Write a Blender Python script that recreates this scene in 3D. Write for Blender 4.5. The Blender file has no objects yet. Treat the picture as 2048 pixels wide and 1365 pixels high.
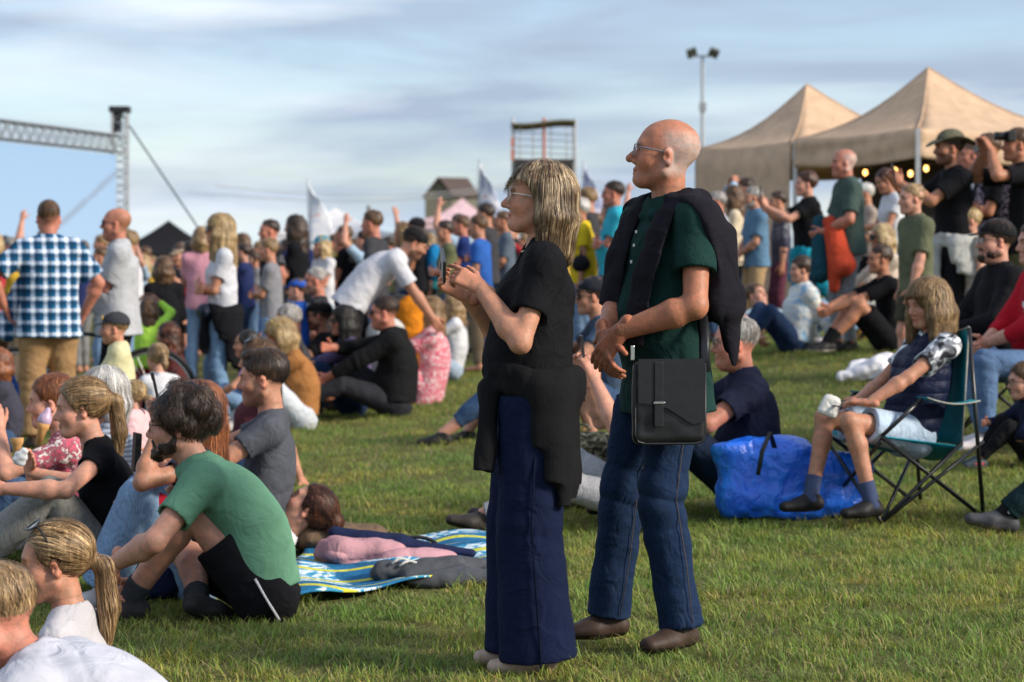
import bpy, bmesh, math, random
import numpy as np
from mathutils import Vector, Matrix
R = math.radians
scene = bpy.context.scene
col = scene.collection

# ---------------------------------------------------------------- camera
FPX, HOR, CAMZ = 4836.0, 532.0, 1.27          # focal length and horizon in the photograph's pixels
cam = bpy.data.cameras.new('camera')
cam.sensor_width = 36.0
cam.lens = FPX / 2048 * 36.0
cam.shift_y = -(682.5 - HOR) / 2048
cam.clip_start, cam.clip_end = 0.1, 6000
cam.dof.use_dof = True
cam.dof.focus_distance = 7.9
cam.dof.aperture_fstop = 4.6
camo = bpy.data.objects.new('camera', cam); col.objects.link(camo)
camo.location = (0, 0, CAMZ); camo.rotation_euler = (R(90), 0, 0)
scene.camera = camo

# ---------------------------------------------------------------- sky and sun
SUN_AZ, SUN_EL = R(-22), R(27)                # azimuth measured from +X towards +Y
sdir = Vector((math.cos(SUN_EL)*math.cos(SUN_AZ), math.cos(SUN_EL)*math.sin(SUN_AZ), math.sin(SUN_EL)))
world = bpy.data.worlds.new('World'); scene.world = world; world.use_nodes = True
wn, wl = world.node_tree.nodes, world.node_tree.links
wn.clear()
def wnode(t, **kw):
    n = wn.new(t)
    for k, v in kw.items(): setattr(n, k, v)
    return n
sky = wnode('ShaderNodeTexSky', sky_type='NISHITA', sun_disc=False, sun_elevation=SUN_EL, sun_rotation=R(90) - SUN_AZ)
sky.air_density, sky.dust_density, sky.ozone_density = 1.0, 0.6, 2.0
skb = wnode('ShaderNodeVectorMath', operation='MULTIPLY'); skb.inputs[1].default_value = (0.104, 0.106, 0.118)   # sky strength about 0.11, cooled a little
wl.new(sky.outputs[0], skb.inputs[0])
tc = wnode('ShaderNodeTexCoord')
mp = wnode('ShaderNodeMapping'); mp.inputs['Scale'].default_value = (5.6, 5.6, 40.0); mp.inputs['Location'].default_value = (1.3, 9.4, 2.1)
wl.new(tc.outputs['Generated'], mp.inputs['Vector'])
n1 = wnode('ShaderNodeTexNoise'); n1.inputs['Scale'].default_value = 1.0; n1.inputs['Detail'].default_value = 7; n1.inputs['Roughness'].default_value = 0.52; n1.inputs['Distortion'].default_value = 0.35
wl.new(mp.outputs[0], n1.inputs['Vector'])
r1 = wnode('ShaderNodeValToRGB'); r1.color_ramp.elements[0].position = 0.28; r1.color_ramp.elements[1].position = 0.58
wl.new(n1.outputs['Fac'], r1.inputs[0])
mp2 = wnode('ShaderNodeMapping'); mp2.inputs['Scale'].default_value = (3.6, 3.6, 26.0); mp2.inputs['Location'].default_value = (2.3, 2.2, 7.41)
wl.new(tc.outputs['Generated'], mp2.inputs['Vector'])
n2 = wnode('ShaderNodeTexNoise'); n2.inputs['Scale'].default_value = 1.0; n2.inputs['Detail'].default_value = 6; n2.inputs['Distortion'].default_value = 0.3
wl.new(mp2.outputs[0], n2.inputs['Vector'])
r2 = wnode('ShaderNodeValToRGB'); r2.color_ramp.elements[0].position = 0.42; r2.color_ramp.elements[1].position = 0.60
r2.color_ramp.elements[0].color = (0.28, 0.345, 0.44, 1); r2.color_ramp.elements[1].color = (0.60, 0.64, 0.70, 1)
wl.new(n2.outputs['Fac'], r2.inputs[0])
cm = wnode('ShaderNodeMixRGB')
wl.new(r1.outputs[0], cm.inputs[0]); wl.new(skb.outputs[0], cm.inputs[1]); wl.new(r2.outputs[0], cm.inputs[2])
sx = wnode('ShaderNodeSeparateXYZ'); wl.new(tc.outputs['Generated'], sx.inputs[0])
hz_ = wnode('ShaderNodeMapRange', interpolation_type='SMOOTHSTEP'); hz_.inputs[1].default_value = -0.01; hz_.inputs[2].default_value = 0.034; hz_.inputs[3].default_value = 0.85; hz_.inputs[4].default_value = 0.0
wl.new(sx.outputs[2], hz_.inputs[0])
cm2 = wnode('ShaderNodeMixRGB'); cm2.inputs[2].default_value = (0.58, 0.70, 0.76, 1); wl.new(hz_.outputs[0], cm2.inputs[0]); wl.new(cm.outputs[0], cm2.inputs[1])
bg = wnode('ShaderNodeBackground'); bg.inputs['Strength'].default_value = 1.2
wl.new(cm2.outputs[0], bg.inputs[0])
wo = wnode('ShaderNodeOutputWorld'); wl.new(bg.outputs[0], wo.inputs[0])

sl = bpy.data.lights.new('sun', 'SUN'); sl.energy = 3.7; sl.angle = R(11); sl.color = (1.0, 0.90, 0.77)
so = bpy.data.objects.new('sun', sl); col.objects.link(so)
so.rotation_euler = sdir.to_track_quat('Z', 'Y').to_euler(); so.location = (8, -4, 12)

scene.render.engine = 'CYCLES'
scene.cycles.use_denoising = True
scene.cycles.max_bounces = 6
scene.cycles.diffuse_bounces = 3; scene.cycles.glossy_bounces = 3; scene.cycles.transmission_bounces = 4; scene.cycles.transparent_max_bounces = 8
vs = scene.view_settings
vs.view_transform = 'Standard'; vs.look = 'None'; vs.gamma = 1.0; vs.exposure = 0.42; vs.use_curve_mapping = False

# ================================================================ helpers
rng = np.random.default_rng(7)
random.seed(7)
def V(*a): return np.array(a, float)
def nrm(v):
    v = np.asarray(v, float); n = np.linalg.norm(v); return v / n if n > 1e-9 else v
def smooth(a, b, x):
    t = np.clip((x - a) / (b - a), 0, 1); return t*t*(3 - 2*t)
def ground(x, y):
    z = 0.028*np.clip(x, -5, 5) + 0.052*np.clip(y - 11, 0, 10)*smooth(-4.0, 5.5, x)
    z = z - 0.32*(1 - smooth(6.5, 7.6, y))*(1 - smooth(-1.25, -0.75, x))
    return z + 0.012*np.sin(x*1.7 + y*0.9)*np.sin(y*1.3 - x*0.4)
def at(px, py, d):                            # a pixel of the photograph at distance d
    return V((px - 1024)/FPX*d, d, CAMZ + (HOR - py)/FPX*d)
def srgb(r, g, b):
    f = lambda c: (c/255/12.92) if c/255 <= 0.04045 else ((c/255 + 0.055)/1.055)**2.4
    return (f(r), f(g), f(b))

# ---------------------------------------------------------------- materials
MATS = {}
def newmat(name):
    m = bpy.data.materials.new(name); m.use_nodes = True
    nt = m.node_tree; b = nt.nodes['Principled BSDF']
    return m, nt.nodes, nt.links, b
def setin(b, **kw):
    for k, v in kw.items():
        k = k.replace('_', ' ')
        if k in b.inputs: b.inputs[k].default_value = v
def noise_node(ns, ls, scale, detail=4, dist=0.0, coord='Object', vec=(1, 1, 1), rough=0.5):
    t = ns.new('ShaderNodeTexCoord'); mp = ns.new('ShaderNodeMapping'); mp.inputs['Scale'].default_value = vec
    ls.new(t.outputs[coord], mp.inputs['Vector'])
    n = ns.new('ShaderNodeTexNoise'); n.inputs['Scale'].default_value = scale; n.inputs['Detail'].default_value = detail
    n.inputs['Distortion'].default_value = dist; n.inputs['Roughness'].default_value = rough
    ls.new(mp.outputs[0], n.inputs['Vector']); return n
def ramp(ns, ls, src, stops):
    r = ns.new('ShaderNodeValToRGB'); e = r.color_ramp.elements
    while len(e) < len(stops): e.new(0.5)
    for q, (p, c) in zip(e, stops):
        q.position = p; q.color = (*c[:3], 1)
    ls.new(src, r.inputs[0]); return r
def mixc(ns, ls, fac, a, b, mode='MIX'):
    m = ns.new('ShaderNodeMixRGB'); m.blend_type = mode
    for i, v in ((0, fac), (1, a), (2, b)):
        if isinstance(v, bpy.types.NodeSocket): ls.new(v, m.inputs[i])
        elif isinstance(v, (int, float)): m.inputs[i].default_value = v
        else: m.inputs[i].default_value = (*v[:3], 1)
    return m.outputs[0]
def math_(ns, ls, op, a, b=0.0, c=0.0):
    m = ns.new('ShaderNodeMath'); m.operation = op
    for i, v in enumerate((a, b, c)):
        if isinstance(v, bpy.types.NodeSocket): ls.new(v, m.inputs[i])
        else: m.inputs[i].default_value = v
    return m.outputs[0]
def bump(ns, ls, b, h, strength=0.3, dist=0.01):
    n = ns.new('ShaderNodeBump'); n.inputs['Strength'].default_value = strength; n.inputs['Distance'].default_value = dist
    ls.new(h, n.inputs['Height']); ls.new(n.outputs[0], b.inputs['Normal'])
def vary(c, k):
    return tuple(max(0.0, x*k) for x in c)
def fabric(c, pat=None, rough=0.9, wr=0.48):
    """cloth with soft wrinkles; pat: denim, plaid, floral, cloud, camo, stripe, rib, knit, paisley, print, blanket"""
    key = ('fab', tuple(round(x, 4) for x in c), pat, rough, wr)
    if key in MATS: return MATS[key]
    m, ns, ls, b = newmat('cloth_' + (pat or 'plain'))
    setin(b, Roughness=rough, Specular_IOR_Level=0.12)
    big = noise_node(ns, ls, 5.0, 3, 0.6)
    cvar = ramp(ns, ls, big.outputs['Fac'], [(0.3, vary(c, 0.86)), (0.7, vary(c, 1.12))]).outputs[0]
    t = ns.new('ShaderNodeTexCoord'); sp = ns.new('ShaderNodeSeparateXYZ'); ls.new(t.outputs['Object'], sp.inputs[0])
    X, Y, Z = sp.outputs
    def stripe(s, f, lo, off=0.0):            # 1 inside a stripe covering share lo of the period
        return math_(ns, ls, 'LESS_THAN', math_(ns, ls, 'FRACT', math_(ns, ls, 'MULTIPLY_ADD', s, f, off)), lo)
    h2 = None
    if pat == 'denim':
        fade = noise_node(ns, ls, 3.0, 4, 0.4, vec=(1, 1, 0.5))
        cvar = ramp(ns, ls, fade.outputs['Fac'], [(0.3, vary(c, 0.62)), (0.55, c), (0.78, tuple(min(1, x*1.5 + 0.03) for x in c))]).outputs[0]
        fine = noise_node(ns, ls, 260, 2, 0, vec=(1, 1, 0.12))
        cvar = mixc(ns, ls, 0.35, cvar, ramp(ns, ls, fine.outputs['Fac'], [(0.35, vary(c, 0.5)), (0.65, vary(c, 1.6))]).outputs[0])
    elif pat == 'plaid':
        d, w, k = c, (0.78, 0.80, 0.84), (0.01, 0.015, 0.03)
        ub = stripe(Z, 11.5, 0.70); lb = stripe(Y, 11.5, 0.70, 0.2)
        uk = stripe(Z, 11.5, 0.3, 0.70); lk = stripe(Y, 11.5, 0.3, 0.90)
        x1 = mixc(ns, ls, ub, w, d); x2 = mixc(ns, ls, lb, w, d)
        cvar = mixc(ns, ls, 0.5, x1, x2)
        cvar = mixc(ns, ls, math_(ns, ls, 'MULTIPLY', ub, lb), cvar, vary(d, 0.45))
        cvar = mixc(ns, ls, math_(ns, ls, 'MULTIPLY', uk, 0.5), cvar, k); cvar = mixc(ns, ls, math_(ns, ls, 'MULTIPLY', lk, 0.5), cvar, k)
    elif pat == 'floral':
        n = noise_node(ns, ls, 42, 2, 1.2); cvar = ramp(ns, ls, n.outputs['Fac'], [(0.40, (0.62, 0.10, 0.16)), (0.47, c), (0.56, c), (0.62, (0.75, 0.68, 0.66))]).outputs[0]
    elif pat == 'cloud':
        ck = ns.new('ShaderNodeTexChecker'); ck.inputs['Scale'].default_value = 9
        mp = ns.new('ShaderNodeMapping'); mp.inputs['Rotation'].default_value = (R(45), R(20), R(10)); ls.new(t.outputs['Object'], mp.inputs[0]); ls.new(mp.outputs[0], ck.inputs[0])
        n = noise_node(ns, ls, 9, 3, 0.5); cvar = mixc(ns, ls, math_(ns, ls, 'MULTIPLY', ck.outputs['Fac'], n.outputs['Fac']), (0.72, 0.69, 0.62), c)
        cvar = mixc(ns, ls, ramp(ns, ls, n.outputs['Fac'], [(0.45, (0, 0, 0)), (0.6, (1, 1, 1))]).outputs[0], cvar, mixc(ns, ls, ck.outputs['Fac'], c, (0.72, 0.70, 0.64)))
    elif pat == 'camo':
        n = noise_node(ns, ls, 16, 2, 0.8, vec=(1, 1, 1.5)); cvar = ramp(ns, ls, n.outputs['Fac'], [(0.40, (0.03, 0.03, 0.035)), (0.42, (0.16, 0.17, 0.19)), (0.50, (0.30, 0.32, 0.35)), (0.57, (0.80, 0.81, 0.83))]).outputs[0]
        cvar.node.color_ramp.interpolation = 'CONSTANT'
    elif pat == 'camo_green':
        n = noise_node(ns, ls, 30, 2, 0.8); cvar = ramp(ns, ls, n.outputs['Fac'], [(0.40, (0.05, 0.045, 0.03)), (0.45, (0.13, 0.12, 0.07)), (0.53, (0.20, 0.18, 0.11)), (0.6, (0.30, 0.28, 0.22))]).outputs[0]
        cvar.node.color_ramp.interpolation = 'CONSTANT'
    elif pat == 'quilt':
        f = math_(ns, ls, 'FRACT', math_(ns, ls, 'MULTIPLY', Z, 17.0)); h2 = math_(ns, ls, 'MULTIPLY', math_(ns, ls, 'POWER', math_(ns, ls, 'ABSOLUTE', math_(ns, ls, 'SUBTRACT', f, 0.5)), 2.0), -9.0)
    elif pat == 'stripe':
        cvar = mixc(ns, ls, stripe(Z, 45, 0.5), cvar, vary(c, 0.45))
    elif pat in ('rib', 'knit'):
        wv = ns.new('ShaderNodeTexWave'); wv.wave_type = 'BANDS'; wv.bands_direction = 'X' if pat == 'rib' else 'Z'
        wv.inputs['Scale'].default_value = 66; wv.inputs['Distortion'].default_value = 0.4
        ls.new(t.outputs['Object'], wv.inputs[0]); h2 = wv.outputs['Fac']
        cvar = mixc(ns, ls, math_(ns, ls, 'MULTIPLY', h2, 0.4), cvar, vary(c, 1.5))
    elif pat == 'paisley':
        n = noise_node(ns, ls, 14, 3, 2.5); n3 = noise_node(ns, ls, 3, 1, 0)
        f = math_(ns, ls, 'MULTIPLY', ramp(ns, ls, n.outputs['Fac'], [(0.50, (0, 0, 0)), (0.505, (0.9, 0.9, 0.9)), (0.53, (0.9, 0.9, 0.9)), (0.535, (0, 0, 0))]).outputs[0], ramp(ns, ls, n3.outputs['Fac'], [(0.5, (0, 0, 0)), (0.56, (1, 1, 1))]).outputs[0])
        cvar = mixc(ns, ls, f, cvar, (0.45, 0.45, 0.46))
    elif pat == 'print':                      # a faded many-coloured print on the chest
        n = noise_node(ns, ls, 26, 2, 1.0); zz = math_(ns, ls, 'MULTIPLY', math_(ns, ls, 'GREATER_THAN', X, 0.07), math_(ns, ls, 'LESS_THAN', math_(ns, ls, 'ABSOLUTE', Y), 0.09))
        f = math_(ns, ls, 'MULTIPLY', ramp(ns, ls, n.outputs['Fac'], [(0.5, (0, 0, 0)), (0.55, (0.8, 0.8, 0.8))]).outputs[0], zz)
        cvar = mixc(ns, ls, f, cvar, mixc(ns, ls, n.outputs['Fac'], (0.08, 0.12, 0.45), (0.7, 0.5, 0.4)))
    elif pat == 'blanket':
        wv = ns.new('ShaderNodeTexWave'); wv.wave_type = 'RINGS'; wv.inputs['Scale'].default_value = 1.5; wv.inputs['Distortion'].default_value = 5.0; wv.inputs['Detail'].default_value = 1
        ls.new(t.outputs['Object'], wv.inputs[0])
        ck = ns.new('ShaderNodeTexChecker'); ck.inputs['Scale'].default_value = 16
        nd = noise_node(ns, ls, 2.5, 1, 0); mv = ns.new('ShaderNodeVectorMath'); mv.operation = 'MULTIPLY_ADD'; mv.inputs[1].default_value = (1, 1, 0); ls.new(t.outputs['Object'], mv.inputs[0]); ls.new(nd.outputs['Color'], mv.inputs[2]); ls.new(mv.outputs[0], ck.inputs[0])
        zone = ramp(ns, ls, noise_node(ns, ls, 2.2, 1, 0.3).outputs['Fac'], [(0.50, (0, 0, 0)), (0.53, (1, 1, 1))]).outputs[0]
        ckc = mixc(ns, ls, ck.outputs['Fac'], (0.66, 0.76, 0.80), (0.05, 0.30, 0.50))
        cvar = mixc(ns, ls, zone, cvar, ckc)
        line = ramp(ns, ls, wv.outputs['Fac'], [(0.90, (0, 0, 0)), (0.94, (1, 1, 1))]).outputs[0]
        cvar = mixc(ns, ls, line, cvar, (0.62, 0.60, 0.06))
    weave = noise_node(ns, ls, 420, 1, 0)
    wrn = noise_node(ns, ls, 11.0, 3, 1.6, rough=0.45)
    h = math_(ns, ls, 'MULTIPLY_ADD', weave.outputs['Fac'], 0.05, wrn.outputs['Fac'])
    if h2 is not None: h = math_(ns, ls, 'MULTIPLY_ADD', h2, 0.25 if pat == 'quilt' else 0.12, h)
    bump(ns, ls, b, h, wr, 0.03)
    if isinstance(cvar, bpy.types.NodeSocket): ls.new(cvar, b.inputs['Base Color'])
    MATS[key] = m; return m
def plain(name, c, rough=0.5, metal=0.0, nz=0.0, scale=20, bstr=0.0, spec=0.5, emit=None):
    key = ('pl', name, c, rough, metal)
    if key in MATS: return MATS[key]
    m, ns, ls, b = newmat(name); setin(b, Roughness=rough, Metallic=metal, Specular_IOR_Level=spec)
    n = noise_node(ns, ls, scale, 4, 0.2)
    k = nz or 0.08
    ls.new(ramp(ns, ls, n.outputs['Fac'], [(0.3, vary(c, 1 - k)), (0.7, vary(c, 1 + k))]).outputs[0], b.inputs['Base Color'])
    if bstr: bump(ns, ls, b, n.outputs['Fac'], bstr, 0.01)
    if emit: b.inputs['Emission Color'].default_value = (*emit[0], 1); b.inputs['Emission Strength'].default_value = emit[1]
    MATS[key] = m; return m
def attr_mat(name, rough, sss=0.0, bscale=0, bstr=0.0, spec=0.4, nz=0.1, nscale=30):
    """colour from the mesh's own colour attribute (skin, shoes), broken up by noise"""
    if name in MATS: return MATS[name]
    m, ns, ls, b = newmat(name); setin(b, Roughness=rough, Specular_IOR_Level=spec)
    a = ns.new('ShaderNodeAttribute'); a.attribute_name = 'Col'
    n = noise_node(ns, ls, nscale, 4, 0.3)
    c = mixc(ns, ls, 1.0, a.outputs['Color'], ramp(ns, ls, n.outputs['Fac'], [(0.3, (1 - nz,)*3), (0.7, (1 + nz*0.6, 1 - nz*0.1, 1 - nz*0.2))]).outputs[0], 'MULTIPLY')
    ls.new(c, b.inputs['Base Color'])
    if sss:
        b.inputs['Subsurface Weight'].default_value = sss; b.inputs['Subsurface Radius'].default_value = (1, 0.35, 0.2); b.inputs['Subsurface Scale'].default_value = 0.008
    if bstr:
        n2 = noise_node(ns, ls, bscale, 3, 0.2); bump(ns, ls, b, n2.outputs['Fac'], bstr, 0.004)
    MATS[name] = m; return m
def hair_mat(c, c2=None):
    key = ('hair', c, c2)
    if key in MATS: return MATS[key]
    m, ns, ls, b = newmat('hair'); setin(b, Roughness=0.45, Specular_IOR_Level=0.35)
    n = noise_node(ns, ls, 1.0, 4, 0.6, vec=(95, 95, 9), rough=0.6); n0 = noise_node(ns, ls, 14, 2, 0.2)
    c2 = c2 or vary(c, 1.9)
    f = math_(ns, ls, 'MULTIPLY_ADD', n0.outputs['Fac'], 0.5, math_(ns, ls, 'MULTIPLY', n.outputs['Fac'], 0.55))
    a = ns.new('ShaderNodeAttribute'); a.attribute_name = 'Col'
    ls.new(mixc(ns, ls, 1.0, ramp(ns, ls, f, [(0.34, vary(c, 0.45)), (0.5, c), (0.66, c2)]).outputs[0], a.outputs['Color'], 'MULTIPLY'), b.inputs['Base Color'])
    bump(ns, ls, b, n.outputs['Fac'], 0.6, 0.006)
    MATS[key] = m; return m

# ---------------------------------------------------------------- objects
def link(o, parent=None):
    col.objects.link(o)
    if parent is not None: o.parent = parent
    return o
def tag(o, label=None, cat=None, group=None, kind=None):
    if label: o['label'] = label
    if cat: o['category'] = cat
    if group: o['group'] = group
    if kind: o['kind'] = kind
    return o
def empty(name, loc=(0, 0, 0), rz=0.0):
    o = bpy.data.objects.new(name, None); o.empty_display_size = 0.1
    o.location = loc; o.rotation_euler = (0, 0, rz); return link(o)
def mesh_np(name, v, quads, colr=None, smooth_=True):
    me = bpy.data.meshes.new(name)
    me.vertices.add(len(v)); me.vertices.foreach_set('co', np.asarray(v, np.float32).ravel())
    q = np.asarray(quads, np.int32); k = q.shape[1]
    me.loops.add(q.size); me.loops.foreach_set('vertex_index', q.ravel())
    me.polygons.add(len(q)); me.polygons.foreach_set('loop_start', np.arange(0, q.size, k, dtype=np.int32))
    me.polygons.foreach_set('loop_total', np.full(len(q), k, np.int32))
    me.update(calc_edges=True)
    if smooth_: me.polygons.foreach_set('use_smooth', np.ones(len(q), bool))
    if colr is not None:
        a = me.color_attributes.new('Col', 'FLOAT_COLOR', 'POINT')
        a.data.foreach_set('color', np.hstack([colr, np.ones((len(v), 1))]).astype(np.float32).ravel())
    me.validate(); return me
def mobj(name, me, mat, parent=None):
    o = bpy.data.objects.new(name, me)
    if mat is not None: me.materials.append(mat)
    return link(o, parent)
class MB:
    """collects boxes, bars and sheets into one mesh"""
    def __init__(s): s.v, s.f = [], []
    def add(s, vs, fs):
        o = len(s.v); s.v += [tuple(map(float, p)) for p in vs]; s.f += [tuple(i + o for i in f) for f in fs]; return s
    def box(s, c, d, rot=None, taper=1.0):
        x, y, z = (q/2 for q in d); P = []
        for sz in (-1, 1):
            t = taper if sz > 0 else 1.0
            for sx, sy in ((-1, -1), (1, -1), (1, 1), (-1, 1)): P.append(Vector((sx*x*t, sy*y*t, sz*z)))
        if rot is not None: P = [rot @ p for p in P]
        return s.add([p + Vector(c) for p in P], [(0, 3, 2, 1), (4, 5, 6, 7), (0, 1, 5, 4), (1, 2, 6, 5), (2, 3, 7, 6), (3, 0, 4, 7)])
    def bar(s, a, b, r, n=8, r2=None, cap=True):
        return s.tube([a, b], [r, r if r2 is None else r2], n, cap)
    def tube(s, pts, rs, n=8, cap=True, flat=None):
        P = [Vector(p) for p in pts]; rs = [rs]*len(P) if isinstance(rs, (int, float)) else rs; V_ = []
        up = Vector((0, 0, 1)); prev = None
        for i, p in enumerate(P):
            d = (P[min(i+1, len(P)-1)] - P[max(i-1, 0)]).normalized()
            a = (prev - d*prev.dot(d)) if prev is not None else (d.cross(up) if abs(d.dot(up)) < 0.95 else d.cross(Vector((1, 0, 0))))
            a.normalize(); prev = a; b2 = d.cross(a)
            for k in range(n):
                t = 2*math.pi*k/n; V_.append(p + a*(math.cos(t)*rs[i]) + b2*(math.sin(t)*rs[i]*(flat or 1)))
        F = [(i*n + k, i*n + (k+1) % n, (i+1)*n + (k+1) % n, (i+1)*n + k) for i in range(len(P)-1) for k in range(n)]
        if cap: F += [tuple(range(n))[::-1], tuple(range((len(P)-1)*n, len(P)*n))]
        return s.add(V_, F)
    def sheet(s, fn, nu, nv):
        vs = [fn(i/nu, j/nv) for j in range(nv+1) for i in range(nu+1)]
        return s.add(vs, [(j*(nu+1)+i, j*(nu+1)+i+1, (j+1)*(nu+1)+i+1, (j+1)*(nu+1)+i) for j in range(nv) for i in range(nu)])
    def build(s, name, mat, parent=None, smooth_=False, solid=0.0, bevel=0.0):
        me = bpy.data.meshes.new(name); me.from_pydata(s.v, [], s.f); me.update()
        if smooth_: me.polygons.foreach_set('use_smooth', np.ones(len(me.polygons), bool))
        o = mobj(name, me, mat, parent)
        if solid: md = o.modifiers.new('thick', 'SOLIDIFY'); md.thickness = solid; md.offset = 0
        if bevel: md = o.modifiers.new('bevel', 'BEVEL'); md.width = bevel; md.segments = 2
        return o

# ---------------------------------------------------------------- signed distance shapes
def cone(a, b, ra, rb, k=0.02, flat=None, cap=False, op='u', capa=False):
    a, b = np.asarray(a, float), np.asarray(b, float); ba = b - a; L2 = max(ba @ ba, 1e-9); m = max(ra, rb)
    w, sc = (nrm(flat[0]), flat[1]) if flat else (None, 1.0)
    if w is not None: w = nrm(w - ba*(w @ ba)/L2)
    ext = m*max(sc, 1)
    def fn(X, Y, Z):
        x, y, z = X - a[0], Y - a[1], Z - a[2]
        tr = (x*ba[0] + y*ba[1] + z*ba[2])/L2; t = np.clip(tr, 0, 1)
        x, y, z = x - t*ba[0], y - t*ba[1], z - t*ba[2]
        if w is not None:
            q = (x*w[0] + y*w[1] + z*w[2])*(1/sc - 1); x, y, z = x + q*w[0], y + q*w[1], z + q*w[2]
        d = np.sqrt(x*x + y*y + z*z) - (ra + t*(rb - ra))
        L = math.sqrt(L2)
        if cap: d = np.maximum(d, (tr - 1)*L)
        if capa: d = np.maximum(d, -tr*L)
        return d
    return (fn, np.minimum(a, b) - ext, np.maximum(a, b) + ext, k, op)
def ell(c, r, k=0.02, F=None, op='u'):
    c, r = np.asarray(c, float), np.asarray(r, float); F = np.eye(3) if F is None else F
    e = np.sqrt(((F.T*r)**2).sum(1))
    def fn(X, Y, Z):
        x, y, z = X - c[0], Y - c[1], Z - c[2]; k0 = 0; k1 = 0
        for i in range(3):
            q = x*F[i, 0] + y*F[i, 1] + z*F[i, 2]; k0 = k0 + (q/r[i])**2; k1 = k1 + (q/r[i]**2)**2
        k0 = np.sqrt(k0); return k0*(k0 - 1)/np.sqrt(k1 + 1e-9)
    return (fn, c - e, c + e, k, op)
def half(p, n, k=0.0):                        # cuts away everything on the side n points to
    p, n = np.asarray(p, float), nrm(n)
    return (lambda X, Y, Z: (X - p[0])*n[0] + (Y - p[1])*n[1] + (Z - p[2])*n[2], None, None, k, 'i')
def smin(a, b, k):
    if k <= 0: return np.minimum(a, b)
    h = np.clip(0.5 + 0.5*(b - a)/k, 0, 1); return b + (a - b)*h - k*h*(1 - h)
def sdf(prims, h, disp=None):
    """surface-nets mesh of a list of shapes, voxel h"""
    U = [p for p in prims if p[4] == 'u']
    lo = np.min([p[1] for p in U], 0) - 3*h; hi = np.max([p[2] for p in U], 0) + 3*h
    n = np.ceil((hi - lo)/h).astype(int) + 1
    f = np.full(n, 0.25, np.float32); ax = [(lo[i] + h*np.arange(n[i])).astype(np.float32) for i in range(3)]
    for fn, pl, ph, k, op in prims:
        if pl is None: s = [slice(0, n[i]) for i in range(3)]
        else:
            m = k + 2.5*h
            s = [slice(max(0, int((pl[i] - m - lo[i])/h)), min(n[i], int((ph[i] + m - lo[i])/h) + 2)) for i in range(3)]
            if any(q.stop <= q.start for q in s): continue
        d = fn(ax[0][s[0]][:, None, None], ax[1][s[1]][None, :, None], ax[2][s[2]][None, None, :])
        s = tuple(s)
        if op == 'u': f[s] = smin(f[s], d, k)
        elif op == 's': f[s] = -smin(-f[s], d, k)
        else: f[s] = -smin(-f[s], -d, k)
    sg = f < 0
    c = sg[:-1, :-1, :-1].astype(np.int8)
    offs = [(i, j, k) for i in (0, 1) for j in (0, 1) for k in (0, 1)]
    for i, j, k in offs[1:]: c = c + sg[i:n[0]-1+i, j:n[1]-1+j, k:n[2]-1+k]
    act = (c > 0) & (c < 8); I = np.argwhere(act)
    if not len(I): return np.zeros((0, 3)), np.zeros((0, 4), int)
    ids = np.full(act.shape, -1, np.int32); ids[act] = np.arange(len(I))
    val = np.stack([f[I[:, 0]+o[0], I[:, 1]+o[1], I[:, 2]+o[2]] for o in offs], 1)
    acc = np.zeros((len(I), 3)); cnt = np.zeros(len(I))
    for e0 in range(8):
        for bit in (1, 2, 4):
            e1 = e0 | bit
            if e1 == e0: continue
            a, b = val[:, e0], val[:, e1]; m = (a < 0) != (b < 0)
            t = a[m]/(a[m] - b[m]); p = np.array(offs[e0], float)[None] + t[:, None]*(np.array(offs[e1]) - np.array(offs[e0]))[None]
            acc[m] += p; cnt[m] += 1
    v = lo + h*(I + acc/cnt[:, None])
    Q = []
    for axis in range(3):
        o1, o2 = [(1, 2), (2, 0), (0, 1)][axis]
        sl0 = [slice(1, -1)]*3; sl1 = [slice(1, -1)]*3; sl0[axis] = slice(0, -1); sl1[axis] = slice(1, None)
        A, B = sg[tuple(sl0)], sg[tuple(sl1)]; P = np.argwhere(A != B)
        flip = A[tuple(P.T)]
        base = P.copy(); base[:, o1] += 1; base[:, o2] += 1     # grid index of the edge start
        def cell(d1, d2):
            q = base.copy(); q[:, o1] -= d1; q[:, o2] -= d2; return ids[q[:, 0], q[:, 1], q[:, 2]]
        q = np.stack([cell(1, 1), cell(0, 1), cell(0, 0), cell(1, 0)], 1)
        q[~flip] = q[~flip][:, ::-1]; Q.append(q)
    Q = np.vstack(Q); Q = Q[(Q >= 0).all(1)]
    v = relax(v, Q)
    if disp is not None:
        N = vnormals(v, Q); v = v + N*disp(v, N)[:, None]
    return v, Q
def relax(v, Q, n=2):                         # takes the voxel steps out without shrinking
    a = Q.T.ravel(); b = np.roll(Q, -1, 1).T.ravel()
    cnt = np.bincount(a, minlength=len(v)) + np.bincount(b, minlength=len(v)); cnt = np.maximum(cnt, 1)[:, None]
    for lam in (0.55, -0.57)*n:
        s = np.stack([np.bincount(a, v[b, i], len(v)) + np.bincount(b, v[a, i], len(v)) for i in range(3)], 1); v = v + lam*(s/cnt - v)
    return v
def vnormals(v, Q):
    d1, d2 = v[Q[:, 2]] - v[Q[:, 0]], v[Q[:, 3]] - v[Q[:, 1]]; fnm = np.cross(d1, d2); N = np.zeros_like(v)
    for i in range(4): np.add.at(N, Q[:, i], fnm)
    return N/np.maximum(np.linalg.norm(N, axis=1), 1e-12)[:, None]
def joinm(parts):
    vs, qs, o = [], [], 0
    for v, q in parts:
        vs.append(v); qs.append(q + o); o += len(v)
    return np.vstack(vs), np.vstack(qs)
_ph = np.random.default_rng(3).uniform(0, 6.28, (8, 3)); _dr = np.random.default_rng(4).normal(size=(8, 3))
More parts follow.
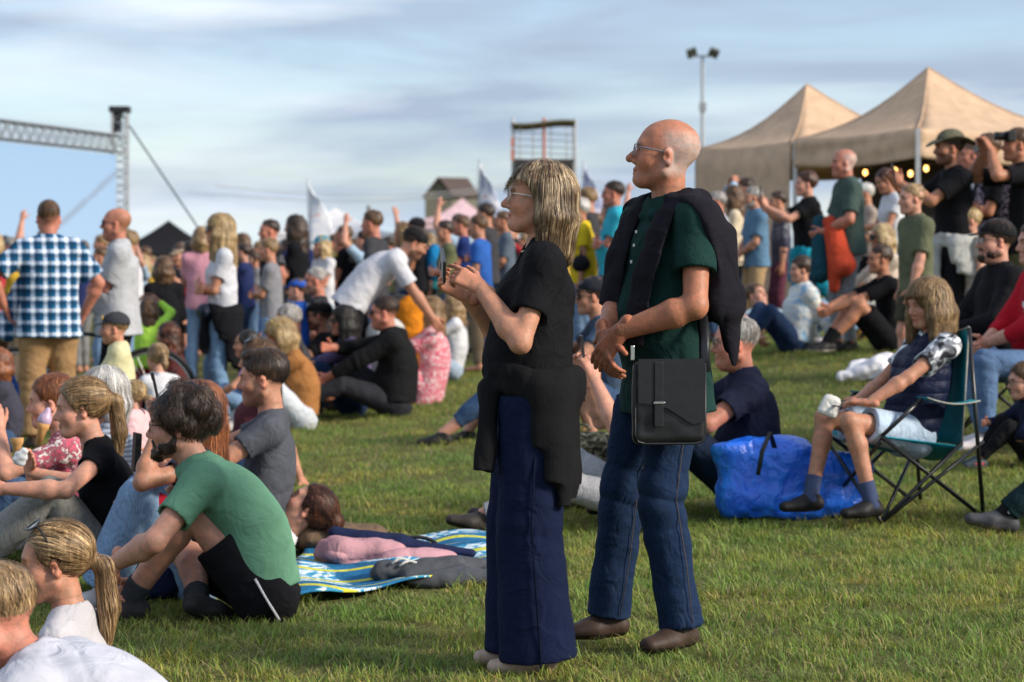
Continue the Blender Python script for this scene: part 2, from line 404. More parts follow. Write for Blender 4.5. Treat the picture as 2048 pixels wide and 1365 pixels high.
def wob(p, f):                                # cheap smooth 3D noise, about -1..1
    s = 0
    for i in range(6):
        d = _dr[i]/np.linalg.norm(_dr[i]); s = s + np.sin(f*(1 + 0.35*i)*(p @ d) + _ph[i, 0] + 1.3*np.sin(f*0.6*(p @ np.roll(d, 1)) + _ph[i, 1]))/(1 + 0.3*i)
    return s/2.6

# ================================================================ people
def rotx(pitch, yaw=0.0, roll=0.0):
    """rows f,l,u of a frame turned by yaw (to the left), pitched up, rolled to the left; degrees"""
    a, b, c = R(yaw), R(pitch), R(roll)
    f = V(math.cos(b)*math.cos(a), math.cos(b)*math.sin(a), math.sin(b)); l0 = V(-math.sin(a), math.cos(a), 0); u0 = np.cross(f, l0)
    return np.stack([f, l0*math.cos(c) - u0*math.sin(c), u0*math.cos(c) + l0*math.sin(c)])
def ik(a, t, l1, l2, pole):
    a, t, pole = np.asarray(a, float), np.asarray(t, float), np.asarray(pole, float)
    d = t - a; D = np.linalg.norm(d); mx = (l1 + l2)*0.998
    if D > mx: t = a + d*(mx/D); d = t - a; D = mx
    x = (l1*l1 - l2*l2 + D*D)/(2*D); hgt = math.sqrt(max(l1*l1 - x*x, 0)); e = d/D
    p = pole - e*(pole @ e); return a + e*x + nrm(p)*hgt, t
SKIN = dict(fair=(0.56, 0.31, 0.22), mid=(0.47, 0.245, 0.155), tan=(0.43, 0.21, 0.125), red=(0.48, 0.21, 0.14))
HAIR = dict(black=((0.012, 0.010, 0.009), None), dark=((0.030, 0.018, 0.012), (0.09, 0.05, 0.03)), brown=((0.085, 0.045, 0.022), (0.22, 0.12, 0.06)),
            light=((0.20, 0.12, 0.055), (0.42, 0.28, 0.14)), blond=((0.36, 0.24, 0.11), (0.66, 0.50, 0.28)), red=((0.17, 0.055, 0.022), (0.36, 0.13, 0.05)),
            grey=((0.22, 0.20, 0.18), (0.5, 0.48, 0.45)), white=((0.45, 0.43, 0.40), (0.75, 0.73, 0.70)), streak=((0.12, 0.075, 0.04), (0.56, 0.42, 0.26)),
            auburn=((0.045, 0.016, 0.009), (0.17, 0.06, 0.03)))
VOX = {3: (0.0065, 0.0042, 0.0038, 0.0062), 2: (0.009, 0.0058, 0.0052, 0.0088), 1: (0.013, 0.0085, 0.0085, 0.013), 0: (0.022, 0.014, 0.015, 0.022)}

def head_prims(O, F, s, sex='m', beard=0.0, det=2, fat=0.0, nose=1.0, open_=0.0):
    P = lambda f, l, u: O + s*(V(f, l, u) @ F)
    w = 0.95 if sex == 'f' else 1.0
    E = lambda c, r, k=0.02, op='u', G=None: ell(P(*c), s*V(*r), s*k, F if G is None else G @ F, op)
    C = lambda a, b, ra, rb, k=0.015, op='u', flat=None: cone(P(*a), P(*b), s*ra, s*rb, s*k, flat, op=op)
    L = [E((-0.014, 0, 0.036), (0.098, 0.076*w, 0.083)), E((0.034, 0, 0.012), (0.062, 0.064*w, 0.076), 0.025),
         E((0.040, 0, -0.045), (0.052, 0.055*w + fat*0.012, 0.066), 0.03), E((0.074, 0, -0.098), (0.021, 0.024, 0.018), 0.03)]
    for q in (-1, 1):
        L += [C((0.0, q*(0.056*w + fat*0.010), -0.060), (0.060, q*0.022, -0.100), 0.021 + fat*0.006, 0.018, 0.03),
              E((0.058, q*0.043*w, -0.032), (0.026, 0.022, 0.024), 0.03)]
    if fat: L.append(E((0.035, 0, -0.112), (0.04, 0.04, 0.025), 0.03))
    if det >= 1:
        L += [C((0.083, 0.036, 0.021), (0.083, -0.036, 0.021), 0.0125, 0.0125, 0.02)]
        for q in (-1, 1): L.append(E((0.094, q*0.032, -0.001), (0.017, 0.019, 0.0125), 0.014, 's'))
        L += [C((0.086, 0, 0.012), (0.108*nose + 0.002, 0, -0.030), 0.0075, 0.0115, 0.012), E((0.107*nose, 0, -0.035), (0.012, 0.012, 0.010), 0.008)]
        for q in (-1, 1): L.append(E((0.096, q*0.012, -0.040), (0.012, 0.008, 0.008), 0.006))
        L += [E((0.089, 0, -0.064), (0.011, 0.024, 0.0065), 0.007), E((0.087, 0, -0.077), (0.011, 0.021, 0.0075), 0.007)]
        if det >= 2: L += [C((0.103, 0.022, -0.070), (0.103, -0.022, -0.070), 0.0035 + open_, 0.0035 + open_, 0.004, 's')]
        if det >= 2:
            for q in (-1, 1):                 # eyelids close around the eyeballs
                L += [C((0.086, q*0.018, 0.0075), (0.081, q*0.046, 0.004), 0.0058, 0.0052, 0.006), C((0.085, q*0.02, -0.009), (0.080, q*0.045, -0.008), 0.005, 0.005, 0.007)]
    else: L += [C((0.088, 0, 0.01), (0.108, 0, -0.035), 0.009, 0.014, 0.012)]
    for q in (-1, 1):
        G = rotx(-14, q*22); L.append(E((-0.004, q*0.079*w, -0.012), (0.018, 0.0075, 0.031), 0.008, 'u', G))
        if det >= 2: L += [E((0.004, q*0.089*w, -0.010), (0.010, 0.008, 0.016), 0.004, 's', G), E((-0.006, q*0.086*w, -0.030), (0.009, 0.006, 0.010), 0.006)]
    return L
def head_color(p, O, F, s, skin, hairc, sex, beard, det, stub, bald_c):
    q = ((p - O) @ F.T)/s; f, l, u = q.T; c = np.tile(np.array(skin), (len(p), 1))
    def mixto(m, t): c[:] = c*(1 - m[:, None]) + np.array(t)*m[:, None]
    red = np.array(skin)*V(1.12, 0.78, 0.72)
    g = lambda a, b, cc, ra, rb, rc: np.exp(-(((f - a)/ra)**2 + ((np.abs(l) - b)/rb)**2 + ((u - cc)/rc)**2))
    mixto(0.6*g(0.07, 0.045, -0.035, 0.03, 0.02, 0.022), red); mixto(0.5*g(0.11, 0, -0.035, 0.02, 0.014, 0.014), red)
    mixto(0.55*(np.abs(l) > 0.073)*(np.abs(u + 0.012) < 0.04)*(np.abs(f) < 0.03), red)
    lip = ((f > 0.076) & (np.abs(l) < 0.024) & (u > -0.0845) & (u < -0.0585)).astype(float)
    mixto(lip*(0.6 if sex == 'f' else 0.25), np.array(skin)*V(0.95, 0.52, 0.52))
    mixto(((f > 0.075) & (np.abs(l) < 0.02) & (np.abs(u + 0.0705) < 0.0028)).astype(float)*0.7, np.array(skin)*0.25)
    bw = 0.0045 if sex == 'm' else 0.0034
    brow = (f > 0.055)*(np.abs(l) > 0.012)*(np.abs(l) < 0.05)*smooth(bw + 0.003, bw, np.abs(u - 0.0215 + 6*(np.abs(l) - 0.032)**2))
    mixto(brow*0.75, hairc)
    if det < 2: mixto(0.75*g(0.085, 0.032, 0.0, 0.02, 0.013, 0.006), (0.05, 0.035, 0.03))
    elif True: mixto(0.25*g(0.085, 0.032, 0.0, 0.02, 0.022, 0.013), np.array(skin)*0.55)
    if stub: mixto(stub*smooth(-0.03, -0.055, u + 0.25*(0.05 - f).clip(-0.05, 0.05))*(f > -0.005)*(1 - lip), np.array(hairc)*0.8 + np.array(skin)*0.15)
    if bald_c is not None:                    # cropped hair round the back and sides, bare on top
        m = smooth(0.105, 0.035, u)*smooth(0.035, -0.012, f - 0.12*(u - 0.02))*smooth(-0.095, -0.055, u + 0.3*f)*(1 - g(-0.004, 0.082, -0.012, 0.02, 0.012, 0.032))
        mixto(np.clip(m, 0, 1)*(0.62 + 0.15*wob(q, 160)), bald_c)
    return c
def hair_prims(kind, O, F, s, L=0.2, t=0.012, seed=0, amax=2.05, bare=0.0):
    r = np.random.default_rng(seed); P = lambda f, l, u: O + s*(V(f, l, u) @ F)
    E = lambda c, rr, k=0.012, op='u': ell(P(*c), s*V(*rr), s*k, F, op)
    dn = V(0, 0, -1); A = []
    cap = [E((-0.016, 0, 0.038), (0.100 + t, 0.077 + t, 0.086 + t))]
    face = [E((0.081, 0, -0.03), (0.066, 0.086, 0.101), 0.012, 's')]
    ears = [E((0.004, q*0.085, -0.012), (0.024, 0.02, 0.036), 0.008, 's') for q in (-1, 1)]
    cap2 = [E((-0.014, 0, 0.047), (0.0995 + t*0.75, 0.0765 + t*0.55, 0.082 + t*0.9))]
    if kind == 'short':
        A += cap2 + [half(P(-0.002, 0, -0.014), (V(0.55, 0, -1) @ F), s*0.01)] + face + ears
    elif kind == 'quiff':
        A += cap2 + [E((0.045, 0, 0.105), (0.05, 0.055, 0.03)), half(P(-0.002, 0, -0.014), (V(0.55, 0, -1) @ F), s*0.01)] + face + ears
    elif kind == 'curly':
        A += cap
        for i in range(90):
            a, b = r.uniform(-2.4, 2.4), r.uniform(-0.45, 1.5); d = V(-math.cos(a)*math.cos(b), math.sin(a)*math.cos(b), math.sin(b))
            p = V(-0.016, 0, 0.038) + d*V(0.100 + t, 0.077 + t, 0.086 + t); rr = r.uniform(0.010, 0.022); A.append(E(p, (rr, rr, rr*1.3), 0.02))
        A += [half(P(0.0, 0, -0.03), (V(0.5, 0, -1) @ F), s*0.01)] + face + [E((0.092, 0, -0.018), (0.066, 0.11, 0.092), 0.012, 's')] + [E((0.012, q*0.09, -0.02), (0.02, 0.02, 0.03), 0.008, 's') for q in (-1, 1)]
    elif kind in ('long', 'bob', 'messy'):
        A += cap + [half(P(0, 0, -0.03), (V(0.2, 0, -1) @ F), s*0.01)]
        na = 11
        for i in range(na):
            a = -amax + 2*amax*i/(na - 1); ln = L*(1 - 0.25*(abs(a) > 1.6))*r.uniform(0.92, 1.06)
            d = V(-math.cos(a), math.sin(a), 0); p0 = P(*(V(-0.012, 0, 0.03) + d*V(0.092, 0.072, 0) + V(0, 0, 0.01)))
            p1 = P(*(V(-0.014, 0, -0.06) + d*V(0.093 + t*0.6, 0.078 + t, 0)))
            out = (d @ F); out = out - dn*(out @ dn); p2 = p1 + dn*s*max(ln - 0.07, 0.01) + out*s*(-0.012 if kind == 'bob' else 0.015)
            rr = 0.026 if kind != 'messy' else 0.03
            A += [cone(p0, p1, s*rr, s*(rr + 0.002), s*0.022), cone(p1, p2, s*(rr + 0.002), s*(rr*0.75 if kind != 'bob' else rr*0.7), s*0.022)]
        A += [E((0.095, 0, -0.04), (0.066, 0.070 if kind != 'messy' else 0.066, 0.108), 0.012, 's'), cone(P(-0.02, 0, -0.06), P(-0.02, 0, -0.06) + dn*0.4*s, s*0.045, s*0.05, s*0.01, op='s')]
        if bare: A += [E((0.088 - bare, 0, -0.030), (0.070, 0.16, 0.098), 0.012, 's')]
        if kind == 'messy': A += [E((0.066, q*0.035, 0.058), (0.035, 0.035, 0.022), 0.012) for q in (-1, 0, 1)]
    elif kind in ('pony', 'bun', 'tied'):
        t2 = t*0.6
        A += [E((-0.016, 0, 0.038), (0.100 + t2, 0.077 + t2, 0.086 + t2)), half(P(-0.002, 0, -0.022), (V(0.5, 0, -1) @ F), s*0.01)] + face + ears
        k0 = P(-0.112, 0, 0.045 if kind != 'tied' else 0.0)
        if kind == 'bun': A += [E((-0.125, 0, 0.055), (0.04, 0.045, 0.04)), E((-0.15, 0.02, 0.03), (0.02, 0.02, 0.03))]
        else:
            b = (V(-1, 0, 0) @ F); p1 = k0 + b*s*0.04 + dn*s*0.025; p2 = p1 + b*s*0.015 + dn*s*L*0.5; p3 = p2 + dn*s*L*0.5 - b*s*0.01
            A += [cone(k0, p1, s*0.016, s*0.024, s*0.01), cone(p1, p2, s*0.024, s*0.028, s*0.01), cone(p2, p3, s*0.028, s*0.008, s*0.01)]
    return A
def evalp(prims, p):
    f = np.full(len(p), 0.25)
    for fn, lo, hi, k, op in prims:
        d = fn(p[:, 0], p[:, 1], p[:, 2])
        f = smin(f, d, k) if op == 'u' else (-smin(-f, d, k) if op == 's' else -smin(-f, -d, k))
    return f
def gradp(prims, p, e=0.003):
    g = np.stack([evalp(prims, p + e*np.eye(3)[i]) - evalp(prims, p - e*np.eye(3)[i]) for i in range(3)], 1)
    return g/np.maximum(np.linalg.norm(g, axis=1), 1e-9)[:, None]
def strands(prims, v, O, F, s, n, steps=12, step=0.014, w=0.0016, curl=0.0, seed=1, lift=0.004, down=0.9, knot=None):
    """thin ribbons of hair combed over the hair volume, as one mesh"""
    r = np.random.default_rng(seed); p = v[r.integers(0, len(v), n)].copy(); crown = O + s*(V(-0.03, 0, 0.12) @ F)
    off = r.uniform(-0.003, lift, n)*s; ph = r.uniform(0, 6.28, n); pts, nm = [], []
    for k in range(steps):
        g = gradp(prims, p); p = p - g*(evalp(prims, p) - off)[:, None]*0.8
        pts.append(p.copy()); nm.append(g)
        d = nrm2(p - crown)*0.6 + V(0, 0, -down); d = d - g*(d*g).sum(1)[:, None]
        if knot is not None:                  # combed back towards the tie
            near = (np.linalg.norm(p - knot, axis=1) > 0.035*s) & (((p - knot) @ F[0]) > 0.0); dk = knot - p; dk = dk - g*(dk*g).sum(1)[:, None]; d = np.where(near[:, None], nrm2(dk), d)
        side = np.cross(g, nrm2(d)); d = nrm2(d) + side*(curl*np.sin(ph + k*1.1))[:, None]
        p = p + nrm2(d)*step*s
    pts, nm = np.stack(pts, 1), np.stack(nm, 1)
    tan = np.gradient(pts, axis=1); sd = np.cross(nm, tan); sd = sd/np.maximum(np.linalg.norm(sd, axis=2), 1e-9)[..., None]
    ww = w*s*np.linspace(1, 0.35, steps)[None, :, None]
    a, b = pts - sd*ww, pts + sd*ww; vv = np.stack([a, b], 2).reshape(-1, 3)
    base = (np.arange(n)[:, None]*steps + np.arange(steps - 1)[None])*2
    return vv, np.stack([base, base + 1, base + 3, base + 2], -1).reshape(-1, 4)
def hair_cols(nb, nt, n, seed):
    r = np.random.default_rng(seed); c = r.uniform(0.5, 1.7, n); c[r.uniform(size=n) < 0.12] *= 1.45
    return np.repeat(np.concatenate([np.full(nb, 0.72), np.repeat(c, (nt - nb)//n)])[:, None], 3, 1)
def nrm2(a): return a/np.maximum(np.linalg.norm(a, axis=1), 1e-9)[:, None]
def hand_prims(W, d, n, side, s, curl=0.3, spread=0.1, det=2, thumb=0.4):
    d, n = nrm(d), nrm(n - d*(n @ d)); t = (np.cross(n, d) if side > 0 else np.cross(d, n)); A = []
    kn = W + d*0.088*s
    for off in (0.026, 0.009, -0.009, -0.026):
        A.append(cone(W + t*off*0.55*s + d*0.01*s, kn + t*off*s, 0.0165*s, 0.0125*s, 0.014*s, flat=(n, 0.85)))
    A.append(cone(W - d*0.035*s, W + d*0.02*s, 0.026*s, 0.024*s, 0.015*s, flat=(n, 0.8)))
    for off, ln, i in ((0.027, 0.074, 0), (0.009, 0.083, 1), (-0.010, 0.077, 2), (-0.028, 0.060, 3)):
        p = kn + t*off*s; a = 0.0; cv = curl if np.isscalar(curl) else curl[i]; dd = nrm(d + t*(spread*off*12))
        for k, (fr, rr) in enumerate(((0.46, 0.0094), (0.30, 0.0086), (0.24, 0.0076))):
            a += cv*(0.9, 1.25, 0.9)[k]; q = p + (dd*math.cos(a) + n*math.sin(a))*ln*fr*s
            A.append(cone(p, q, rr*s, (rr - 0.0008)*s, 0.004*s)); p = q
    p = W + t*0.022*s + d*0.022*s
    for k, (ln, rr) in enumerate(((0.042, 0.0135), (0.032, 0.0105), (0.026, 0.009))):
        a = 0.75 - 0.28*k*thumb*2; dd = nrm(d*math.cos(a) + t*math.sin(a) + n*(0.35 + 0.35*thumb)); q = p + dd*ln*s
        A.append(cone(p, q, rr*s, (rr - 0.001)*s, 0.008*s)); p = q
    return A

def skeleton(H, sex, pose, hs=None):
    s = H/1.75; J = dict(s=s, sex=sex); g = pose.get; tm = 1.0 if g('metres') else s
    sw = (0.178 if sex == 'm' else 0.158)*s; hw = 0.092*s
    Hc = tm*V(*g('hip', (0, 0, 0.928))); Fp = rotx(-g('pp', 0), g('pyaw', 0)); Fc = rotx(-g('sp', 0), g('tw', 0), g('roll', 0))
    Fm = Fp + Fc; Fm = np.stack([nrm(x) for x in Fm])
    W = Hc + 0.165*s*nrm(Fp[2]*0.6 + Fm[2]*0.4); C = W + 0.185*s*nrm(Fm[2]*0.6 + Fc[2]*0.4); N = C + 0.185*s*Fc[2]
    hy, hp, hr = g('head', (0, 0, 0)); Fh = rotx(hp, hy, hr); hs = hs or s
    nd = nrm(Fc[2]*0.45 + Fh[2]*0.55); O = N + nd*0.066*s + Fh[2]*0.098*hs + Fh[0]*0.026*hs + Fc[0]*0.012*s
    J.update(Hc=Hc, Fp=Fp, Fc=Fc, Fm=Fm, W=W, C=C, N=N, O=O, Fh=Fh, hs=hs)
    for q, n in ((1, 'l'), (-1, 'r')):
        S = N - Fc[2]*0.056*s + Fc[1]*q*sw + Fc[0]*(g('shf', 0))*s; h = g('h' + n, {})
        t = tm*V(*h['t']) if 't' in h else s*V(0.03, q*0.25, 0.80); E, Wr = ik(S, t, 0.295*s, 0.255*s, V(*h.get('pole', (-0.6, q*0.5, -0.3))))
        fd = nrm(Wr - E); d = nrm(V(*h['dir'])) if 'dir' in h else fd
        pn = V(*h.get('palm', (0, -q, 0))); J['S'+n], J['E'+n], J['W'+n], J['hd'+n], J['hn'+n], J['hc'+n] = S, E, Wr, d, pn, h.get('curl', 0.35)
        hj = Hc + Fp[1]*q*hw - Fp[2]*0.01*s; ft = g('f' + n, {})
        t = tm*V(*ft['t']) if 't' in ft else s*V(0, q*0.11, 0.085); K, A = ik(hj, t, 0.425*s, 0.415*s, V(*ft.get('pole', (1, q*0.15, 0.1))))
        J['H'+n], J['K'+n], J['A'+n] = hj, K, A
        J['Ff'+n] = rotx(ft.get('pitch', 0), ft.get('yaw', q*12), ft.get('roll', 0))
    return J
def torso(J, inf=0.0, g=1.0, belly=0.0, k=0.05, hips=True):
    s, Fp, Fc, Fm, f = J['s'], J['Fp'], J['Fc'], J['Fm'], J['sex'] == 'f'
    wl = 0.118 if f else 0.132; a = [ell(J['C'] - Fc[2]*0.01*s, V(0.105*g, (0.138 if f else 0.158)*g, 0.175)*s + inf, k, Fc),
         ell(J['W'] + Fm[0]*0.005*s, V(0.098*g, wl*g, 0.14)*s + inf, k, Fm)]
    if hips: a += [ell(J['Hc'] + Fp[2]*0.035*s, V(0.108*g, (0.162 if f else 0.152)*g, 0.12)*s + inf, k, Fp)]
    if belly: a.append(ell(J['W'] + Fm[0]*(0.03 + 0.035*belly)*s - Fm[2]*0.03*s, V(0.10 + 0.03*belly, 0.135*g, 0.13)*s + inf, k, Fm))
    if f:
        for q in (-1, 1): a.append(ell(J['C'] + Fc[0]*0.062*s + Fc[1]*q*0.066*s - Fc[2]*0.02*s, V(0.062, 0.070, 0.072)*s*g + inf, 0.05, Fc))
    for n in 'lr': a.append(cone(J['N'] - Fc[2]*0.012*s, J['S'+n] - Fc[2]*0.005*s, 0.050*s + inf, 0.048*s + inf, 0.05))
    return a
FOLD = 0.0048
def folds(J, amp, kind, extra=()):
    """wrinkles gathered at the joints of a garment"""
    s = J['s']; cs = []
    if kind == 'top':
        for n in 'lr': cs += [(J['E'+n], nrm(J['W'+n] - J['S'+n]), 0.10, 85), (J['S'+n]*0.6 + J['C']*0.4, nrm(J['E'+n] - J['S'+n]) + 0.4*J['Fc'][2], 0.11, 60)]
        cs += [(J['W'], J['Fm'][2] + 0.35*J['Fm'][1], 0.16, 55), (J['Hc'], J['Fp'][2] - 0.25*J['Fp'][1], 0.15, 48)]
    else:
        for n in 'lr': cs += [(J['K'+n], nrm(J['A'+n] - J['H'+n]), 0.13, 62), (J['A'+n], nrm(J['A'+n] - J['K'+n]), 0.11, 75), (J['H'+n], nrm(J['K'+n] - J['H'+n]) + 0.5*J['Fp'][1], 0.13, 55)]
    def fn(p, N):
        d = amp*0.7*wob(p/s, 17) + amp*0.35*wob(p/s + 3, 38)
        for c, ax, rad, fq in cs:
            q = p - c; w = np.exp(-((q**2).sum(1))/(rad*s)**2); d = d + 2.6*amp*w*(np.abs(np.sin(0.5*fq*(q @ ax)/s + 2.2*wob(p/s, 8)))**0.8 - 0.62)*smooth(-0.7, 0.5, wob(p/s + 5, 7))
        return d*s
    return fn

NP = [0]
def person(label, loc, yaw, H=1.75, sex='m', g=1.0, belly=0.0, hs=None, pose=None, skin='fair', hair=('short', 'brown', {}), top=None, bottom=None, shoes=None,
           glasses=None, hat=None, beard=0.0, stub=0.0, fat=0.0, det=1, extras=(), group=None, socks=None, nose=1.0, bald=False, fray=False, open_=0.0, name='person'):
    NP[0] += 1; seed = NP[0]
    pose = pose or {}; J = skeleton(H, sex, pose, (hs or 1.0)*H/1.75 if hs is None or hs > 0.5 else None)
    J['g'], J['belly'] = g, belly
    s = J['s']; vb, vh, vd, vc = VOX[det]; F = J['Fh']; O = J['O']; h = J['hs']
    sk = SKIN[skin] if isinstance(skin, str) else skin; hc = HAIR[hair[1]][0] if hair else HAIR['grey'][0]
    root = empty(name, loc, R(yaw)); tag(root, label, 'person', group)
    P = lambda f, l, u: O + h*(V(f, l, u) @ F)
    fm = 0.87 if sex == 'f' else 1.0; fm *= (0.6 + 0.4*g)
    # --- skin
    bp = torso(J, -0.014*s, g, 0, 0.05)
    bp += [cone(J['N'] - J['Fc'][2]*0.02*s, P(-0.016, 0, -0.055), 0.058*s*(0.9 if sex == 'f' else 1), 0.0535*h*(0.88 if sex == 'f' else 1), 0.03)]
    short_sleeve = top and top.get('sleeve', 0.5) < 1.2
    for n in 'lr':
        S, E, Wr = J['S'+n], J['E'+n], J['W'+n]; q = E + (Wr - E)*0.28
        bp += [cone(S, E, 0.049*s*fm, 0.039*s*fm, 0.03), cone(E, q, 0.038*s*fm, 0.0425*s*fm, 0.02), cone(q, Wr, 0.0425*s*fm, 0.0265*s*fm, 0.02, flat=(np.cross(Wr - E, J['hn'+n]), 1.12))]
        Hj, K, A = J['H'+n], J['K'+n], J['A'+n]; q = K + (A - K)*0.3 - nrm(np.cross(np.cross(K - Hj, A - K), A - K) + 1e-6)*(-0.012*s)
        bp += [cone(Hj, K, 0.079*s*g, 0.054*s*fm, 0.03), cone(K, q, 0.052*s*fm, 0.055*s*fm, 0.02), cone(q, A, 0.055*s*fm, 0.036*s*fm, 0.02)]
        if shoes is None:
            Ff = J['Ff'+n]; bp += [cone(A - Ff[2]*0.04*s - Ff[0]*0.03*s, A - Ff[2]*0.055*s + Ff[0]*0.15*s, 0.032*s, 0.022*s, 0.02, flat=(Ff[1], 1.4))]
    bv, bq = sdf(bp, vb if short_sleeve or det < 2 else vb*1.25)
    bc = np.tile(np.array(sk), (len(bv), 1)); bc *= (1 + 0.05*wob(bv, 26))[:, None]*V(1.0, 0.985, 0.97)
    hp = head_prims(O, F, h, sex, beard, det, fat, nose, open_) + [cone(P(-0.016, 0, -0.03), J['N']*0.45 + P(-0.016, 0, -0.055)*0.55, 0.0535*h*(0.88 if sex == 'f' else 1), 0.056*s*(0.9 if sex == 'f' else 1), 0.03*h)]
    hv, hq = sdf(hp, vh)
    hcol = head_color(hv, O, F, h, sk, hc, sex, beard, det, stub, HAIR[hair[1]][1] or hc if bald else None)
    parts, cols = [(bv, bq), (hv, hq)], [bc, hcol]
    for n, q in (('l', 1), ('r', -1)):
        xv, xq = sdf(hand_prims(J['W'+n], J['hd'+n], J['hn'+n], q, s*(0.93 if sex == 'f' else 1.0), J['hc'+n], det=det), vd)
        parts.append((xv, xq)); cc = np.tile(np.array(sk)*V(1.03, 0.93, 0.9), (len(xv), 1)); cols.append(cc)
    v, q_ = joinm(parts); me = mesh_np('body', v, q_, np.vstack(cols))
    body = mobj('body', me, attr_mat('skin', 0.52, 0.12 if det > 1 else 0.0, 110, 0.34, 0.35, 0.24, 36), root)
    if det >= 2:                              # eyes
        for q in (-1, 1):
            ev, eq = sdf([ell(P(0.0745, q*0.032, -0.0005), V(0.0135, 0.0135, 0.0125)*h, 0.0, F)], 0.0022)
            ql = ((ev - P(0.0745, q*0.032, -0.0005)) @ rotx(0, pose.get('gaze', 0)).T @ np.eye(3)) if False else (ev - P(0.0745, q*0.032, -0.0005)) @ F.T
            rad = np.hypot(ql[:, 1], ql[:, 2])/h; iris = (ql[:, 0] > 0) & (rad < 0.0062)
            ec = np.tile(V(0.62, 0.58, 0.54), (len(ev), 1)); ec[iris] = (0.06, 0.07, 0.07); ec[(ql[:, 0] > 0) & (rad < 0.0028)] = 0.004
            mobj('eye', mesh_np('eye', ev, eq, ec), attr_mat('eyeball', 0.08, spec=0.6, nz=0.02), body)
    # --- hair and beard
    if hair and hair[0]:
        kw = dict(hair[2]) if len(hair) > 2 else {}; cs = kw.pop('strands', None); curl = kw.pop('curl', 0.12)
        A = hair_prims(hair[0], O, F, h, seed=seed, **kw); a = (0.0020 if det >= 2 else 0.0042) if hair[0] in ('short', 'quiff') else (0.003 if det >= 2 else 0.0055)
        hv2, hq2 = sdf(A, vh*(1.0 if det < 3 else 0.9), lambda p, N: h*a*(wob(p/h*V(1, 1, 0.35), 95) + 0.8*wob(p/h, 45)))
        if det >= 2 and len(hv2):
            ns = cs or dict(short=1500, quiff=1700, curly=2200).get(hair[0], 2000); ln = kw.get('L', 0.12)
            if hair[0] in ('short', 'quiff', 'curly'): sv = strands(A, hv2, O, F, h, ns, *((8, 0.009, 0.0013, 0.9, seed, 0.014, 0.5) if hair[0] == 'curly' else (5, 0.008, 0.0011, 0.3, seed, 0.006, 0.3)))
            else: sv = strands(A, hv2, O, F, h, ns, 14, max(0.012, ln/16), 0.0013, curl, seed, 0.010, 1.2, P(-0.112, 0, 0.045 if hair[0] != 'tied' else 0.0) if hair[0] in ('pony', 'tied', 'bun') else None)
            nb = len(hv2); hv2, hq2 = joinm([(hv2, hq2), sv]); hcv = hair_cols(nb, len(hv2), ns, seed)
        elif len(hv2): hcv = np.ones((len(hv2), 3))*0.9
        if len(hv2): mobj('hair', mesh_np('hair', hv2, hq2, hcv), hair_mat(*HAIR[hair[1]]), root)
    if beard:
        E = lambda c, r, k=0.01, op='u': ell(P(*c), h*V(*r), h*k, F, op)
        A = [E((0.074, 0, -0.104), (0.028*beard, 0.031, 0.026*beard), 0.02), E((0.085, 0, -0.056), (0.017, 0.027, 0.008), 0.01)]
        for q in (-1, 1): A += [cone(P(0.008, q*0.071, -0.025), P(0.012, q*0.064, -0.062), 0.008*h, 0.011*h, 0.012*h), cone(P(0.012, q*0.062, -0.062), P(0.066, q*0.024, -0.104), 0.014*h, 0.017*h*beard, 0.015*h), cone(P(0.085, q*0.024, -0.060), P(0.076, q*0.026, -0.098), 0.008*h, 0.012*h, 0.01*h)]
        A += [E((0.034, q*0.051, -0.074), (0.038, 0.014 + fat*0.008, 0.030), 0.012) for q in (-1, 1)] + [E((0.106, 0, -0.071), (0.016, 0.022, 0.0085), 0.006, 's')]
        bv2, bq2 = sdf(A, vh, lambda p, N: h*0.0022*(wob(p/h, 130) + wob(p/h, 70)))
        bcv = np.ones((len(bv2), 3))
        if det >= 2: nb = len(bv2); bv2, bq2 = joinm([(bv2, bq2), strands(A, bv2, O, F, h, 900, 4, 0.006, 0.0009, 0.6, seed, 0.006, 0.8)]); bcv = hair_cols(nb, len(bv2), 900, seed)
        mobj('beard', mesh_np('beard', bv2, bq2, bcv), hair_mat(*HAIR[hair[1]]), root)
    # --- clothes
    def amp(): return {3: 1.0, 2: 1.0, 1: 1.0, 0: 0.4}[det]*FOLD
    if top:
        sl, hem, lo = top.get('sleeve', 0.55), top.get('hem', -0.09 if J['Hc'][2] > 0.6*s else 0.015), top.get('loose', 0.0); Fp, Fc, Fm = J['Fp'], J['Fc'], J['Fm']
        A = torso(J, 0.010*s + lo, g, belly, 0.055, hips=False)
        hp_ = J['Hc'] + Fp[2]*hem*s; rb = (0.132 if hem < -0.02 else 0.114)*g*s + lo
        if belly: rb += 0.012*belly*s
        A += [cone(J['W'] + Fm[2]*0.07*s + Fm[0]*0.01*belly*s, hp_ + Fm[0]*(0.012*belly - 0.010)*s, 0.107*g*s + lo, rb, 0.05, flat=(Fp[1], 1.42), cap=True)]
        for n in 'lr':
            S, E, Wr = J['S'+n], J['E'+n], J['W'+n]; wide = top.get('wide', 0.0)
            if sl > 0 and sl <= 1:
                e = S + (E - S)*sl; A += [cone(S, e, 0.056*s*fm + lo*0.5, (0.062 + wide)*s*fm + lo*0.5, 0.06, cap=True)]
            elif sl > 1:
                e = E + (Wr - E)*(sl - 1); A += [cone(S, E, 0.056*s*fm + lo*0.5, 0.053*s*fm + lo*0.6, 0.06), cone(E, e, 0.053*s*fm + lo*0.6, (0.041 + wide)*s*fm + lo*0.3, 0.02, cap=True)]
        for n in 'lr':
            S, E, Wr = J['S'+n], J['E'+n], J['W'+n]
            if 0 < sl <= 1 and det >= 2: e = S + (E - S)*sl; d = nrm(E - S); A.append(cone(e - d*0.03*s, e + d*0.03*s, 0.047*s*fm + lo*0.4, 0.053*s*fm + lo*0.5, 0.004, op='s'))
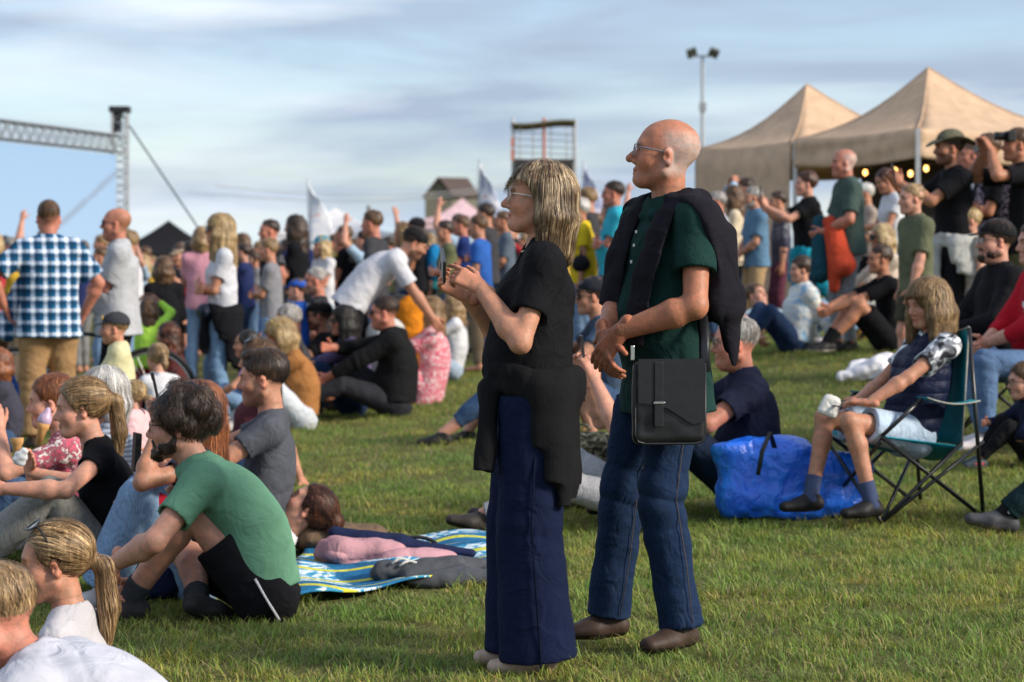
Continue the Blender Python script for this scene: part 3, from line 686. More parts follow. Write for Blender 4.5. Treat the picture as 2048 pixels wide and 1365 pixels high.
        A += [cone(J['N'] - Fc[2]*0.03*s, P(-0.012, 0, -0.06), 0.062*s*(0.92 if sex == 'f' else 1), 0.056*h, 0.01, op='s')]
        nd = top.get('neck', 0.0)
        if nd: A.append(ell(J['N'] + Fc[0]*0.07*s - Fc[2]*0.01*s, V(0.06, 0.05 + nd*0.3, 0.05 + nd)*s, 0.01, Fc, 's'))
        if top.get('collar'):
            A += [cone(J['N'] + Fc[1]*q*0.055*s - Fc[0]*0.02*s + Fc[2]*0.012*s, J['N'] + Fc[0]*0.085*s + Fc[1]*q*0.03*s - Fc[2]*0.045*s, 0.017*s, 0.015*s, 0.012) for q in (-1, 1)]
            A += [cone(J['N'] + Fc[1]*0.055*s - Fc[0]*0.03*s + Fc[2]*0.015*s, J['N'] - Fc[1]*0.055*s - Fc[0]*0.03*s + Fc[2]*0.015*s, 0.017*s, 0.017*s, 0.012)]
        if top.get('hood'):
            A += [ell(J['N'] - Fc[0]*0.085*s - Fc[2]*0.035*s, V(0.05, 0.11, 0.055)*s, 0.03, Fc)] + [cone(J['N'] - Fc[0]*0.05*s + Fc[1]*q*0.075*s, J['N'] + Fc[0]*0.06*s + Fc[1]*q*0.045*s - Fc[2]*0.04*s, 0.025*s, 0.018*s, 0.02) for q in (-1, 1)]
        A += top.get('more', lambda J: [])(J)
        v, q_ = sdf(A, vc, folds(J, amp()*top.get('fold', 1.0), 'top')); cm_ = top.get('mat') or fabric(top['c'], top.get('pat'), wr=top.get('wr', 0.5))
        mobj(top.get('name', 'shirt'), mesh_np('shirt', v, q_), cm_, root)
    if bottom:
        kind = bottom.get('kind', 'jeans'); Fp = J['Fp']; ln = bottom.get('len', {'jeans': 1.97, 'shorts': 0.82, 'wide': 2.0, 'skirt': 0.9}[kind] if kind in ('jeans', 'shorts', 'wide', 'skirt') else 1.97)
        lo = bottom.get('loose', 0.0)
        A = [ell(J['Hc'] + Fp[2]*0.03*s, V(0.112*g, (0.168 if sex == 'f' else 0.158)*g, 0.13)*s + lo, 0.05, Fp)]
        for q in (-1, 1): A.append(ell(J['Hc'] - Fp[0]*0.045*s + Fp[1]*q*0.072*s - Fp[2]*0.035*s, V(0.078, 0.083, 0.088)*s*g, 0.05, Fp))
        r0, r1, r2, r3 = bottom.get('r', {'jeans': (0.097, 0.069, 0.063, 0.054), 'shorts': (0.100, 0.092, 0.08, 0.08), 'wide': (0.104, 0.098, 0.10, 0.125), 'skirt': (0.11, 0.11, 0.1, 0.1)}[kind if kind in ('shorts', 'wide', 'skirt') else 'jeans'])
        carve = []
        for n in 'lr':
            Hj, K, Ak = J['H'+n], J['K'+n], J['A'+n]
            if ln <= 1:
                e = Hj + (K - Hj)*ln; d = nrm(K - Hj); A.append(cone(Hj, e, r0*s*g + lo, r1*s*g + lo, 0.04, cap=True))
                carve += [cone(e - d*0.03*s, e + d*0.04*s, 0.062*s*g + lo, 0.066*s*g + lo, 0.004, op='s')] if det >= 2 else []
            else:
                e = K + (Ak - K)*(ln - 1); d = nrm(Ak - K); A += [cone(Hj, K, r0*s*g + lo, r1*s + lo, 0.04), cone(K, e, r2*s + lo, r3*s + lo, 0.012, cap=True)]
                if kind == 'jeans' and 'r' not in bottom: A.append(cone(K + (Ak-K)*0.05, K + (Ak-K)*0.45, 0.066*s + lo, 0.064*s + lo, 0.03))
                carve += [cone(e - d*0.02*s, e + d*0.03*s, (r3 - 0.013)*s + lo, (r3 - 0.010)*s + lo, 0.004, op='s')] if det >= 2 else []
        hm = (top or {}).get('hem', -0.09 if J['Hc'][2] > 0.6*s else 0.015); A += carve + [half(J['Hc'] + Fp[2]*min(0.15, hm + 0.05)*s, Fp[2], 0.0) if J['Hc'][2] > 0.6*s else half(J['W'] - Fp[2]*0.015*s, nrm(Fp[2] - 0.9*Fp[0]), 0.0)]
        v, q_ = sdf(A, vc, folds(J, amp()*bottom.get('fold', 1.0), 'bottom'))
        mobj({'shorts': 'shorts', 'skirt': 'skirt'}.get(kind, 'trousers'), mesh_np('trousers', v, q_), bottom.get('mat') or fabric(bottom['c'], bottom.get('pat', 'denim' if kind == 'jeans' else None)), root)
    if shoes:
        for n, q in (('l', 1), ('r', -1)):
            A_, Ff = J['A'+n], J['Ff'+n]; X = lambda f, l, u: A_ + s*(V(f, l, u) @ Ff)
            A = [cone(X(-0.035, 0, -0.045), X(0.06, 0, -0.05), 0.037*s, 0.036*s, 0.03, flat=(Ff[1], 1.0)), cone(X(0.06, 0, -0.052), X(0.148, -q*0.008, -0.058), 0.034*s, 0.026*s, 0.03, flat=(Ff[1], 1.35)),
                 cone(X(-0.01, 0, 0.0), X(0.03, 0, -0.035), 0.040*s, 0.036*s, 0.02), half(X(0, 0, -0.085), -Ff[2], 0.0), half(X(-0.01, 0, 0.012), nrm(Ff[2] - 0.3*Ff[0]), 0.0),
                 cone(X(-0.012, 0, 0.05), X(0, 0, -0.02), 0.034*s, 0.03*s, 0.003, op='s')]
            v, q_ = sdf(A, vd); w = ((v - A_) @ Ff.T)/s
            cc = np.tile(np.array(shoes[0]), (len(v), 1)); cc[w[:, 2] < -0.066] = shoes[1] if len(shoes) > 1 else np.array(shoes[0])*0.6
            if len(shoes) > 2: cc[(w[:, 2] > -0.052) & (w[:, 2] < -0.03) & (w[:, 0] > -0.02) & (w[:, 0] < 0.09)] = shoes[2]
            mobj('shoe', mesh_np('shoe', v, q_, cc), attr_mat('shoe', 0.6, 0, 90, 0.25, 0.3, 0.2, 40), root)
            if socks:
                K = J['K'+n]; top_ = A_ + (K - A_)*socks[1]
                v, q_ = sdf([cone(A_ - nrm(K - A_)*0.02*s, top_, 0.040*s, 0.0445*s*fm + 0.003, 0.01, cap=True)], vd); mobj('sock', mesh_np('sock', v, q_), fabric(socks[0], 'knit'), root)
    if hat: headwear(hat, P, h, F, root, vh, det)
    if glasses: eyewear(glasses, P, h, F, root, det)
    for nm, mt, fn in extras:
        A = fn(J)
        if isinstance(A, MB): A.build(nm, mt, root, True)
        else:
            v, q_ = sdf(A, vc, lambda p, N: FOLD*(0.8*wob(p, 22) + 2.2*(np.abs(wob(p*V(1, 1, 0.45), 24))**0.7 - 0.45))); mobj(nm, mesh_np(nm, v, q_), mt, root)
    root['J'] = 0; del root['J']
    return root, J
def headwear(hat, P, h, F, root, vh, det):
    kind, c = hat[0], hat[1]; E = lambda cc, r, k=0.01, op='u', G=None: ell(P(*cc), h*V(*r), h*k, F if G is None else G @ F, op)
    m = fabric(c, hat[2] if len(hat) > 2 and isinstance(hat[2], str) else None, wr=0.15); ct = lambda f, u, n: half(P(f, 0, u), V(*n) @ F)
    if kind in ('cap', 'cap_back'):
        q = 1 if kind == 'cap' else -1
        A = [E((-0.014, 0, 0.045), (0.112, 0.090, 0.092), 0.01), ct(0.0, 0.038, (0.12*q, 0, -1)), E((-0.014, 0, 0.038), (0.103, 0.081, 0.082), 0.004, 's')]
        v, qd = sdf(A, vh); ob = mobj('cap', mesh_np('cap', v, qd), m, root)
        G = rotx(-16*q); B = [E((0.085*q, 0, 0.045), (0.088, 0.078, 0.006), 0.004, 'u', G), half(P(0.062*q, 0, 0.0), V(-q, 0, 0) @ F)]
        v, qd = sdf(B, max(0.0035, vh*0.7)); mobj('brim', mesh_np('brim', v, qd), m, ob)
        if len(hat) > 3: hat[3](P, ob)
    elif kind == 'bush':
        A = [E((-0.014, 0, 0.060), (0.106, 0.086, 0.082), 0.01), ct(0, 0.05, (0, 0, -1)), E((-0.014, 0, 0.04), (0.1, 0.079, 0.082), 0.004, 's')]
        v, qd = sdf(A, vh, lambda p, N: 0.002*wob(p, 40)); ob = mobj('hat', mesh_np('hat', v, qd), m, root)
        b = MB()
        def fn(u, t):
            a = 2*math.pi*u; r0, r1 = 0.1, 0.175; rr = r0 + (r1 - r0)*t; z = 0.056 + t*(0.055*math.sin(a)**2 - 0.03 - 0.02*math.cos(a)*1.0 - 0.025*(math.cos(a) < 0)*abs(math.cos(a)))
            return P(-0.014 + rr*1.05*math.cos(a), rr*0.86*math.sin(a), z)
        b.sheet(fn, 36, 6); b.build('brim', m, ob, True, solid=0.004)
    elif kind == 'band':
        A = [E((-0.012, 0, 0.04), (0.112, 0.0885, 0.10), 0.004), half(P(0.0, 0, 0.05), V(1, 0, -0.1) @ F), half(P(-0.022, 0, 0.05), V(-1, 0, 0.1) @ F)]
        v, qd = sdf(A, vh*0.8); mobj('hairband', mesh_np('hairband', v, qd), m, root)
    elif kind == 'headphones':
        b = MB(); b.tube([P(-0.03 + 0.0*a, 0.098*math.sin(a), 0.03 + 0.112*math.cos(a)) for a in np.linspace(-1.5, 1.5, 14)], 0.009*h, 8); b.build('headphones', m, root, True)
def eyewear(kind, P, h, F, root, det):
    shade = kind[0] == 'sun'; fc = kind[1] if len(kind) > 1 else (0.01, 0.01, 0.012); up = kind[2] if len(kind) > 2 else 0.0
    T = (lambda f, l, u: P(f, l, u)) if not up else (lambda f, l, u: P(0.02 + (f - 0.02)*math.cos(1.0) - (u + 0.0)*math.sin(1.0) - 0.012, l*1.02, 0.055 + (f - 0.02)*math.sin(1.0) + u*math.cos(1.0)))
    gm = plain('lens_dark', (0.008, 0.008, 0.01), 0.06, 0, spec=0.8) if shade else glass_mat(); fr = plain('frame_metal', fc, 0.3, 0.4 if max(fc) > 0.2 else 0.0)
    b = MB(); rw = 0.0015 if not shade else 0.0026; hw, hh = (0.026, 0.019) if not shade else (0.030, 0.021)
    lens = MB()
    for q in (-1, 1):
        ring = [T(0.106 - 0.016*abs(math.cos(a)*hw + 0.034 - 0.034)*0 - 0.35*max(0, q*(q*0.034 + math.cos(a)*hw) - 0.034)*0.6, q*0.034 + math.cos(a)*hw, -0.003 + math.sin(a)*hh*(1 - 0.12*math.cos(2*a))) for a in np.linspace(0, 2*math.pi, 19)]
        b.tube(ring, rw*h, 6, cap=False)
        c = np.mean(ring[:-1], 0); n = len(ring) - 1; lens.add([c + (F[0]*0.002*h if not up else 0)] + ring[:-1], [(0, 1 + i, 1 + (i + 1) % n) for i in range(n)])
        b.tube([T(0.099, q*0.0605, 0.006), T(0.085, q*0.074, 0.007), T(0.01, q*0.0815, 0.004), T(-0.012, q*0.082, -0.008)], [rw*1.2*h, (0.0027 if not shade else 0.0035)*h, (0.0024 if not shade else 0.003)*h, 0.0016*h], 6)
    b.tube([T(0.106, 0.009, 0.002), T(0.109, 0, 0.004), T(0.106, -0.009, 0.002)], rw*h, 6)
    o = b.build('glasses', fr, root, True); lens.build('lens', gm, o, True)
def glass_mat():
    if 'glass' in MATS: return MATS['glass']
    m, ns, ls, b = newmat('clear_lens'); ns.remove(b); o = ns['Material Output']
    t = ns.new('ShaderNodeBsdfTransparent'); g = ns.new('ShaderNodeBsdfGlossy'); g.inputs['Roughness'].default_value = 0.03; mx = ns.new('ShaderNodeMixShader'); mx.inputs[0].default_value = 0.14
    t.inputs[0].default_value = (0.9, 0.93, 0.93, 1)
    ls.new(t.outputs[0], mx.inputs[1]); ls.new(g.outputs[0], mx.inputs[2]); ls.new(mx.outputs[0], o.inputs[0]); MATS['glass'] = m; return m

# ================================================================ the setting
def ground_sheet():
    xs = np.unique(np.concatenate([np.linspace(-2500, -60, 14), np.linspace(-60, -8, 27), np.linspace(-8, 10, 91), np.linspace(10, 60, 26), np.linspace(60, 2500, 14)]))
    ys = np.unique(np.concatenate([np.linspace(-40, 3, 10), np.linspace(3, 30, 136), np.linspace(30, 120, 46), np.linspace(120, 4000, 20)]))
    gx, gy = np.meshgrid(xs, ys, indexing='ij'); v = np.stack([gx, gy, ground(gx, gy)], -1).reshape(-1, 3); m = len(ys)
    i, j = np.meshgrid(np.arange(len(xs) - 1), np.arange(m - 1), indexing='ij'); a = (i*m + j).ravel()
    return mesh_np('ground', v, np.stack([a, a + m, a + m + 1, a + 1], 1))
def turf_mat():
    m, ns, ls, b = newmat('turf'); setin(b, Roughness=1.0, Specular_IOR_Level=0.1)
    n1, n2 = noise_node(ns, ls, 1.1, 4, 0.4), noise_node(ns, ls, 38, 5, 0.3)
    c = mixc(ns, ls, n1.outputs['Fac'], (0.060, 0.080, 0.016), (0.115, 0.115, 0.034))
    c = mixc(ns, ls, ramp(ns, ls, n2.outputs['Fac'], [(0.4, (0, 0, 0)), (0.65, (0.8, 0.8, 0.8))]).outputs[0], c, (0.17, 0.15, 0.065))
    ls.new(c, b.inputs['Base Color']); bump(ns, ls, b, n2.outputs['Fac'], 0.8, 0.03); return m
tag(mobj('ground', ground_sheet(), turf_mat()), kind='structure')

def blade_mat():
    m, ns, ls, b = newmat('grass_blade'); o = ns['Material Output']
    a = ns.new('ShaderNodeAttribute'); a.attribute_name = 'Col'; oi = ns.new('ShaderNodeObjectInfo')
    c = mixc(ns, ls, 1.0, a.outputs['Color'], ramp(ns, ls, oi.outputs['Random'], [(0.0, (0.72, 0.80, 0.7)), (0.6, (1.0, 1.0, 1.0)), (1.0, (1.35, 1.15, 1.0))]).outputs[0], 'MULTIPLY')
    gp = ns.new('ShaderNodeNewGeometry'); pn = ns.new('ShaderNodeTexNoise'); pn.inputs['Scale'].default_value = 1.3; pn.inputs['Detail'].default_value = 5; ls.new(gp.outputs['Position'], pn.inputs['Vector'])
    c = mixc(ns, ls, 1.0, c, ramp(ns, ls, pn.outputs['Fac'], [(0.34, (0.72, 0.92, 0.80)), (0.5, (1.0, 1.0, 1.0)), (0.66, (1.34, 1.14, 1.0))]).outputs[0], 'MULTIPLY')
    setin(b, Roughness=0.55, Specular_IOR_Level=0.3); ls.new(c, b.inputs['Base Color'])
    t = ns.new('ShaderNodeBsdfTranslucent'); ls.new(c, t.inputs[0]); mx = ns.new('ShaderNodeMixShader'); mx.inputs[0].default_value = 0.38
    ls.new(b.outputs[0], mx.inputs[1]); ls.new(t.outputs[0], mx.inputs[2]); ls.new(mx.outputs[0], o.inputs[0]); return m
GM = blade_mat()
def tuft(seed, n, rad, hmin, hmax):
    r = np.random.default_rng(seed); vs, fs, cs = [], [], []
    for i in range(n):
        a, d = r.uniform(0, 6.28), rad*math.sqrt(r.uniform(0, 1)); x, y = d*math.cos(a), d*math.sin(a); h = r.uniform(hmin, hmax)*r.uniform(0.6, 1.0); w = r.uniform(0.0014, 0.0028)
        th = r.uniform(0, 6.28); lean = r.uniform(0.15, 0.95)*h; sx, sy = -math.sin(th)*w, math.cos(th)*w; o = len(vs)
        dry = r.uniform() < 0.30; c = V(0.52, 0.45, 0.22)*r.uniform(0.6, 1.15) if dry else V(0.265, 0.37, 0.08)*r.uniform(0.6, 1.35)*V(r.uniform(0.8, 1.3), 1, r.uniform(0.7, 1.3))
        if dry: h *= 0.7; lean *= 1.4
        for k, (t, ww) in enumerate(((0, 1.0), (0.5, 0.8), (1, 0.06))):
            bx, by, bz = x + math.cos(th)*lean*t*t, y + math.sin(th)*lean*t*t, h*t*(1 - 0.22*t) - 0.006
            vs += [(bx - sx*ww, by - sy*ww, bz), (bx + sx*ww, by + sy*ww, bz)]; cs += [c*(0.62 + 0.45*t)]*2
        fs += [(o, o+1, o+3, o+2), (o+2, o+3, o+5, o+4)]
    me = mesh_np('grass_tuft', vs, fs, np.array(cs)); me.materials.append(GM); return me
def grass(name, x0, x1, y0, y1, dens, tufts, smin_, smax_, seed, skip=None):
    nx, ny = int((x1 - x0)/0.25), int((y1 - y0)/0.25); xs, ys = np.linspace(x0, x1, nx + 1), np.linspace(y0, y1, ny + 1)
    gx, gy = np.meshgrid(xs, ys, indexing='ij'); v = np.stack([gx, gy, ground(gx, gy) + 0.002], -1).reshape(-1, 3); m = ny + 1
    i, j = np.meshgrid(np.arange(nx), np.arange(ny), indexing='ij'); i, j = i.ravel(), j.ravel(); cx, cy = (xs[i] + xs[i+1])/2, (ys[j] + ys[j+1])/2
    keep = np.abs(cx) < 0.235*cy + 0.5
    if skip is not None: keep &= ~skip(cx, cy)
    a = (i*m + j)[keep]; me = mesh_np(name, v, np.stack([a, a + m, a + m + 1, a + 1], 1)); o = mobj(name, me, GM); tag(o, kind='stuff')
    coll = bpy.data.collections.new(name + '_tufts')
    for k, t in enumerate(tufts): coll.objects.link(bpy.data.objects.new('grass_tuft', t))
    ng = bpy.data.node_groups.new(name, 'GeometryNodeTree'); ng.interface.new_socket('Geometry', in_out='INPUT', socket_type='NodeSocketGeometry'); ng.interface.new_socket('Geometry', in_out='OUTPUT', socket_type='NodeSocketGeometry')
    N, L = ng.nodes, ng.links; gi, go = N.new('NodeGroupInput'), N.new('NodeGroupOutput'); dp = N.new('GeometryNodeDistributePointsOnFaces'); dp.inputs['Density'].default_value = dens; dp.inputs['Seed'].default_value = seed
    ci = N.new('GeometryNodeCollectionInfo'); ci.inputs['Collection'].default_value = coll; ci.inputs['Separate Children'].default_value = True; ci.inputs['Reset Children'].default_value = True
    ip = N.new('GeometryNodeInstanceOnPoints'); ip.inputs['Pick Instance'].default_value = True
    rv = N.new('FunctionNodeRandomValue'); rv.data_type = 'FLOAT_VECTOR'; rv.inputs[0].default_value = (-0.15, -0.15, 0); rv.inputs[1].default_value = (0.15, 0.15, 6.283)
    rs = N.new('FunctionNodeRandomValue'); rs.data_type = 'FLOAT'; rs.inputs[2].default_value = smin_; rs.inputs[3].default_value = smax_
    L.new(gi.outputs[0], dp.inputs['Mesh']); L.new(dp.outputs['Points'], ip.inputs['Points']); L.new(ci.outputs[0], ip.inputs['Instance']); L.new(rv.outputs[0], ip.inputs['Rotation']); L.new(rs.outputs[1], ip.inputs['Scale'])
    L.new(ip.outputs[0], go.inputs[0]); md = o.modifiers.new('blades', 'NODES'); md.node_group = ng; return o
TF = [tuft(i, 70, 0.10, 0.025, 0.065) for i in range(5)] + [tuft(9, 60, 0.09, 0.04, 0.10)]
TF2 = [tuft(20 + i, 46, 0.13, 0.03, 0.07) for i in range(4)]
BL = [(-0.87, 9.12), (0.0, 9.85), (0.05, 11.15), (-0.95, 11.25)]      # blanket corners on the ground
def in_blanket(x, y):
    r = np.ones_like(x, bool)
    for (ax, ay), (bx, by) in zip(BL, BL[1:] + BL[:1]): r &= ((bx - ax)*(y - ay) - (by - ay)*(x - ax)) > -0.04
    return r
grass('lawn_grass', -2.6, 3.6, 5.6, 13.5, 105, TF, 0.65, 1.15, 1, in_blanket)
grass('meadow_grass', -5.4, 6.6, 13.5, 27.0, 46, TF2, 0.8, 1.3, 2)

# ---------------------------------------------------------------- stage screen on a truss
STEEL = plain('truss_metal', (0.42, 0.43, 0.44), 0.35, 0.8); BLACK = plain('black_plastic', (0.012, 0.012, 0.013), 0.5); GREY = plain('grey_paint', (0.30, 0.31, 0.32), 0.5)
def truss(m, a, b, w, n, up=(0, 0, 1)):
    a, b = Vector(a), Vector(b); d = (b - a).normalized(); u = Vector(up); s = (d.cross(u) if abs(d.dot(u)) < 0.9 else d.cross(Vector((0, 1, 0)))).normalized(); u = s.cross(d); C = [(-1, -1), (1, -1), (1, 1), (-1, 1)]
    for p, q in C: m.bar(a + s*p*w/2 + u*q*w/2, b + s*p*w/2 + u*q*w/2, 0.025, 6)
    for i in range(n):
        p0, p1 = a + (b - a)*(i/n), a + (b - a)*((i + 1)/n); pm = (p0 + p1)/2
        for k in range(4):
            (x0, y0), (x1, y1) = C[k], C[(k + 1) % 4]; m.bar(p0 + s*x0*w/2 + u*y0*w/2, pm + s*x1*w/2 + u*y1*w/2, 0.013, 5); m.bar(pm + s*x1*w/2 + u*y1*w/2, p1 + s*x0*w/2 + u*y0*w/2, 0.013, 5)
tw = at(240, 532, 50); lf = at(-260, 532, 40)
scr = empty('stage_screen', (tw[0], tw[1], 0)); tag(scr, 'large video screen hanging in a metal truss frame with a blue sky picture', 'screen')
L_ = lambda p: (p[0] - tw[0], p[1] - tw[1], p[2])
m = MB(); truss(m, L_((tw[0], 50, 0.0)), L_((tw[0], 50, 4.45)), 0.29, 14); m.build('tower', STEEL, scr)
m = MB(); m.box((0, 0, 4.5), (0.4, 0.4, 0.12)); m.box((-0.05, -0.05, 4.25), (0.16, 0.16, 0.45)); m.build('chain_hoist', BLACK, scr)
m = MB(); truss(m, L_((tw[0], 50, 3.78)), L_((lf[0], 40, 3.78)), 0.33, 26); m.build('cross_truss', STEEL, scr)
m = MB(); q = (V(*lf) - V(*tw)); q[2] = 0; e = nrm(q); Ls = np.linalg.norm(q); a0 = e*0.28
m.add([tuple(a0 + V(0, 0, 0.6)), tuple(e*Ls + V(0, 0, 0.6)), tuple(e*Ls + V(0, 0, 3.55)), tuple(a0 + V(0, 0, 3.55))], [(0, 1, 2, 3)])
def screen_mat():
    m, ns, ls, b = newmat('video_picture'); setin(b, Roughness=0.4); b.inputs['Base Color'].default_value = (0.02, 0.02, 0.02, 1)
    t = ns.new('ShaderNodeTexCoord'); sp = ns.new('ShaderNodeSeparateXYZ'); ls.new(t.outputs['Object'], sp.inputs[0]); n = noise_node(ns, ls, 2.2, 3, 0.4)
    sky_ = mixc(ns, ls, math_(ns, ls, 'MULTIPLY', sp.outputs[2], 0.28), (0.38, 0.52, 0.66), (0.29, 0.44, 0.62))
    k = math_(ns, ls, 'ABSOLUTE', math_(ns, ls, 'SUBTRACT', math_(ns, ls, 'MULTIPLY_ADD', sp.outputs[1], 0.42, 3.3), sp.outputs[2]))
    k = math_(ns, ls, 'MULTIPLY_ADD', n.outputs['Fac'], 0.16, k); f = ramp(ns, ls, k, [(0.10, (0.55, 0.55, 0.55)), (0.20, (0, 0, 0))]).outputs[0]
    c = mixc(ns, ls, f, sky_, (0.20, 0.22, 0.27)); ls.new(c, b.inputs['Emission Color']); b.inputs['Emission Strength'].default_value = 1.0; return m
m.build('panel', screen_mat(), scr, solid=0.08)
m = MB(); p0 = V(tw[0], 50, 4.45); p1 = at(425, 440, 52); p1[2] = max(p1[2], 0.3); m.bar(L_(p0), L_(at(520, 532, 54) + V(0, 0, -1.2)), 0.018, 6); m.build('guy_wire', BLACK, scr)

# ---------------------------------------------------------------- tents
BEIGE = fabric((0.56, 0.39, 0.26), None, 0.8, 0.25)
def canopy(name, label, cs, apex, eave, val, mat, wall_sides=(), posts=(), zg=None, cat='tent', group=None):
    """cs: four corners (x, y), eave height, valance depth"""
    o = empty(name, (cs[0][0], cs[0][1], ground(*cs[0]))); g0 = V(cs[0][0], cs[0][1], ground(*cs[0])); tag(o, label, cat, group); C = [V(x, y, eave) for x, y in cs]; A = V(*apex)
    for i in range(4):
        a, b = C[i], C[(i + 1) % 4]; m = MB()
        def fn(u, t):
            e = a + (b - a)*u; p = e + (A - e)*t; sag = 0.16*math.sin(math.pi*t)*(1 - 0.25*math.sin(math.pi*u)) + 0.05*math.sin(math.pi*u)*(1 - t); return p - V(0, 0, sag) - g0
        m.sheet(fn, 10, 12); m.build('roof_panel', mat, o, True, solid=0.006)
        m = MB(); n_ = nrm(np.cross(b - a, V(0, 0, 1)))
        dep = val if i not in wall_sides else eave - ground(*cs[0]) - 0.05
        def fv(u, t): return a + (b - a)*u - V(0, 0, 1)*(t*dep + 0.05*math.sin(math.pi*u)*(1 - 0)) - g0 + n_*(0.012 + 0.012*math.sin(u*21 + t*3)*t + 0.01*math.sin(t*9 + u*5))
        m.sheet(fv, 24, 8); m.build('valance' if i not in wall_sides else 'side_wall', mat, o, True, solid=0.006)
        m = MB(); m.tube([a + (A - a)*t - V(0, 0, 0.16*math.sin(math.pi*t)) + V(0, 0, 0.006) - g0 for t in np.linspace(0, 1, 9)], 0.012, 6); m.build('seam', mat, o)
        if i in posts:
            m = MB(); zb = float(ground(a[0], a[1])); m.box((a[0]-g0[0], a[1]-g0[1], (eave + zb)/2 - g0[2]), (0.05, 0.05, eave - zb)); m.build('post', plain('post_alu', (0.5, 0.5, 0.5), 0.4, 0.6), o)
    return o
nc, lc = V(4.70, 28.0), V(3.58, 30.6); rv = V(2.5, 1.5)
canopy('market_tent', 'beige peaked tent with string lights under its open front', [nc, nc + rv, lc + rv, lc], (5.20, 30.2, 3.74), 2.86, 0.34, BEIGE, posts=(0, 1, 2, 3))
l2 = V(2.50, 32.75)
canopy('market_tent', 'beige peaked tent with closed side wall beside the open one', [lc + V(-0.04, 0.08), lc + rv + V(-0.04, 0.08), l2 + rv, l2], (3.96, 32.45, 3.70), 2.84, 0.34, BEIGE, wall_sides=(3,), posts=(1, 2, 3))
bo = empty('string_lights', (nc[0], nc[1], 2.4)); tag(bo, 'string of glowing warm bulbs hung inside the open tent', 'lights')
m = MB(); pts = [(lc + (nc - lc)*t + V(0.35, 0.2)) for t in np.linspace(0.02, 0.98, 9)]
m.tube([(p[0] - nc[0], p[1] - nc[1], 0.10 - 0.05*(i % 2)) for i, p in enumerate(pts)], 0.006, 5); m.build('cable', BLACK, bo)
bulb = plain('bulb_glow', (1.0, 0.55, 0.18), 0.4, emit=((1.0, 0.48, 0.12), 5.0))
for i, p in enumerate(pts[1:-1]):
    v, q_ = sdf([ell((p[0] - nc[0], p[1] - nc[1], 0.02 - 0.05*(i % 2)), (0.028, 0.028, 0.04), 0)], 0.012); mobj('bulb', mesh_np('bulb', v, q_), bulb, bo)
DARKC = plain('stall_dark', (0.03, 0.024, 0.02), 0.8)
st = empty('bar_counter', (5.4, 30.4, ground(5.4, 30.4))); tag(st, 'dark counter with back panel inside the open beige tent', 'counter')
m = MB(); m.box((0, 0.9, 1.05), (2.2, 0.06, 2.1), Matrix.Rotation(R(31), 3, 'Z')); m.build('back_panel', DARKC, st); m = MB(); m.box((0, 0, 0.5), (2.0, 0.6, 1.0), Matrix.Rotation(R(31), 3, 'Z')); m.build('counter_body', plain('wood', (0.16, 0.09, 0.045), 0.6), st)
p = at(335, 532, 62)
canopy('black_tent', 'small black pointed tent rising behind the crowd', [(p[0] - 1.6, 60.6), (p[0] + 1.6, 60.6), (p[0] + 1.6, 63.8), (p[0] - 1.6, 63.8)], (p[0], 62.2, 2.42), 1.6, 0.25, fabric((0.014, 0.014, 0.016)), posts=(0, 1))
p = at(672, 532, 70)
canopy('white_tent', 'white pointed tent far behind the crowd beside the first flag', [(p[0] - 1.7, 68.5), (p[0] + 1.7, 68.5), (p[0] + 1.7, 72), (p[0] - 1.7, 72)], (p[0], 70.2, 2.95), 2.2, 0.25, fabric((0.72, 0.70, 0.70)), posts=(0, 1))
p = at(925, 532, 80)
canopy('pink_tent', 'pale pink rounded tent in front of the small house', [(p[0] - 1.4, 78.6), (p[0] + 1.4, 78.6), (p[0] + 1.4, 81.4), (p[0] - 1.4, 81.4)], (p[0], 80, 3.5), 2.75, 0.3, fabric((0.66, 0.46, 0.48)), posts=(0, 1))
# ---------------------------------------------------------------- flags, house, tower, lamp
def feather_flag(label, px, top, d, h, c1, c2, lean):
    b = at(px, 532, d); zg = float(ground(b[0], b[1])); zt = CAMZ + (HOR - top)/FPX*d; o = empty('feather_flag', (b[0], b[1], zg)); tag(o, label, 'flag', 'feather flags behind the crowd')
    H_ = zt - zg; m = MB(); pts = [(lean*t**2.2*0.7, 0, H_*t) for t in np.linspace(0, 1, 12)]; m.tube(pts, [0.022*(1.2 - t) for t in np.linspace(0, 1, 12)], 6); m.build('pole', BLACK, o, True)
    m = MB(); n = 18
    def fn(u, t): k = 1 - (1 - h/H_)*0 - t*(h/H_); x = lean*max(k, 0)**2.2*0.7; w = 0.44*math.sin(math.pi*min(1, 0.02 + t*1.05)*0.62)**0.6; return (x + 0.02 + u*w, 0.04*math.sin(u*4 + t*7), H_*k - 0.02 - 0.25*u*(1 - t)**2)
    m.sheet(fn, 8, n)
    mt, ns, ls, bb = newmat('flag_cloth'); setin(bb, Roughness=0.8); nn = noise_node(ns, ls, 2.6, 2, 1.4)
    ls.new(ramp(ns, ls, nn.outputs['Fac'], [(0.40, c2), (0.46, c1), (0.60, c1), (0.66, (0.55, 0.16, 0.16))]).outputs[0], bb.inputs['Base Color']); m.build('banner', mt, o, True, solid=0.003)
feather_flag('white feather flag with red print standing left of the others', 620, 358, 44, 1.5, (0.72, 0.73, 0.76), (0.60, 0.62, 0.70), -0.08)
feather_flag('grey-white feather flag curving beside the small house', 953, 318, 40, 1.9, (0.62, 0.63, 0.68), (0.34, 0.37, 0.50), 0.05)
feather_flag('pale lilac feather flag just beside the scaffold tower', 1162, 322, 42, 1.9, (0.56, 0.56, 0.68), (0.30, 0.33, 0.50), 0.05)
hp_ = at(902, 532, 230); hz = 0.5; ho = empty('small_house', (hp_[0], hp_[1], hz)); tag(ho, 'small gabled house with brown roof on the horizon', 'house')
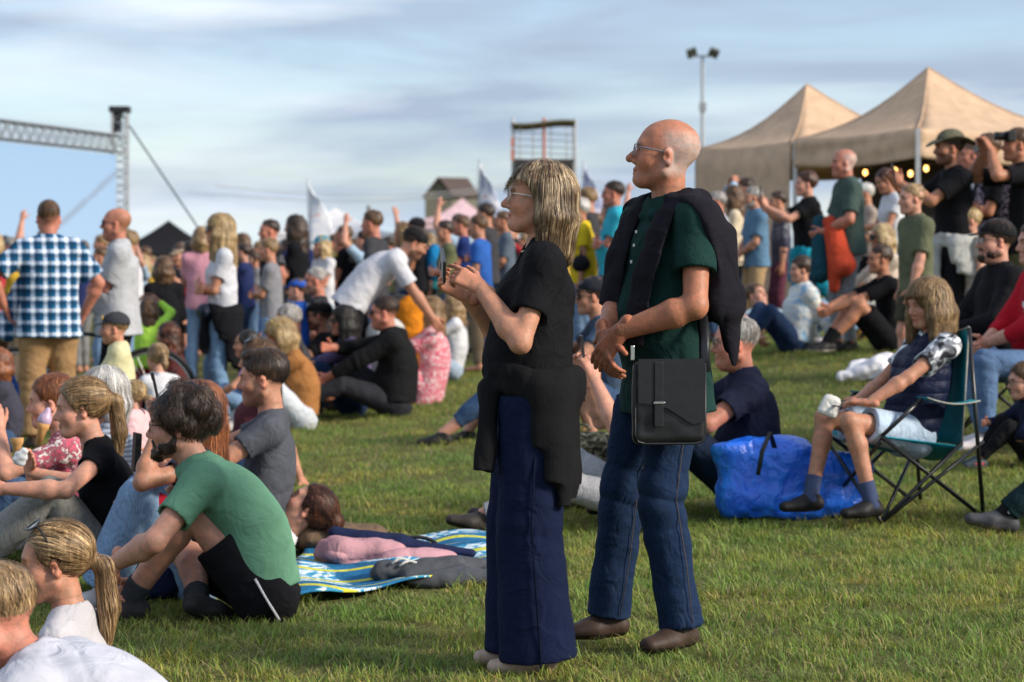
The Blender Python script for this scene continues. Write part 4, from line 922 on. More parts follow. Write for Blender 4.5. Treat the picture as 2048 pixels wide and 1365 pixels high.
k = 230/FPX; zt = CAMZ + (HOR - 357)*k - hz; ze = CAMZ + (HOR - 392)*k - hz
m = MB(); w = 52*k; m.add([(-w, 0, 0), (w*0.05, 0, 0), (w*0.05, 0, ze), (-w*0.475, 0, zt), (-w, 0, ze), (-w, 4, 0), (w*0.05, 4, 0), (w*0.05, 4, ze), (-w*0.475, 4, zt), (-w, 4, ze)], [(0, 1, 2, 3, 4), (5, 9, 8, 7, 6), (0, 4, 9, 5), (1, 6, 7, 2), (0, 5, 6, 1)])
m.add([(w*0.05, 0.02, 0), (w*1.05, 1.5, 0), (w*1.05, 1.5, ze), (w*0.05, 0.02, ze)], [(0, 1, 2, 3)])
m.build('wall', plain('olive_plaster', (0.17, 0.16, 0.12), 0.9, nz=0.15), ho)
RB = plain('roof_sheet', (0.055, 0.032, 0.03), 0.7); m = MB()
m.add([(-w*0.475, -0.4, zt + 0.05), (w*0.08, -0.4, ze - 0.1), (w*1.12, 1.4, ze - 0.1), (w*0.62, 1.2, zt + 0.05)], [(0, 1, 2, 3)]); m.add([(-w*0.475, -0.4, zt + 0.05), (-w*1.08, -0.4, ze - 0.25), (-w*1.08, 4.2, ze - 0.25), (-w*0.475, 4.2, zt + 0.05)], [(0, 1, 2, 3)])
m.build('roof', RB, ho, solid=0.2)
for wx in (-0.72, -0.25):
    m = MB(); m.box((w*wx, -0.06, ze*0.55), (0.9, 0.1, 1.1)); f_ = m.build('window', plain('window_frame', (0.6, 0.6, 0.58), 0.5), ho); m = MB(); m.box((w*wx, -0.12, ze*0.55), (0.7, 0.06, 0.9)); m.build('pane', plain('pane_blue', (0.25, 0.36, 0.45), 0.1), f_)
# scaffold tower
d = 66; k = d/FPX; tp = at(1088, 532, d); zg = float(ground(tp[0], d)); to = empty('scaffold_tower', (tp[0], d, zg)); tag(to, 'open scaffold tower with dark banner and tarpaulin roof', 'tower')
Z = lambda py: CAMZ + (HOR - py)*k - zg
ORG = plain('orange_paint', (0.52, 0.17, 0.10), 0.6)
for i, (x, y, mt) in enumerate(((-63, 0, STEEL), (0, 0.0, ORG), (63, 0, STEEL), (-60, 1.6, STEEL), (62, 1.6, STEEL))):
    m = MB(); m.bar((x*k, y, 0), (x*k, y, Z(236)), 0.035 if mt is STEEL else 0.05, 6); m.build('upright', mt, to)
m = MB(); m.box((-63*k, -0.02, Z(285)), (0.09, 0.09, 0.25)); m.box((-63*k, -0.02, Z(310)), (0.09, 0.09, 0.3)); m.build('marker_band', ORG, to)
for py in (265, 278, 292, 305, 318):
    m = MB(); m.bar((-63*k, -0.03, Z(py)), (0, -0.03, Z(py + 3)), 0.013, 5); m.build('rail', STEEL, to); m = MB(); m.bar((0, -0.03, Z(py + 2)), (63*k, -0.03, Z(py + 6)), 0.013, 5); m.build('rail', STEEL, to)
for px in (-48, -22, 14, 45):
    m = MB(); m.bar((px*k, 0.02, Z(255)), (px*k, 0.02, Z(318)), 0.018, 5); m.build('baluster', STEEL, to)
m = MB(); m.sheet(lambda u, t: ((-66 + 128*u)*k, -0.2 + 1.9*t, Z(250 - 6*u + 2.0*math.sin(u*6.3)) - 0.05*math.sin(3.14*t)), 14, 4); m.build('tarpaulin', plain('tarp_olive', (0.10, 0.085, 0.035), 0.8), to, True, solid=0.08)
m = MB(); m.box((0, -0.08, (Z(321) + Z(470))/2), (118*k, 0.03, Z(321) - Z(470))); m.build('banner', plain('banner_dark', (0.028, 0.026, 0.026), 0.7), to)
m = MB(); m.box((0, 0.8, Z(320)), (122*k, 1.5, 0.05)); m.build('platform', plain('deck_wood', (0.2, 0.14, 0.08), 0.8), to)
# floodlight pole
d = 82; k = d/FPX; lp = at(1405, 532, d); zg = float(ground(lp[0], d)); lo_ = empty('floodlight_pole', (lp[0], d, zg)); tag(lo_, 'tall slim floodlight pole with two lamp heads', 'light pole'); Z = lambda py: CAMZ + (HOR - py)*k - zg
m = MB(); m.bar((0, 0, 0), (0, 0, Z(112)), 0.075, 8, 0.05); m.build('pole', GREY, lo_, True); m = MB(); m.bar((-26*k, 0, Z(113)), (26*k, 0, Z(113)), 0.035, 6); m.build('cross_arm', GREY, lo_)
for q in (-1, 1):
    m = MB(); m.box((q*22*k, -0.1, Z(107)), (0.34, 0.42, 0.08), Matrix.Rotation(R(20*q), 3, 'Y') @ Matrix.Rotation(R(-35), 3, 'X')); m.build('lamp_head', plain('lamp_dark', (0.10, 0.11, 0.10), 0.5), lo_)
m = MB(); m.box((0, -0.05, Z(215)), (0.22, 0.2, 0.3)); m.build('junction_box', GREY, lo_)
for i, (pa, pb, d) in enumerate((((430, 372), (1120, 352), 150), ((380, 385), (1120, 360), 150), ((1150, 352), (1420, 340), 150))):
    a, b = at(*pa, d), at(*pb, d + 25); w_ = empty('power_line', tuple(a)); tag(w_, ['thin upper power line crossing the sky left of the tower', 'thin lower power line crossing the sky left of the tower', 'thin power line crossing the sky right of the tower'][i], 'cable')
    m = MB(); m.tube([tuple((b - a)*t - V(0, 0, 1.0*math.sin(math.pi*t))) for t in np.linspace(0, 1, 12)], 0.03, 5); m.build('wire', GREY, w_)
p = at(737, 532, 120); po = MB(); po.bar((0, 0, 0), (0, 0, CAMZ + (HOR - 412)*120/FPX), 0.09, 8); o = po.build('utility_pole', plain('pole_wood', (0.18, 0.15, 0.12), 0.9)); o.location = (p[0], 120, 0); tag(o, 'thin wooden pole far behind the crowd', 'pole')

# ================================================================ poses (metres for a person 1.75 m tall: forward, left, up)
def hnd(t, pole=None, **k):
    d = dict(t=t); 
    if pole: d['pole'] = pole
    d.update(k); return d
STAND = dict(fl=dict(t=(0, 0.11, 0.085)), fr=dict(t=(0.05, -0.11, 0.085)))
CROSS = dict(STAND, hl=hnd((0.19, -0.09, 1.16), (-0.3, 1, -0.7), dir=(0.1, -1, 0.15), palm=(-1, 0, 0.1), curl=0.25), hr=hnd((0.22, 0.10, 1.12), (-0.3, -1, -0.7), dir=(0.0, 1, 0.1), palm=(-1, 0, 0.1), curl=0.3))
PHONE = dict(STAND, hl=hnd((0.34, 0.06, 1.42), (-0.1, 0.7, -1), dir=(0.5, -0.1, 0.9), palm=(0.2, -1, 0), curl=0.5), hr=hnd((0.34, -0.06, 1.42), (-0.1, -0.7, -1), dir=(0.5, 0.1, 0.9), palm=(0.2, 1, 0), curl=0.5))
LOWPH = dict(STAND, hl=hnd((0.32, 0.05, 1.12), (-0.4, 0.7, -1), dir=(0.8, -0.2, 0.5), palm=(0, -1, 0.3), curl=0.5), hr=hnd((0.32, -0.05, 1.12), (-0.4, -0.7, -1), dir=(0.8, 0.2, 0.5), palm=(0, 1, 0.3), curl=0.5))
CLASP = dict(STAND, hl=hnd((0.21, 0.03, 0.98), (-0.5, 0.8, -0.3), palm=(-1, 0, 0)), hr=hnd((0.22, -0.03, 0.95), (-0.5, -0.8, -0.3), palm=(-1, 0, 0)))
HIPS = dict(STAND, hl=hnd((-0.02, 0.20, 0.98), (-0.4, 1, 0), dir=(0.6, -0.6, -0.5), palm=(0, -1, 0)), hr=hnd((-0.02, -0.20, 0.98), (-0.4, -1, 0), dir=(0.6, 0.6, -0.5), palm=(0, 1, 0)))
UPARM = dict(STAND, hl=hnd((0.2, 0.2, 1.85), (0.4, 0.6, -0.3), curl=0.4))
KNEES = dict(hip=(0, 0, 0.105), pp=-18, sp=18, hl=hnd((0.42, 0.13, 0.42), (-0.2, 1, -0.4), curl=0.5), hr=hnd((0.42, -0.13, 0.42), (-0.2, -1, -0.4), curl=0.5),
             fl=dict(t=(0.56, 0.13, 0.085), pole=(0.1, 0.2, 1)), fr=dict(t=(0.50, -0.13, 0.085), pole=(0.1, -0.2, 1)))
LOOSE = dict(KNEES, sp=10, fl=dict(t=(0.72, 0.15, 0.085), pole=(0.1, 0.3, 1)), fr=dict(t=(0.62, -0.10, 0.085), pole=(0.1, -0.3, 1)), hl=hnd((0.40, 0.16, 0.36), (-0.3, 1, -0.3)), hr=hnd((0.38, -0.10, 0.38), (-0.3, -1, -0.3)))
BACK = dict(KNEES, sp=-22, pp=-25, hl=hnd((-0.36, 0.24, 0.06), (-1, 0.4, 0.2), dir=(-0.4, 0.3, -0.5), curl=0.1, palm=(0, 0, -1)), hr=hnd((-0.34, -0.24, 0.06), (-1, -0.4, 0.2), dir=(-0.4, -0.3, -0.5), curl=0.1, palm=(0, 0, -1)))
LEGSX = dict(KNEES, fl=dict(t=(0.30, -0.10, 0.08), pole=(0.6, 1, 0.5), pitch=-10, yaw=-60), fr=dict(t=(0.36, 0.10, 0.08), pole=(0.6, -1, 0.5), pitch=-10, yaw=60), hl=hnd((0.34, 0.08, 0.26), (-0.3, 1, -0.2)), hr=hnd((0.34, -0.08, 0.26), (-0.3, -1, -0.2)))
CHAIR = dict(hip=(0, 0, 0.46), pp=-8, sp=-8, fl=dict(t=(0.42, 0.14, 0.085), pole=(1, 0.1, 0.6)), fr=dict(t=(0.46, -0.12, 0.085), pole=(1, -0.1, 0.6)), hl=hnd((0.30, 0.05, 0.62), (-0.4, 1, -0.4), curl=0.5), hr=hnd((0.30, -0.05, 0.62), (-0.4, -1, -0.4), curl=0.5))
KNEEL = dict(hip=(0, 0, 0.38), fl=dict(t=(-0.40, 0.12, 0.09), pole=(1, 0, -0.6), pitch=-60), fr=dict(t=(-0.40, -0.12, 0.09), pole=(1, 0, -0.6), pitch=-60), hl=hnd((0.2, 0.15, 0.55), (-0.4, 1, -0.3)), hr=hnd((0.2, -0.15, 0.55), (-0.4, -1, -0.3)))
def po(base, **k): return dict(base, **k)
class Spot:
    """a person's place: turns pixels at a distance into that person's own forward/left/up metres"""
    def __init__(s, px, d, yaw, z=None):
        x = (px - 1024)/FPX*d; s.loc = V(x, d, ground(x, d) if z is None else z); s.yaw = yaw; a = R(yaw); s.F = np.stack([V(math.cos(a), math.sin(a), 0), V(-math.sin(a), math.cos(a), 0), V(0, 0, 1)])
    def __call__(s, px, py, d): return tuple(s.F @ (at(px, py, d) - s.loc))
def head_px(root, J):                         # for checking: where the top of the head lands in the picture
    a = root.rotation_euler.z; t = J['O'] + J['Fh'][2]*0.122*J['hs']; x = root.location.x + t[0]*math.cos(a) - t[1]*math.sin(a); y = root.location.y + t[0]*math.sin(a) + t[1]*math.cos(a)
    return round(1024 + x/y*FPX), round(HOR - (root.location.z + t[2] - CAMZ)/y*FPX), round(y, 1)
CK = []
def per(label, sp, **k):
    r_, J = person(label, tuple(sp.loc), sp.yaw, **k); CK.append((label[:44], head_px(r_, J))); return r_, J
def stand(label, px, tpx, H=None, d=None, yaw=180, **k):
    if d is None:
        ds = np.arange(13.0, 60, 0.1); xs = (px - 1024)/FPX*ds; e = np.abs(CAMZ + (HOR - tpx)/FPX*ds - ground(xs, ds) - H); d = float(ds[np.argmin(e)])
    x = (px - 1024)/FPX*d
    if H is None: H = CAMZ + (HOR - tpx)/FPX*d - float(ground(x, d))
    k.setdefault('det', 1); return per(label, Spot(px, d, yaw), H=H, **k)
def sit(label, px, d, yaw=180, **k):
    k.setdefault('det', 1); return per(label, Spot(px, d, yaw), **k)
JEANS = (0.045, 0.085, 0.17); LJEANS = (0.17, 0.27, 0.42); DJEANS = (0.014, 0.030, 0.075); BLK = (0.008, 0.008, 0.010); WHT = (0.60, 0.60, 0.63); KHAKI = (0.33, 0.20, 0.095); NAVY = (0.012, 0.018, 0.055)
SHB = ((0.012, 0.012, 0.013), (0.02, 0.02, 0.02)); SHW = ((0.65, 0.65, 0.66), (0.75, 0.75, 0.75)); SHBW = ((0.012, 0.012, 0.013), (0.65, 0.65, 0.63)); SHBR = ((0.05, 0.032, 0.022), (0.02, 0.015, 0.012))
def T(c, **k): return dict(dict(c=c), **k)
def B(c, kind='jeans', **k): return dict(dict(c=c, kind=kind), **k)

# ================================================================ the standing couple
sp = Spot(1330, 8.0, 207)
GREEN = (0.010, 0.036, 0.032); WOOL = (0.013, 0.012, 0.017)
def sweater(J):
    s, N, Fc, C, W = J['s'], J['N'], J['Fc'], J['C'], J['W']; X = lambda f, l, u: N + s*(V(f, l, u) @ Fc); A = []
    for q in (1, -1):                         # round the neck, then the sleeves down the chest
        A += [cone(X(-0.085, q*0.05, 0.018), X(-0.02, q*0.095, 0.026), 0.030, 0.026, 0.03)]
        pts = [X(-0.02, q*0.098, 0.026), X(0.035, q*0.104, 0.008), X(0.076, q*0.108, -0.035), X(0.106, q*0.110, -0.10), X(0.126, q*0.109, -0.17), X(0.141, q*0.104, -0.25), X(0.152, q*0.097, -0.34)] + ([X(0.162, q*0.088, -0.47)] if q > 0 else [])
        for i in range(len(pts) - 1): A.append(cone(pts[i], pts[i + 1], 0.0175 - 0.0004*i, 0.0171 - 0.0004*i, 0.022 if i == 0 else 0.004, (Fc[1], 3.2 + 0.22*i), cap=i == len(pts) - 2))
    A += [cone(X(-0.09, 0.05, 0.018), X(-0.09, -0.05, 0.018), 0.034, 0.034, 0.03)]
    # the body of it lies over the back and the shoulders, cut off along a slope that falls to the rear
    A2 = torso(J, 0.026*s, 1.0, 0.0, 0.06, hips=False) + [cone(J['S' + n], J['S' + n]*0.35 + J['E' + n]*0.65, 0.074*s, 0.074*s, 0.05) for n in 'lr'] + [ell(J['C'] - Fc[0]*0.07*s - Fc[2]*0.05*s, V(0.085, 0.19, 0.26)*s, 0.06, Fc)]
    A2 += [half(X(0.016, 0, -0.085), V(2.0, 0.0, -1.0) @ Fc, 0.01), half(X(0, 0, -0.42), V(0.0, -0.25, -1.0) @ Fc, 0.01), cone(X(0.01, 0, -0.05), J['O'], 0.076*s, 0.078*s, 0.01, op='s')]
    A2 += A
    A2 += [cone(X(-0.06, 0.20, -0.10), X(-0.11, 0.235, -0.34), 0.040, 0.024, 0.04, (Fc[0], 1.9)), cone(X(-0.10, 0.23, -0.30), X(-0.16, 0.205, -0.52), 0.026, 0.006, 0.04, (Fc[0], 2.0)), cone(X(-0.14, 0.17, -0.32), X(-0.17, 0.15, -0.47), 0.026, 0.010, 0.04, (Fc[1], 1.8))]
    return A2
man, JM = per('bald older man in glasses and dark green polo with sweater over shoulders', sp, H=1.745, det=3, g=1.0, belly=0.45, skin=(0.45, 0.20, 0.115), hair=(None, 'grey'), bald=True, nose=1.07, stub=0.0,
    pose=dict(metres=True, hip=(0.0, 0, 0.933), sp=-4, pp=2, head=(-27, 9, 0), hl=hnd(sp(1242, 662, 7.80), (-0.55, 0.75, -0.35), dir=(0.45, -0.45, -0.8), palm=(-0.8, -0.5, -0.1), curl=0.3), hr=hnd(sp(1206, 672, 7.86), (-0.5, -0.8, -0.4), dir=(0.1, 0.45, -0.9), palm=(-1, 0.2, 0), curl=0.38),
              fl=dict(t=sp(1362, 1246, 7.86), yaw=18), fr=dict(t=sp(1218, 1228, 8.12), yaw=-8)),
    top=T(GREEN, collar=True, hem=-0.15, sleeve=0.60, loose=0.006, wide=0.004), bottom=B((0.011, 0.025, 0.062), r=(0.098, 0.076, 0.074, 0.071), len=2.02, fold=1.5), shoes=SHBR, glasses=('clear', (0.20, 0.22, 0.26)),
    extras=[('sweater', fabric(WOOL, None, 0.95, 0.3), sweater)])
S_, Fc = JM['s'], JM['Fc']
for u in (-0.10, -0.145, -0.20):
    m = MB(); m.box(JM['N'] + S_*(V(0.128 + (-0.1 - u)*0.12, 0.012, u) @ Fc), (0.004, 0.011, 0.011), Matrix(Fc.T.tolist())); m.build('button', plain('shell_button', (0.6, 0.6, 0.58), 0.3), man, bevel=0.002)
SEAM = fabric((0.10, 0.075, 0.05))
for n_, q in (('l', 1), ('r', 1)):
    m = MB(); m.tube([JM['H' + n_] + V(-0.01, q*(0.085 if n_ == 'l' else 0.03), -0.02), JM['H' + n_]*0.5 + JM['K' + n_]*0.5 + V(0.0, 0.088, 0), JM['K' + n_] + V(-0.01, q*0.081, 0.0), JM['K' + n_]*0.5 + JM['A' + n_]*0.5 + V(-0.01, q*0.080, 0), JM['A' + n_] + V(0, q*0.0755, 0.0)], 0.0016, 5); m.build('leg_seam', SEAM, man, True)
# leather messenger bag
LEA = plain('black_leather', (0.007, 0.0075, 0.010), 0.40, 0, 0.2, 26, 0.10, 0.5); c = at(1338, 806, 7.70); bag = empty('messenger_bag', tuple(c), R(8)); bag.scale = (0.86, 1.0, 0.94); tag(bag, 'black leather messenger bag hanging at the older man\'s hip', 'bag')
def slab(pr, v): return sdf(pr, v, lambda p, N: 0.0015*wob(p, 40))
W_, H_ = 0.112, 0.135
v, q_ = slab([cone((x0, 0, z0), (x1, 0, z1), 0.026, 0.026, 0.01) for x0, z0, x1, z1 in [(-W_, z, W_, z) for z in np.linspace(-H_ + 0.02, H_ - 0.02, 15)]], 0.005); mobj('bag_body', mesh_np('b', v, q_), LEA, bag)
m = MB(); out = [(-W_ - 0.008, H_ + 0.012), (W_ + 0.012, H_ + 0.012), (W_ + 0.012, -0.060), (W_*0.72, -0.068), (-W_*0.15, -0.012), (-W_ - 0.008, 0.006)]
n = len(out); m.add([(x, -0.031, z) for x, z in out] + [(x, -0.037, z) for x, z in out], [tuple(range(n)), tuple(range(2*n - 1, n - 1, -1))] + [(i, (i + 1) % n, n + (i + 1) % n, n + i) for i in range(n)])
fl_ = m.build('flap', LEA, bag, bevel=0.003)
m = MB(); m.box((-0.048, -0.040, 0.07), (0.032, 0.005, 0.14)); m.box((-0.048, -0.041, -0.035), (0.034, 0.006, 0.085)); m.build('closing_strap', LEA, fl_, bevel=0.002)
CHR = plain('chrome', (0.6, 0.6, 0.6), 0.2, 1.0); m = MB(); m.box((-0.048, -0.046, 0.003), (0.042, 0.004, 0.008)); m.build('buckle', CHR, fl_, bevel=0.001)
m = MB(); m.tube([(-W_ - 0.020, -0.018, z) for z in (H_ - 0.0, -H_ + 0.03)] + [(-W_ - 0.008, -0.02, -H_ + 0.004), (-W_ + 0.02, -0.022, -H_ - 0.002), (W_ - 0.02, -0.022, -H_ - 0.002), (W_ + 0.008, -0.02, -H_ + 0.004), (W_ + 0.020, -0.018, -H_ + 0.03), (W_ + 0.020, -0.018, H_)], 0.005, 6); m.build('piping', LEA, bag, True)
m = MB(); m.box((-W_ - 0.028, -0.012, H_ + 0.035), (0.014, 0.01, 0.05)); m.build('clasp', CHR, bag, bevel=0.002)
st_ = [tuple(V(W_ + 0.02, -0.01, H_ - 0.03)), tuple(V(W_ + 0.035, 0.05, H_ + 0.08)), tuple(V(W_ + 0.04, 0.12, H_ + 0.20))]; m = MB(); m.tube(st_, 0.020, 6, flat=0.18); m.build('shoulder_strap', LEA, bag, True)

sp = Spot(1066, 7.62, 184)
def cardigan(J):
    X = lambda f, l, u: J['Hc'] + V(f, l, u); A = []
    ring = [X(0.128*math.cos(a) - 0.006, 0.166*math.sin(a), 0.085 + 0.015*math.cos(a) + 0.012*math.sin(3*a)) for a in np.linspace(0, 2*math.pi, 21)]
    for a, b in zip(ring[:-1], ring[1:]): A += [cone(a, b, 0.030, 0.030, 0.025), cone(a - V(0, 0, 0.045), b - V(0, 0, 0.05), 0.024, 0.024, 0.02)]
    A += [ell(X(0.140, 0.055, 0.045), (0.036, 0.042, 0.034), 0.02), cone(X(0.14, 0.075, 0.03), X(0.165, 0.12, -0.21), 0.034, 0.030, 0.02, cap=True), cone(X(0.142, 0.03, 0.03), X(0.150, 0.055, -0.17), 0.034, 0.028, 0.02, cap=True)]
    for l, f0, f1, bt in ((0.170, 0.00, -0.005, -0.13), (0.178, -0.045, -0.045, -0.24), (0.150, -0.08, -0.085, -0.32), (0.09, -0.105, -0.112, -0.30), (0.02, -0.115, -0.122, -0.28), (-0.06, -0.12, -0.14, -0.27), (-0.13, -0.09, -0.11, -0.25), (-0.172, -0.03, -0.04, -0.18)):
        A.append(cone(X(f0, l, 0.05), X(f1, l*1.07, bt), 0.030, 0.018, 0.035, (V(-l, f0, 0) + 1e-4, 1.5), cap=True))
    return A
woman, JW = per('woman with chin-length streaked hair in black t-shirt holding a phone', sp, H=1.59, sex='f', det=3, g=1.10, belly=0.5, skin=(0.53, 0.28, 0.18), hair=('bob', 'streak', dict(L=0.20, t=0.016, amax=1.5, strands=3000, curl=0.05, bare=0.014)), glasses=('clear', (0.45, 0.42, 0.38)), hat=('band', (0.16, 0.09, 0.06)), nose=1.05,
    pose=dict(metres=True, hip=(0.0, 0, 0.845), sp=-7, pp=2, head=(0, 7, 0), hl=hnd(sp(962, 576, 7.50), (-0.2, 0.5, -1), dir=(0.85, -0.25, 0.5), palm=(0.1, -1, -0.5), curl=(0.25, 0.65, 0.75, 0.8)), hr=hnd(sp(930, 590, 7.66), (-0.2, -0.5, -1), dir=(0.8, 0.15, 0.5), palm=(0, 1, 0.5), curl=0.7),
              fl=dict(t=sp(1075, 1300, 7.55), yaw=4), fr=dict(t=sp(1045, 1290, 7.72), yaw=-4)),
    top=T(BLK, sleeve=0.62, hem=-0.02, neck=0.035, loose=0.004), bottom=B((0.006, 0.011, 0.036), 'wide', len=2.07, r=(0.112, 0.112, 0.112, 0.135), fold=0.8), shoes=((0.42, 0.34, 0.27), (0.5, 0.42, 0.33)),
    extras=[('tied_cardigan', fabric((0.009, 0.009, 0.010), 'rib', 0.95, 0.3), cardigan)])
m = MB(); N_, Fc = JW['N'], JW['Fc']
m.tube([N_ + (V(0.055*math.cos(a) + 0.012, 0.062*math.sin(a), 0.012 - 0.035*math.cos(a)) @ Fc) for a in np.linspace(0, 6.283, 25)], 0.0018, 5, cap=False); m.build('necklace', plain('gold', (0.75, 0.52, 0.2), 0.25, 1.0), woman, True)
def phone(label, c, yaw, pitch, roll, size=(0.072, 0.009, 0.148), screen=False, case=(0.012, 0.012, 0.014), group=None):
    """upright slab; its screen looks along -y before turning"""
    o = empty('phone', tuple(c)); o.rotation_euler = (R(pitch), R(roll), R(yaw)); tag(o, label, 'phone', group)
    m = MB(); m.box((0, 0, 0), size); m.build('phone_case', plain('phone_shell', case, 0.3), o, bevel=0.003); m = MB(); m.box((0, -size[1]/2 - 0.0006, 0), (size[0]*0.92, 0.001, size[2]*0.94)); m.build('phone_screen', plain('phone_glass', (0.015, 0.018, 0.025), 0.05, spec=0.8), o)
    m = MB(); m.box((size[0]*0.25, size[1]/2 + 0.001, size[2]*0.38), (0.022, 0.003, 0.028)); m.build('camera_bump', plain('lens_black', (0.01, 0.01, 0.01), 0.1), o, bevel=0.001); return o
m = MB(); m.tube([JW['Hl'] + V(0.0, 0.105, 0.05), JW['Kl'] + V(0.0, 0.112, 0.02), JW['Al'] + V(0.0, 0.127, -0.04)], 0.0028, 5); m.build('side_seam', fabric((0.004, 0.007, 0.022)), woman, True)
def in_hand(label, root, J, side='l', fwd=0.10, yaw=92, **k):
    a = root.rotation_euler.z; p = J['W' + side] + J['hd' + side]*fwd; q = V(p[0]*math.cos(a) - p[1]*math.sin(a), p[0]*math.sin(a) + p[1]*math.cos(a), p[2]) + V(*root.location); return phone(label, q, yaw, -8, 0, **k)
phone('dark phone held out by the woman with streaked hair', at(886, 531, 7.56), 95, 0, 72)

# ================================================================ people on the grass at the left
sp = Spot(528, 8.9, 183)
def stripe_(J):
    m = MB(); a = J['Hl'] + (J['Kl'] - J['Hl'])*0.12 + V(-0.03, 0.092, 0.0); b = J['Hl'] + V(-0.055, 0.088, -0.075); m.tube([tuple(a + V(0.02, 0.012, 0.035)), tuple((a + b)/2 + V(-0.005, 0.02, 0)), tuple(b + V(-0.01, 0.01, 0))], 0.013, 6, flat=0.35); return m
bm_, JB = per('bearded man with shaggy dark hair in green t-shirt and black shorts', sp, H=1.76, det=2, g=1.08, belly=0.6, skin='fair', hair=('curly', 'dark', dict(t=0.018, strands=2600)), beard=1.12, glasses=('clear', (0.02, 0.02, 0.025)),
    pose=dict(metres=True, hip=(0, 0, 0.105), pp=-2, sp=46, head=(0, 0, 0), hl=hnd(sp(232, 1125, 8.72), (-0.2, 1, -0.1), dir=(0.2, -0.15, -1), palm=(-1, -0.3, 0), curl=0.45), hr=hnd((0.46, 0.0, 0.14), (-0.2, -1, 0), dir=(0.6, 0.3, -0.6), curl=0.4),
              fl=dict(t=sp(262, 1196, 8.85), pole=(0.05, 0.1, 1), yaw=4), fr=dict(t=(0.24, 0.02, 0.07), pole=(0.5, -1, 0.3), yaw=-150, pitch=-20, roll=60)),
    top=T((0.12, 0.27, 0.175), sleeve=0.62, hem=0.0, loose=0.006), bottom=B(BLK, 'shorts', len=0.60), shoes=((0.035, 0.035, 0.038), (0.02, 0.02, 0.02)), socks=((0.045, 0.05, 0.06), 0.17), extras=[('shorts_stripe', fabric((0.6, 0.6, 0.6)), stripe_)])
sp = Spot(392, 9.45, 186)
per('woman with long reddish hair and light jeans holding up a phone', sp, H=1.60, sex='f', det=2, skin='mid', hair=('long', 'red', dict(L=0.46, t=0.016)),
    pose=dict(metres=True, hip=(0, 0, 0.10), pp=-15, sp=4, head=(0, 4, 0), hl=hnd(sp(318, 856, 9.25), (0.3, 0.5, -1), dir=(0.15, -0.1, 1), palm=(0.4, -1, 0), curl=0.5), hr=hnd(sp(262, 1010, 9.55), (-0.2, -1, -0.3), curl=0.4),
              fl=dict(t=sp(205, 1180, 9.3), pole=(0.05, 0.1, 1)), fr=dict(t=sp(235, 1170, 9.6), pole=(0.1, -0.1, 1))),
    top=T((0.025, 0.02, 0.03), sleeve=0.5), bottom=B((0.20, 0.31, 0.47), r=(0.10, 0.082, 0.088, 0.10)), shoes=SHW)
phone('small black phone raised above the bearded man\'s forehead', at(312, 782, 9.22), 100, -12, 0)
jk = MB(); c = at(300, 1010, 9.3)
v, q_ = sdf([cone(c + V(-0.09, 0, 0.012), c + V(0.02, 0.0, 0.0), 0.040, 0.047, 0.03, cap=False), cone(c + V(0.0, 0, 0), c + V(0.20, 0.02, -0.05), 0.046, 0.055, 0.03)], 0.008, lambda p, N: 0.004*wob(p, 40)); o = mobj('jacket', mesh_np('jacket', v, q_), fabric((0.36, 0.012, 0.03))); tag(o, 'crimson jacket sleeve draped over the light jeans', 'jacket')
v, q_ = sdf([cone(c + V(0.0, 0.05, -0.06), c + V(-0.03, 0.02, -0.32), 0.06, 0.05, 0.04), cone(c + V(0.10, 0.05, -0.04), c + V(0.06, 0.04, -0.30), 0.08, 0.07, 0.05)], 0.009, lambda p, N: 0.006*wob(p, 30)); mobj('lining', mesh_np('lining', v, q_), fabric(NAVY), o)
phone('brown cased phone held upright beside the toddler in pink', at(273, 905, 9.6), 78, 0, 8, (0.075, 0.012, 0.155), case=(0.10, 0.045, 0.03))
sp = Spot(222, 9.75, 190)
per('woman with blond ponytail in black t-shirt and grey jeans eating ice cream', sp, H=1.64, sex='f', det=2, skin='fair', hair=('pony', 'light', dict(L=0.27, t=0.018, strands=2200)), pose=dict(metres=True, hip=(0, 0, 0.11), pp=-15, sp=20, head=(4, -4, 0),
    hl=hnd(sp(8, 978, 9.35), (-0.2, 1, -0.4), curl=0.4), hr=hnd(sp(60, 945, 10.1), (-0.1, -1, -0.8), dir=(0.1, 0.2, 1), palm=(0.6, 0.7, 0), curl=0.6), fl=dict(t=sp(-40, 1130, 9.5), pole=(0.05, 0.1, 1)), fr=dict(t=sp(-80, 1120, 9.9), pole=(0.1, -0.1, 1))),
    top=T(BLK, sleeve=0.32, neck=0.03), bottom=B((0.20, 0.20, 0.185), r=(0.098, 0.072, 0.066, 0.055)), shoes=SHW)
def cone_ice(label, c, ball, tilt=0.0):
    o = empty('ice_cream_cone', tuple(c)); o.rotation_euler = (0, R(tilt), 0); tag(o, label, 'ice cream'); m = MB(); m.tube([(0, 0, -0.06), (0, 0, 0.0), (0, 0, 0.012), (0, 0, 0.034)], [0.012, 0.019, 0.026, 0.028], 14); m.build('wafer_cone', plain('wafer', (0.52, 0.27, 0.09), 0.8, nz=0.2), o, True)
    if ball:
        v, q_ = sdf([ell((0, 0, 0.048), (0.030, 0.030, 0.034), 0.01), ell((0.004, 0, 0.085), (0.014, 0.014, 0.02), 0.015)], 0.005); mobj('ice_cream', mesh_np('ice', v, q_), plain('ice_cream', ball, 0.4), o)
    else:
        v, q_ = sdf([ell((0.015, -0.02, -0.05), (0.03, 0.02, 0.03), 0.01), ell((0.03, -0.02, -0.03), (0.02, 0.012, 0.03), 0.01)], 0.006, lambda p, N: 0.005*wob(p, 120)); mobj('napkin', mesh_np('napkin', v, q_), plain('paper', (0.75, 0.75, 0.75), 0.9), o)
cone_ice('half eaten wafer cone wrapped in a white napkin', at(34, 893, 10.0), None)
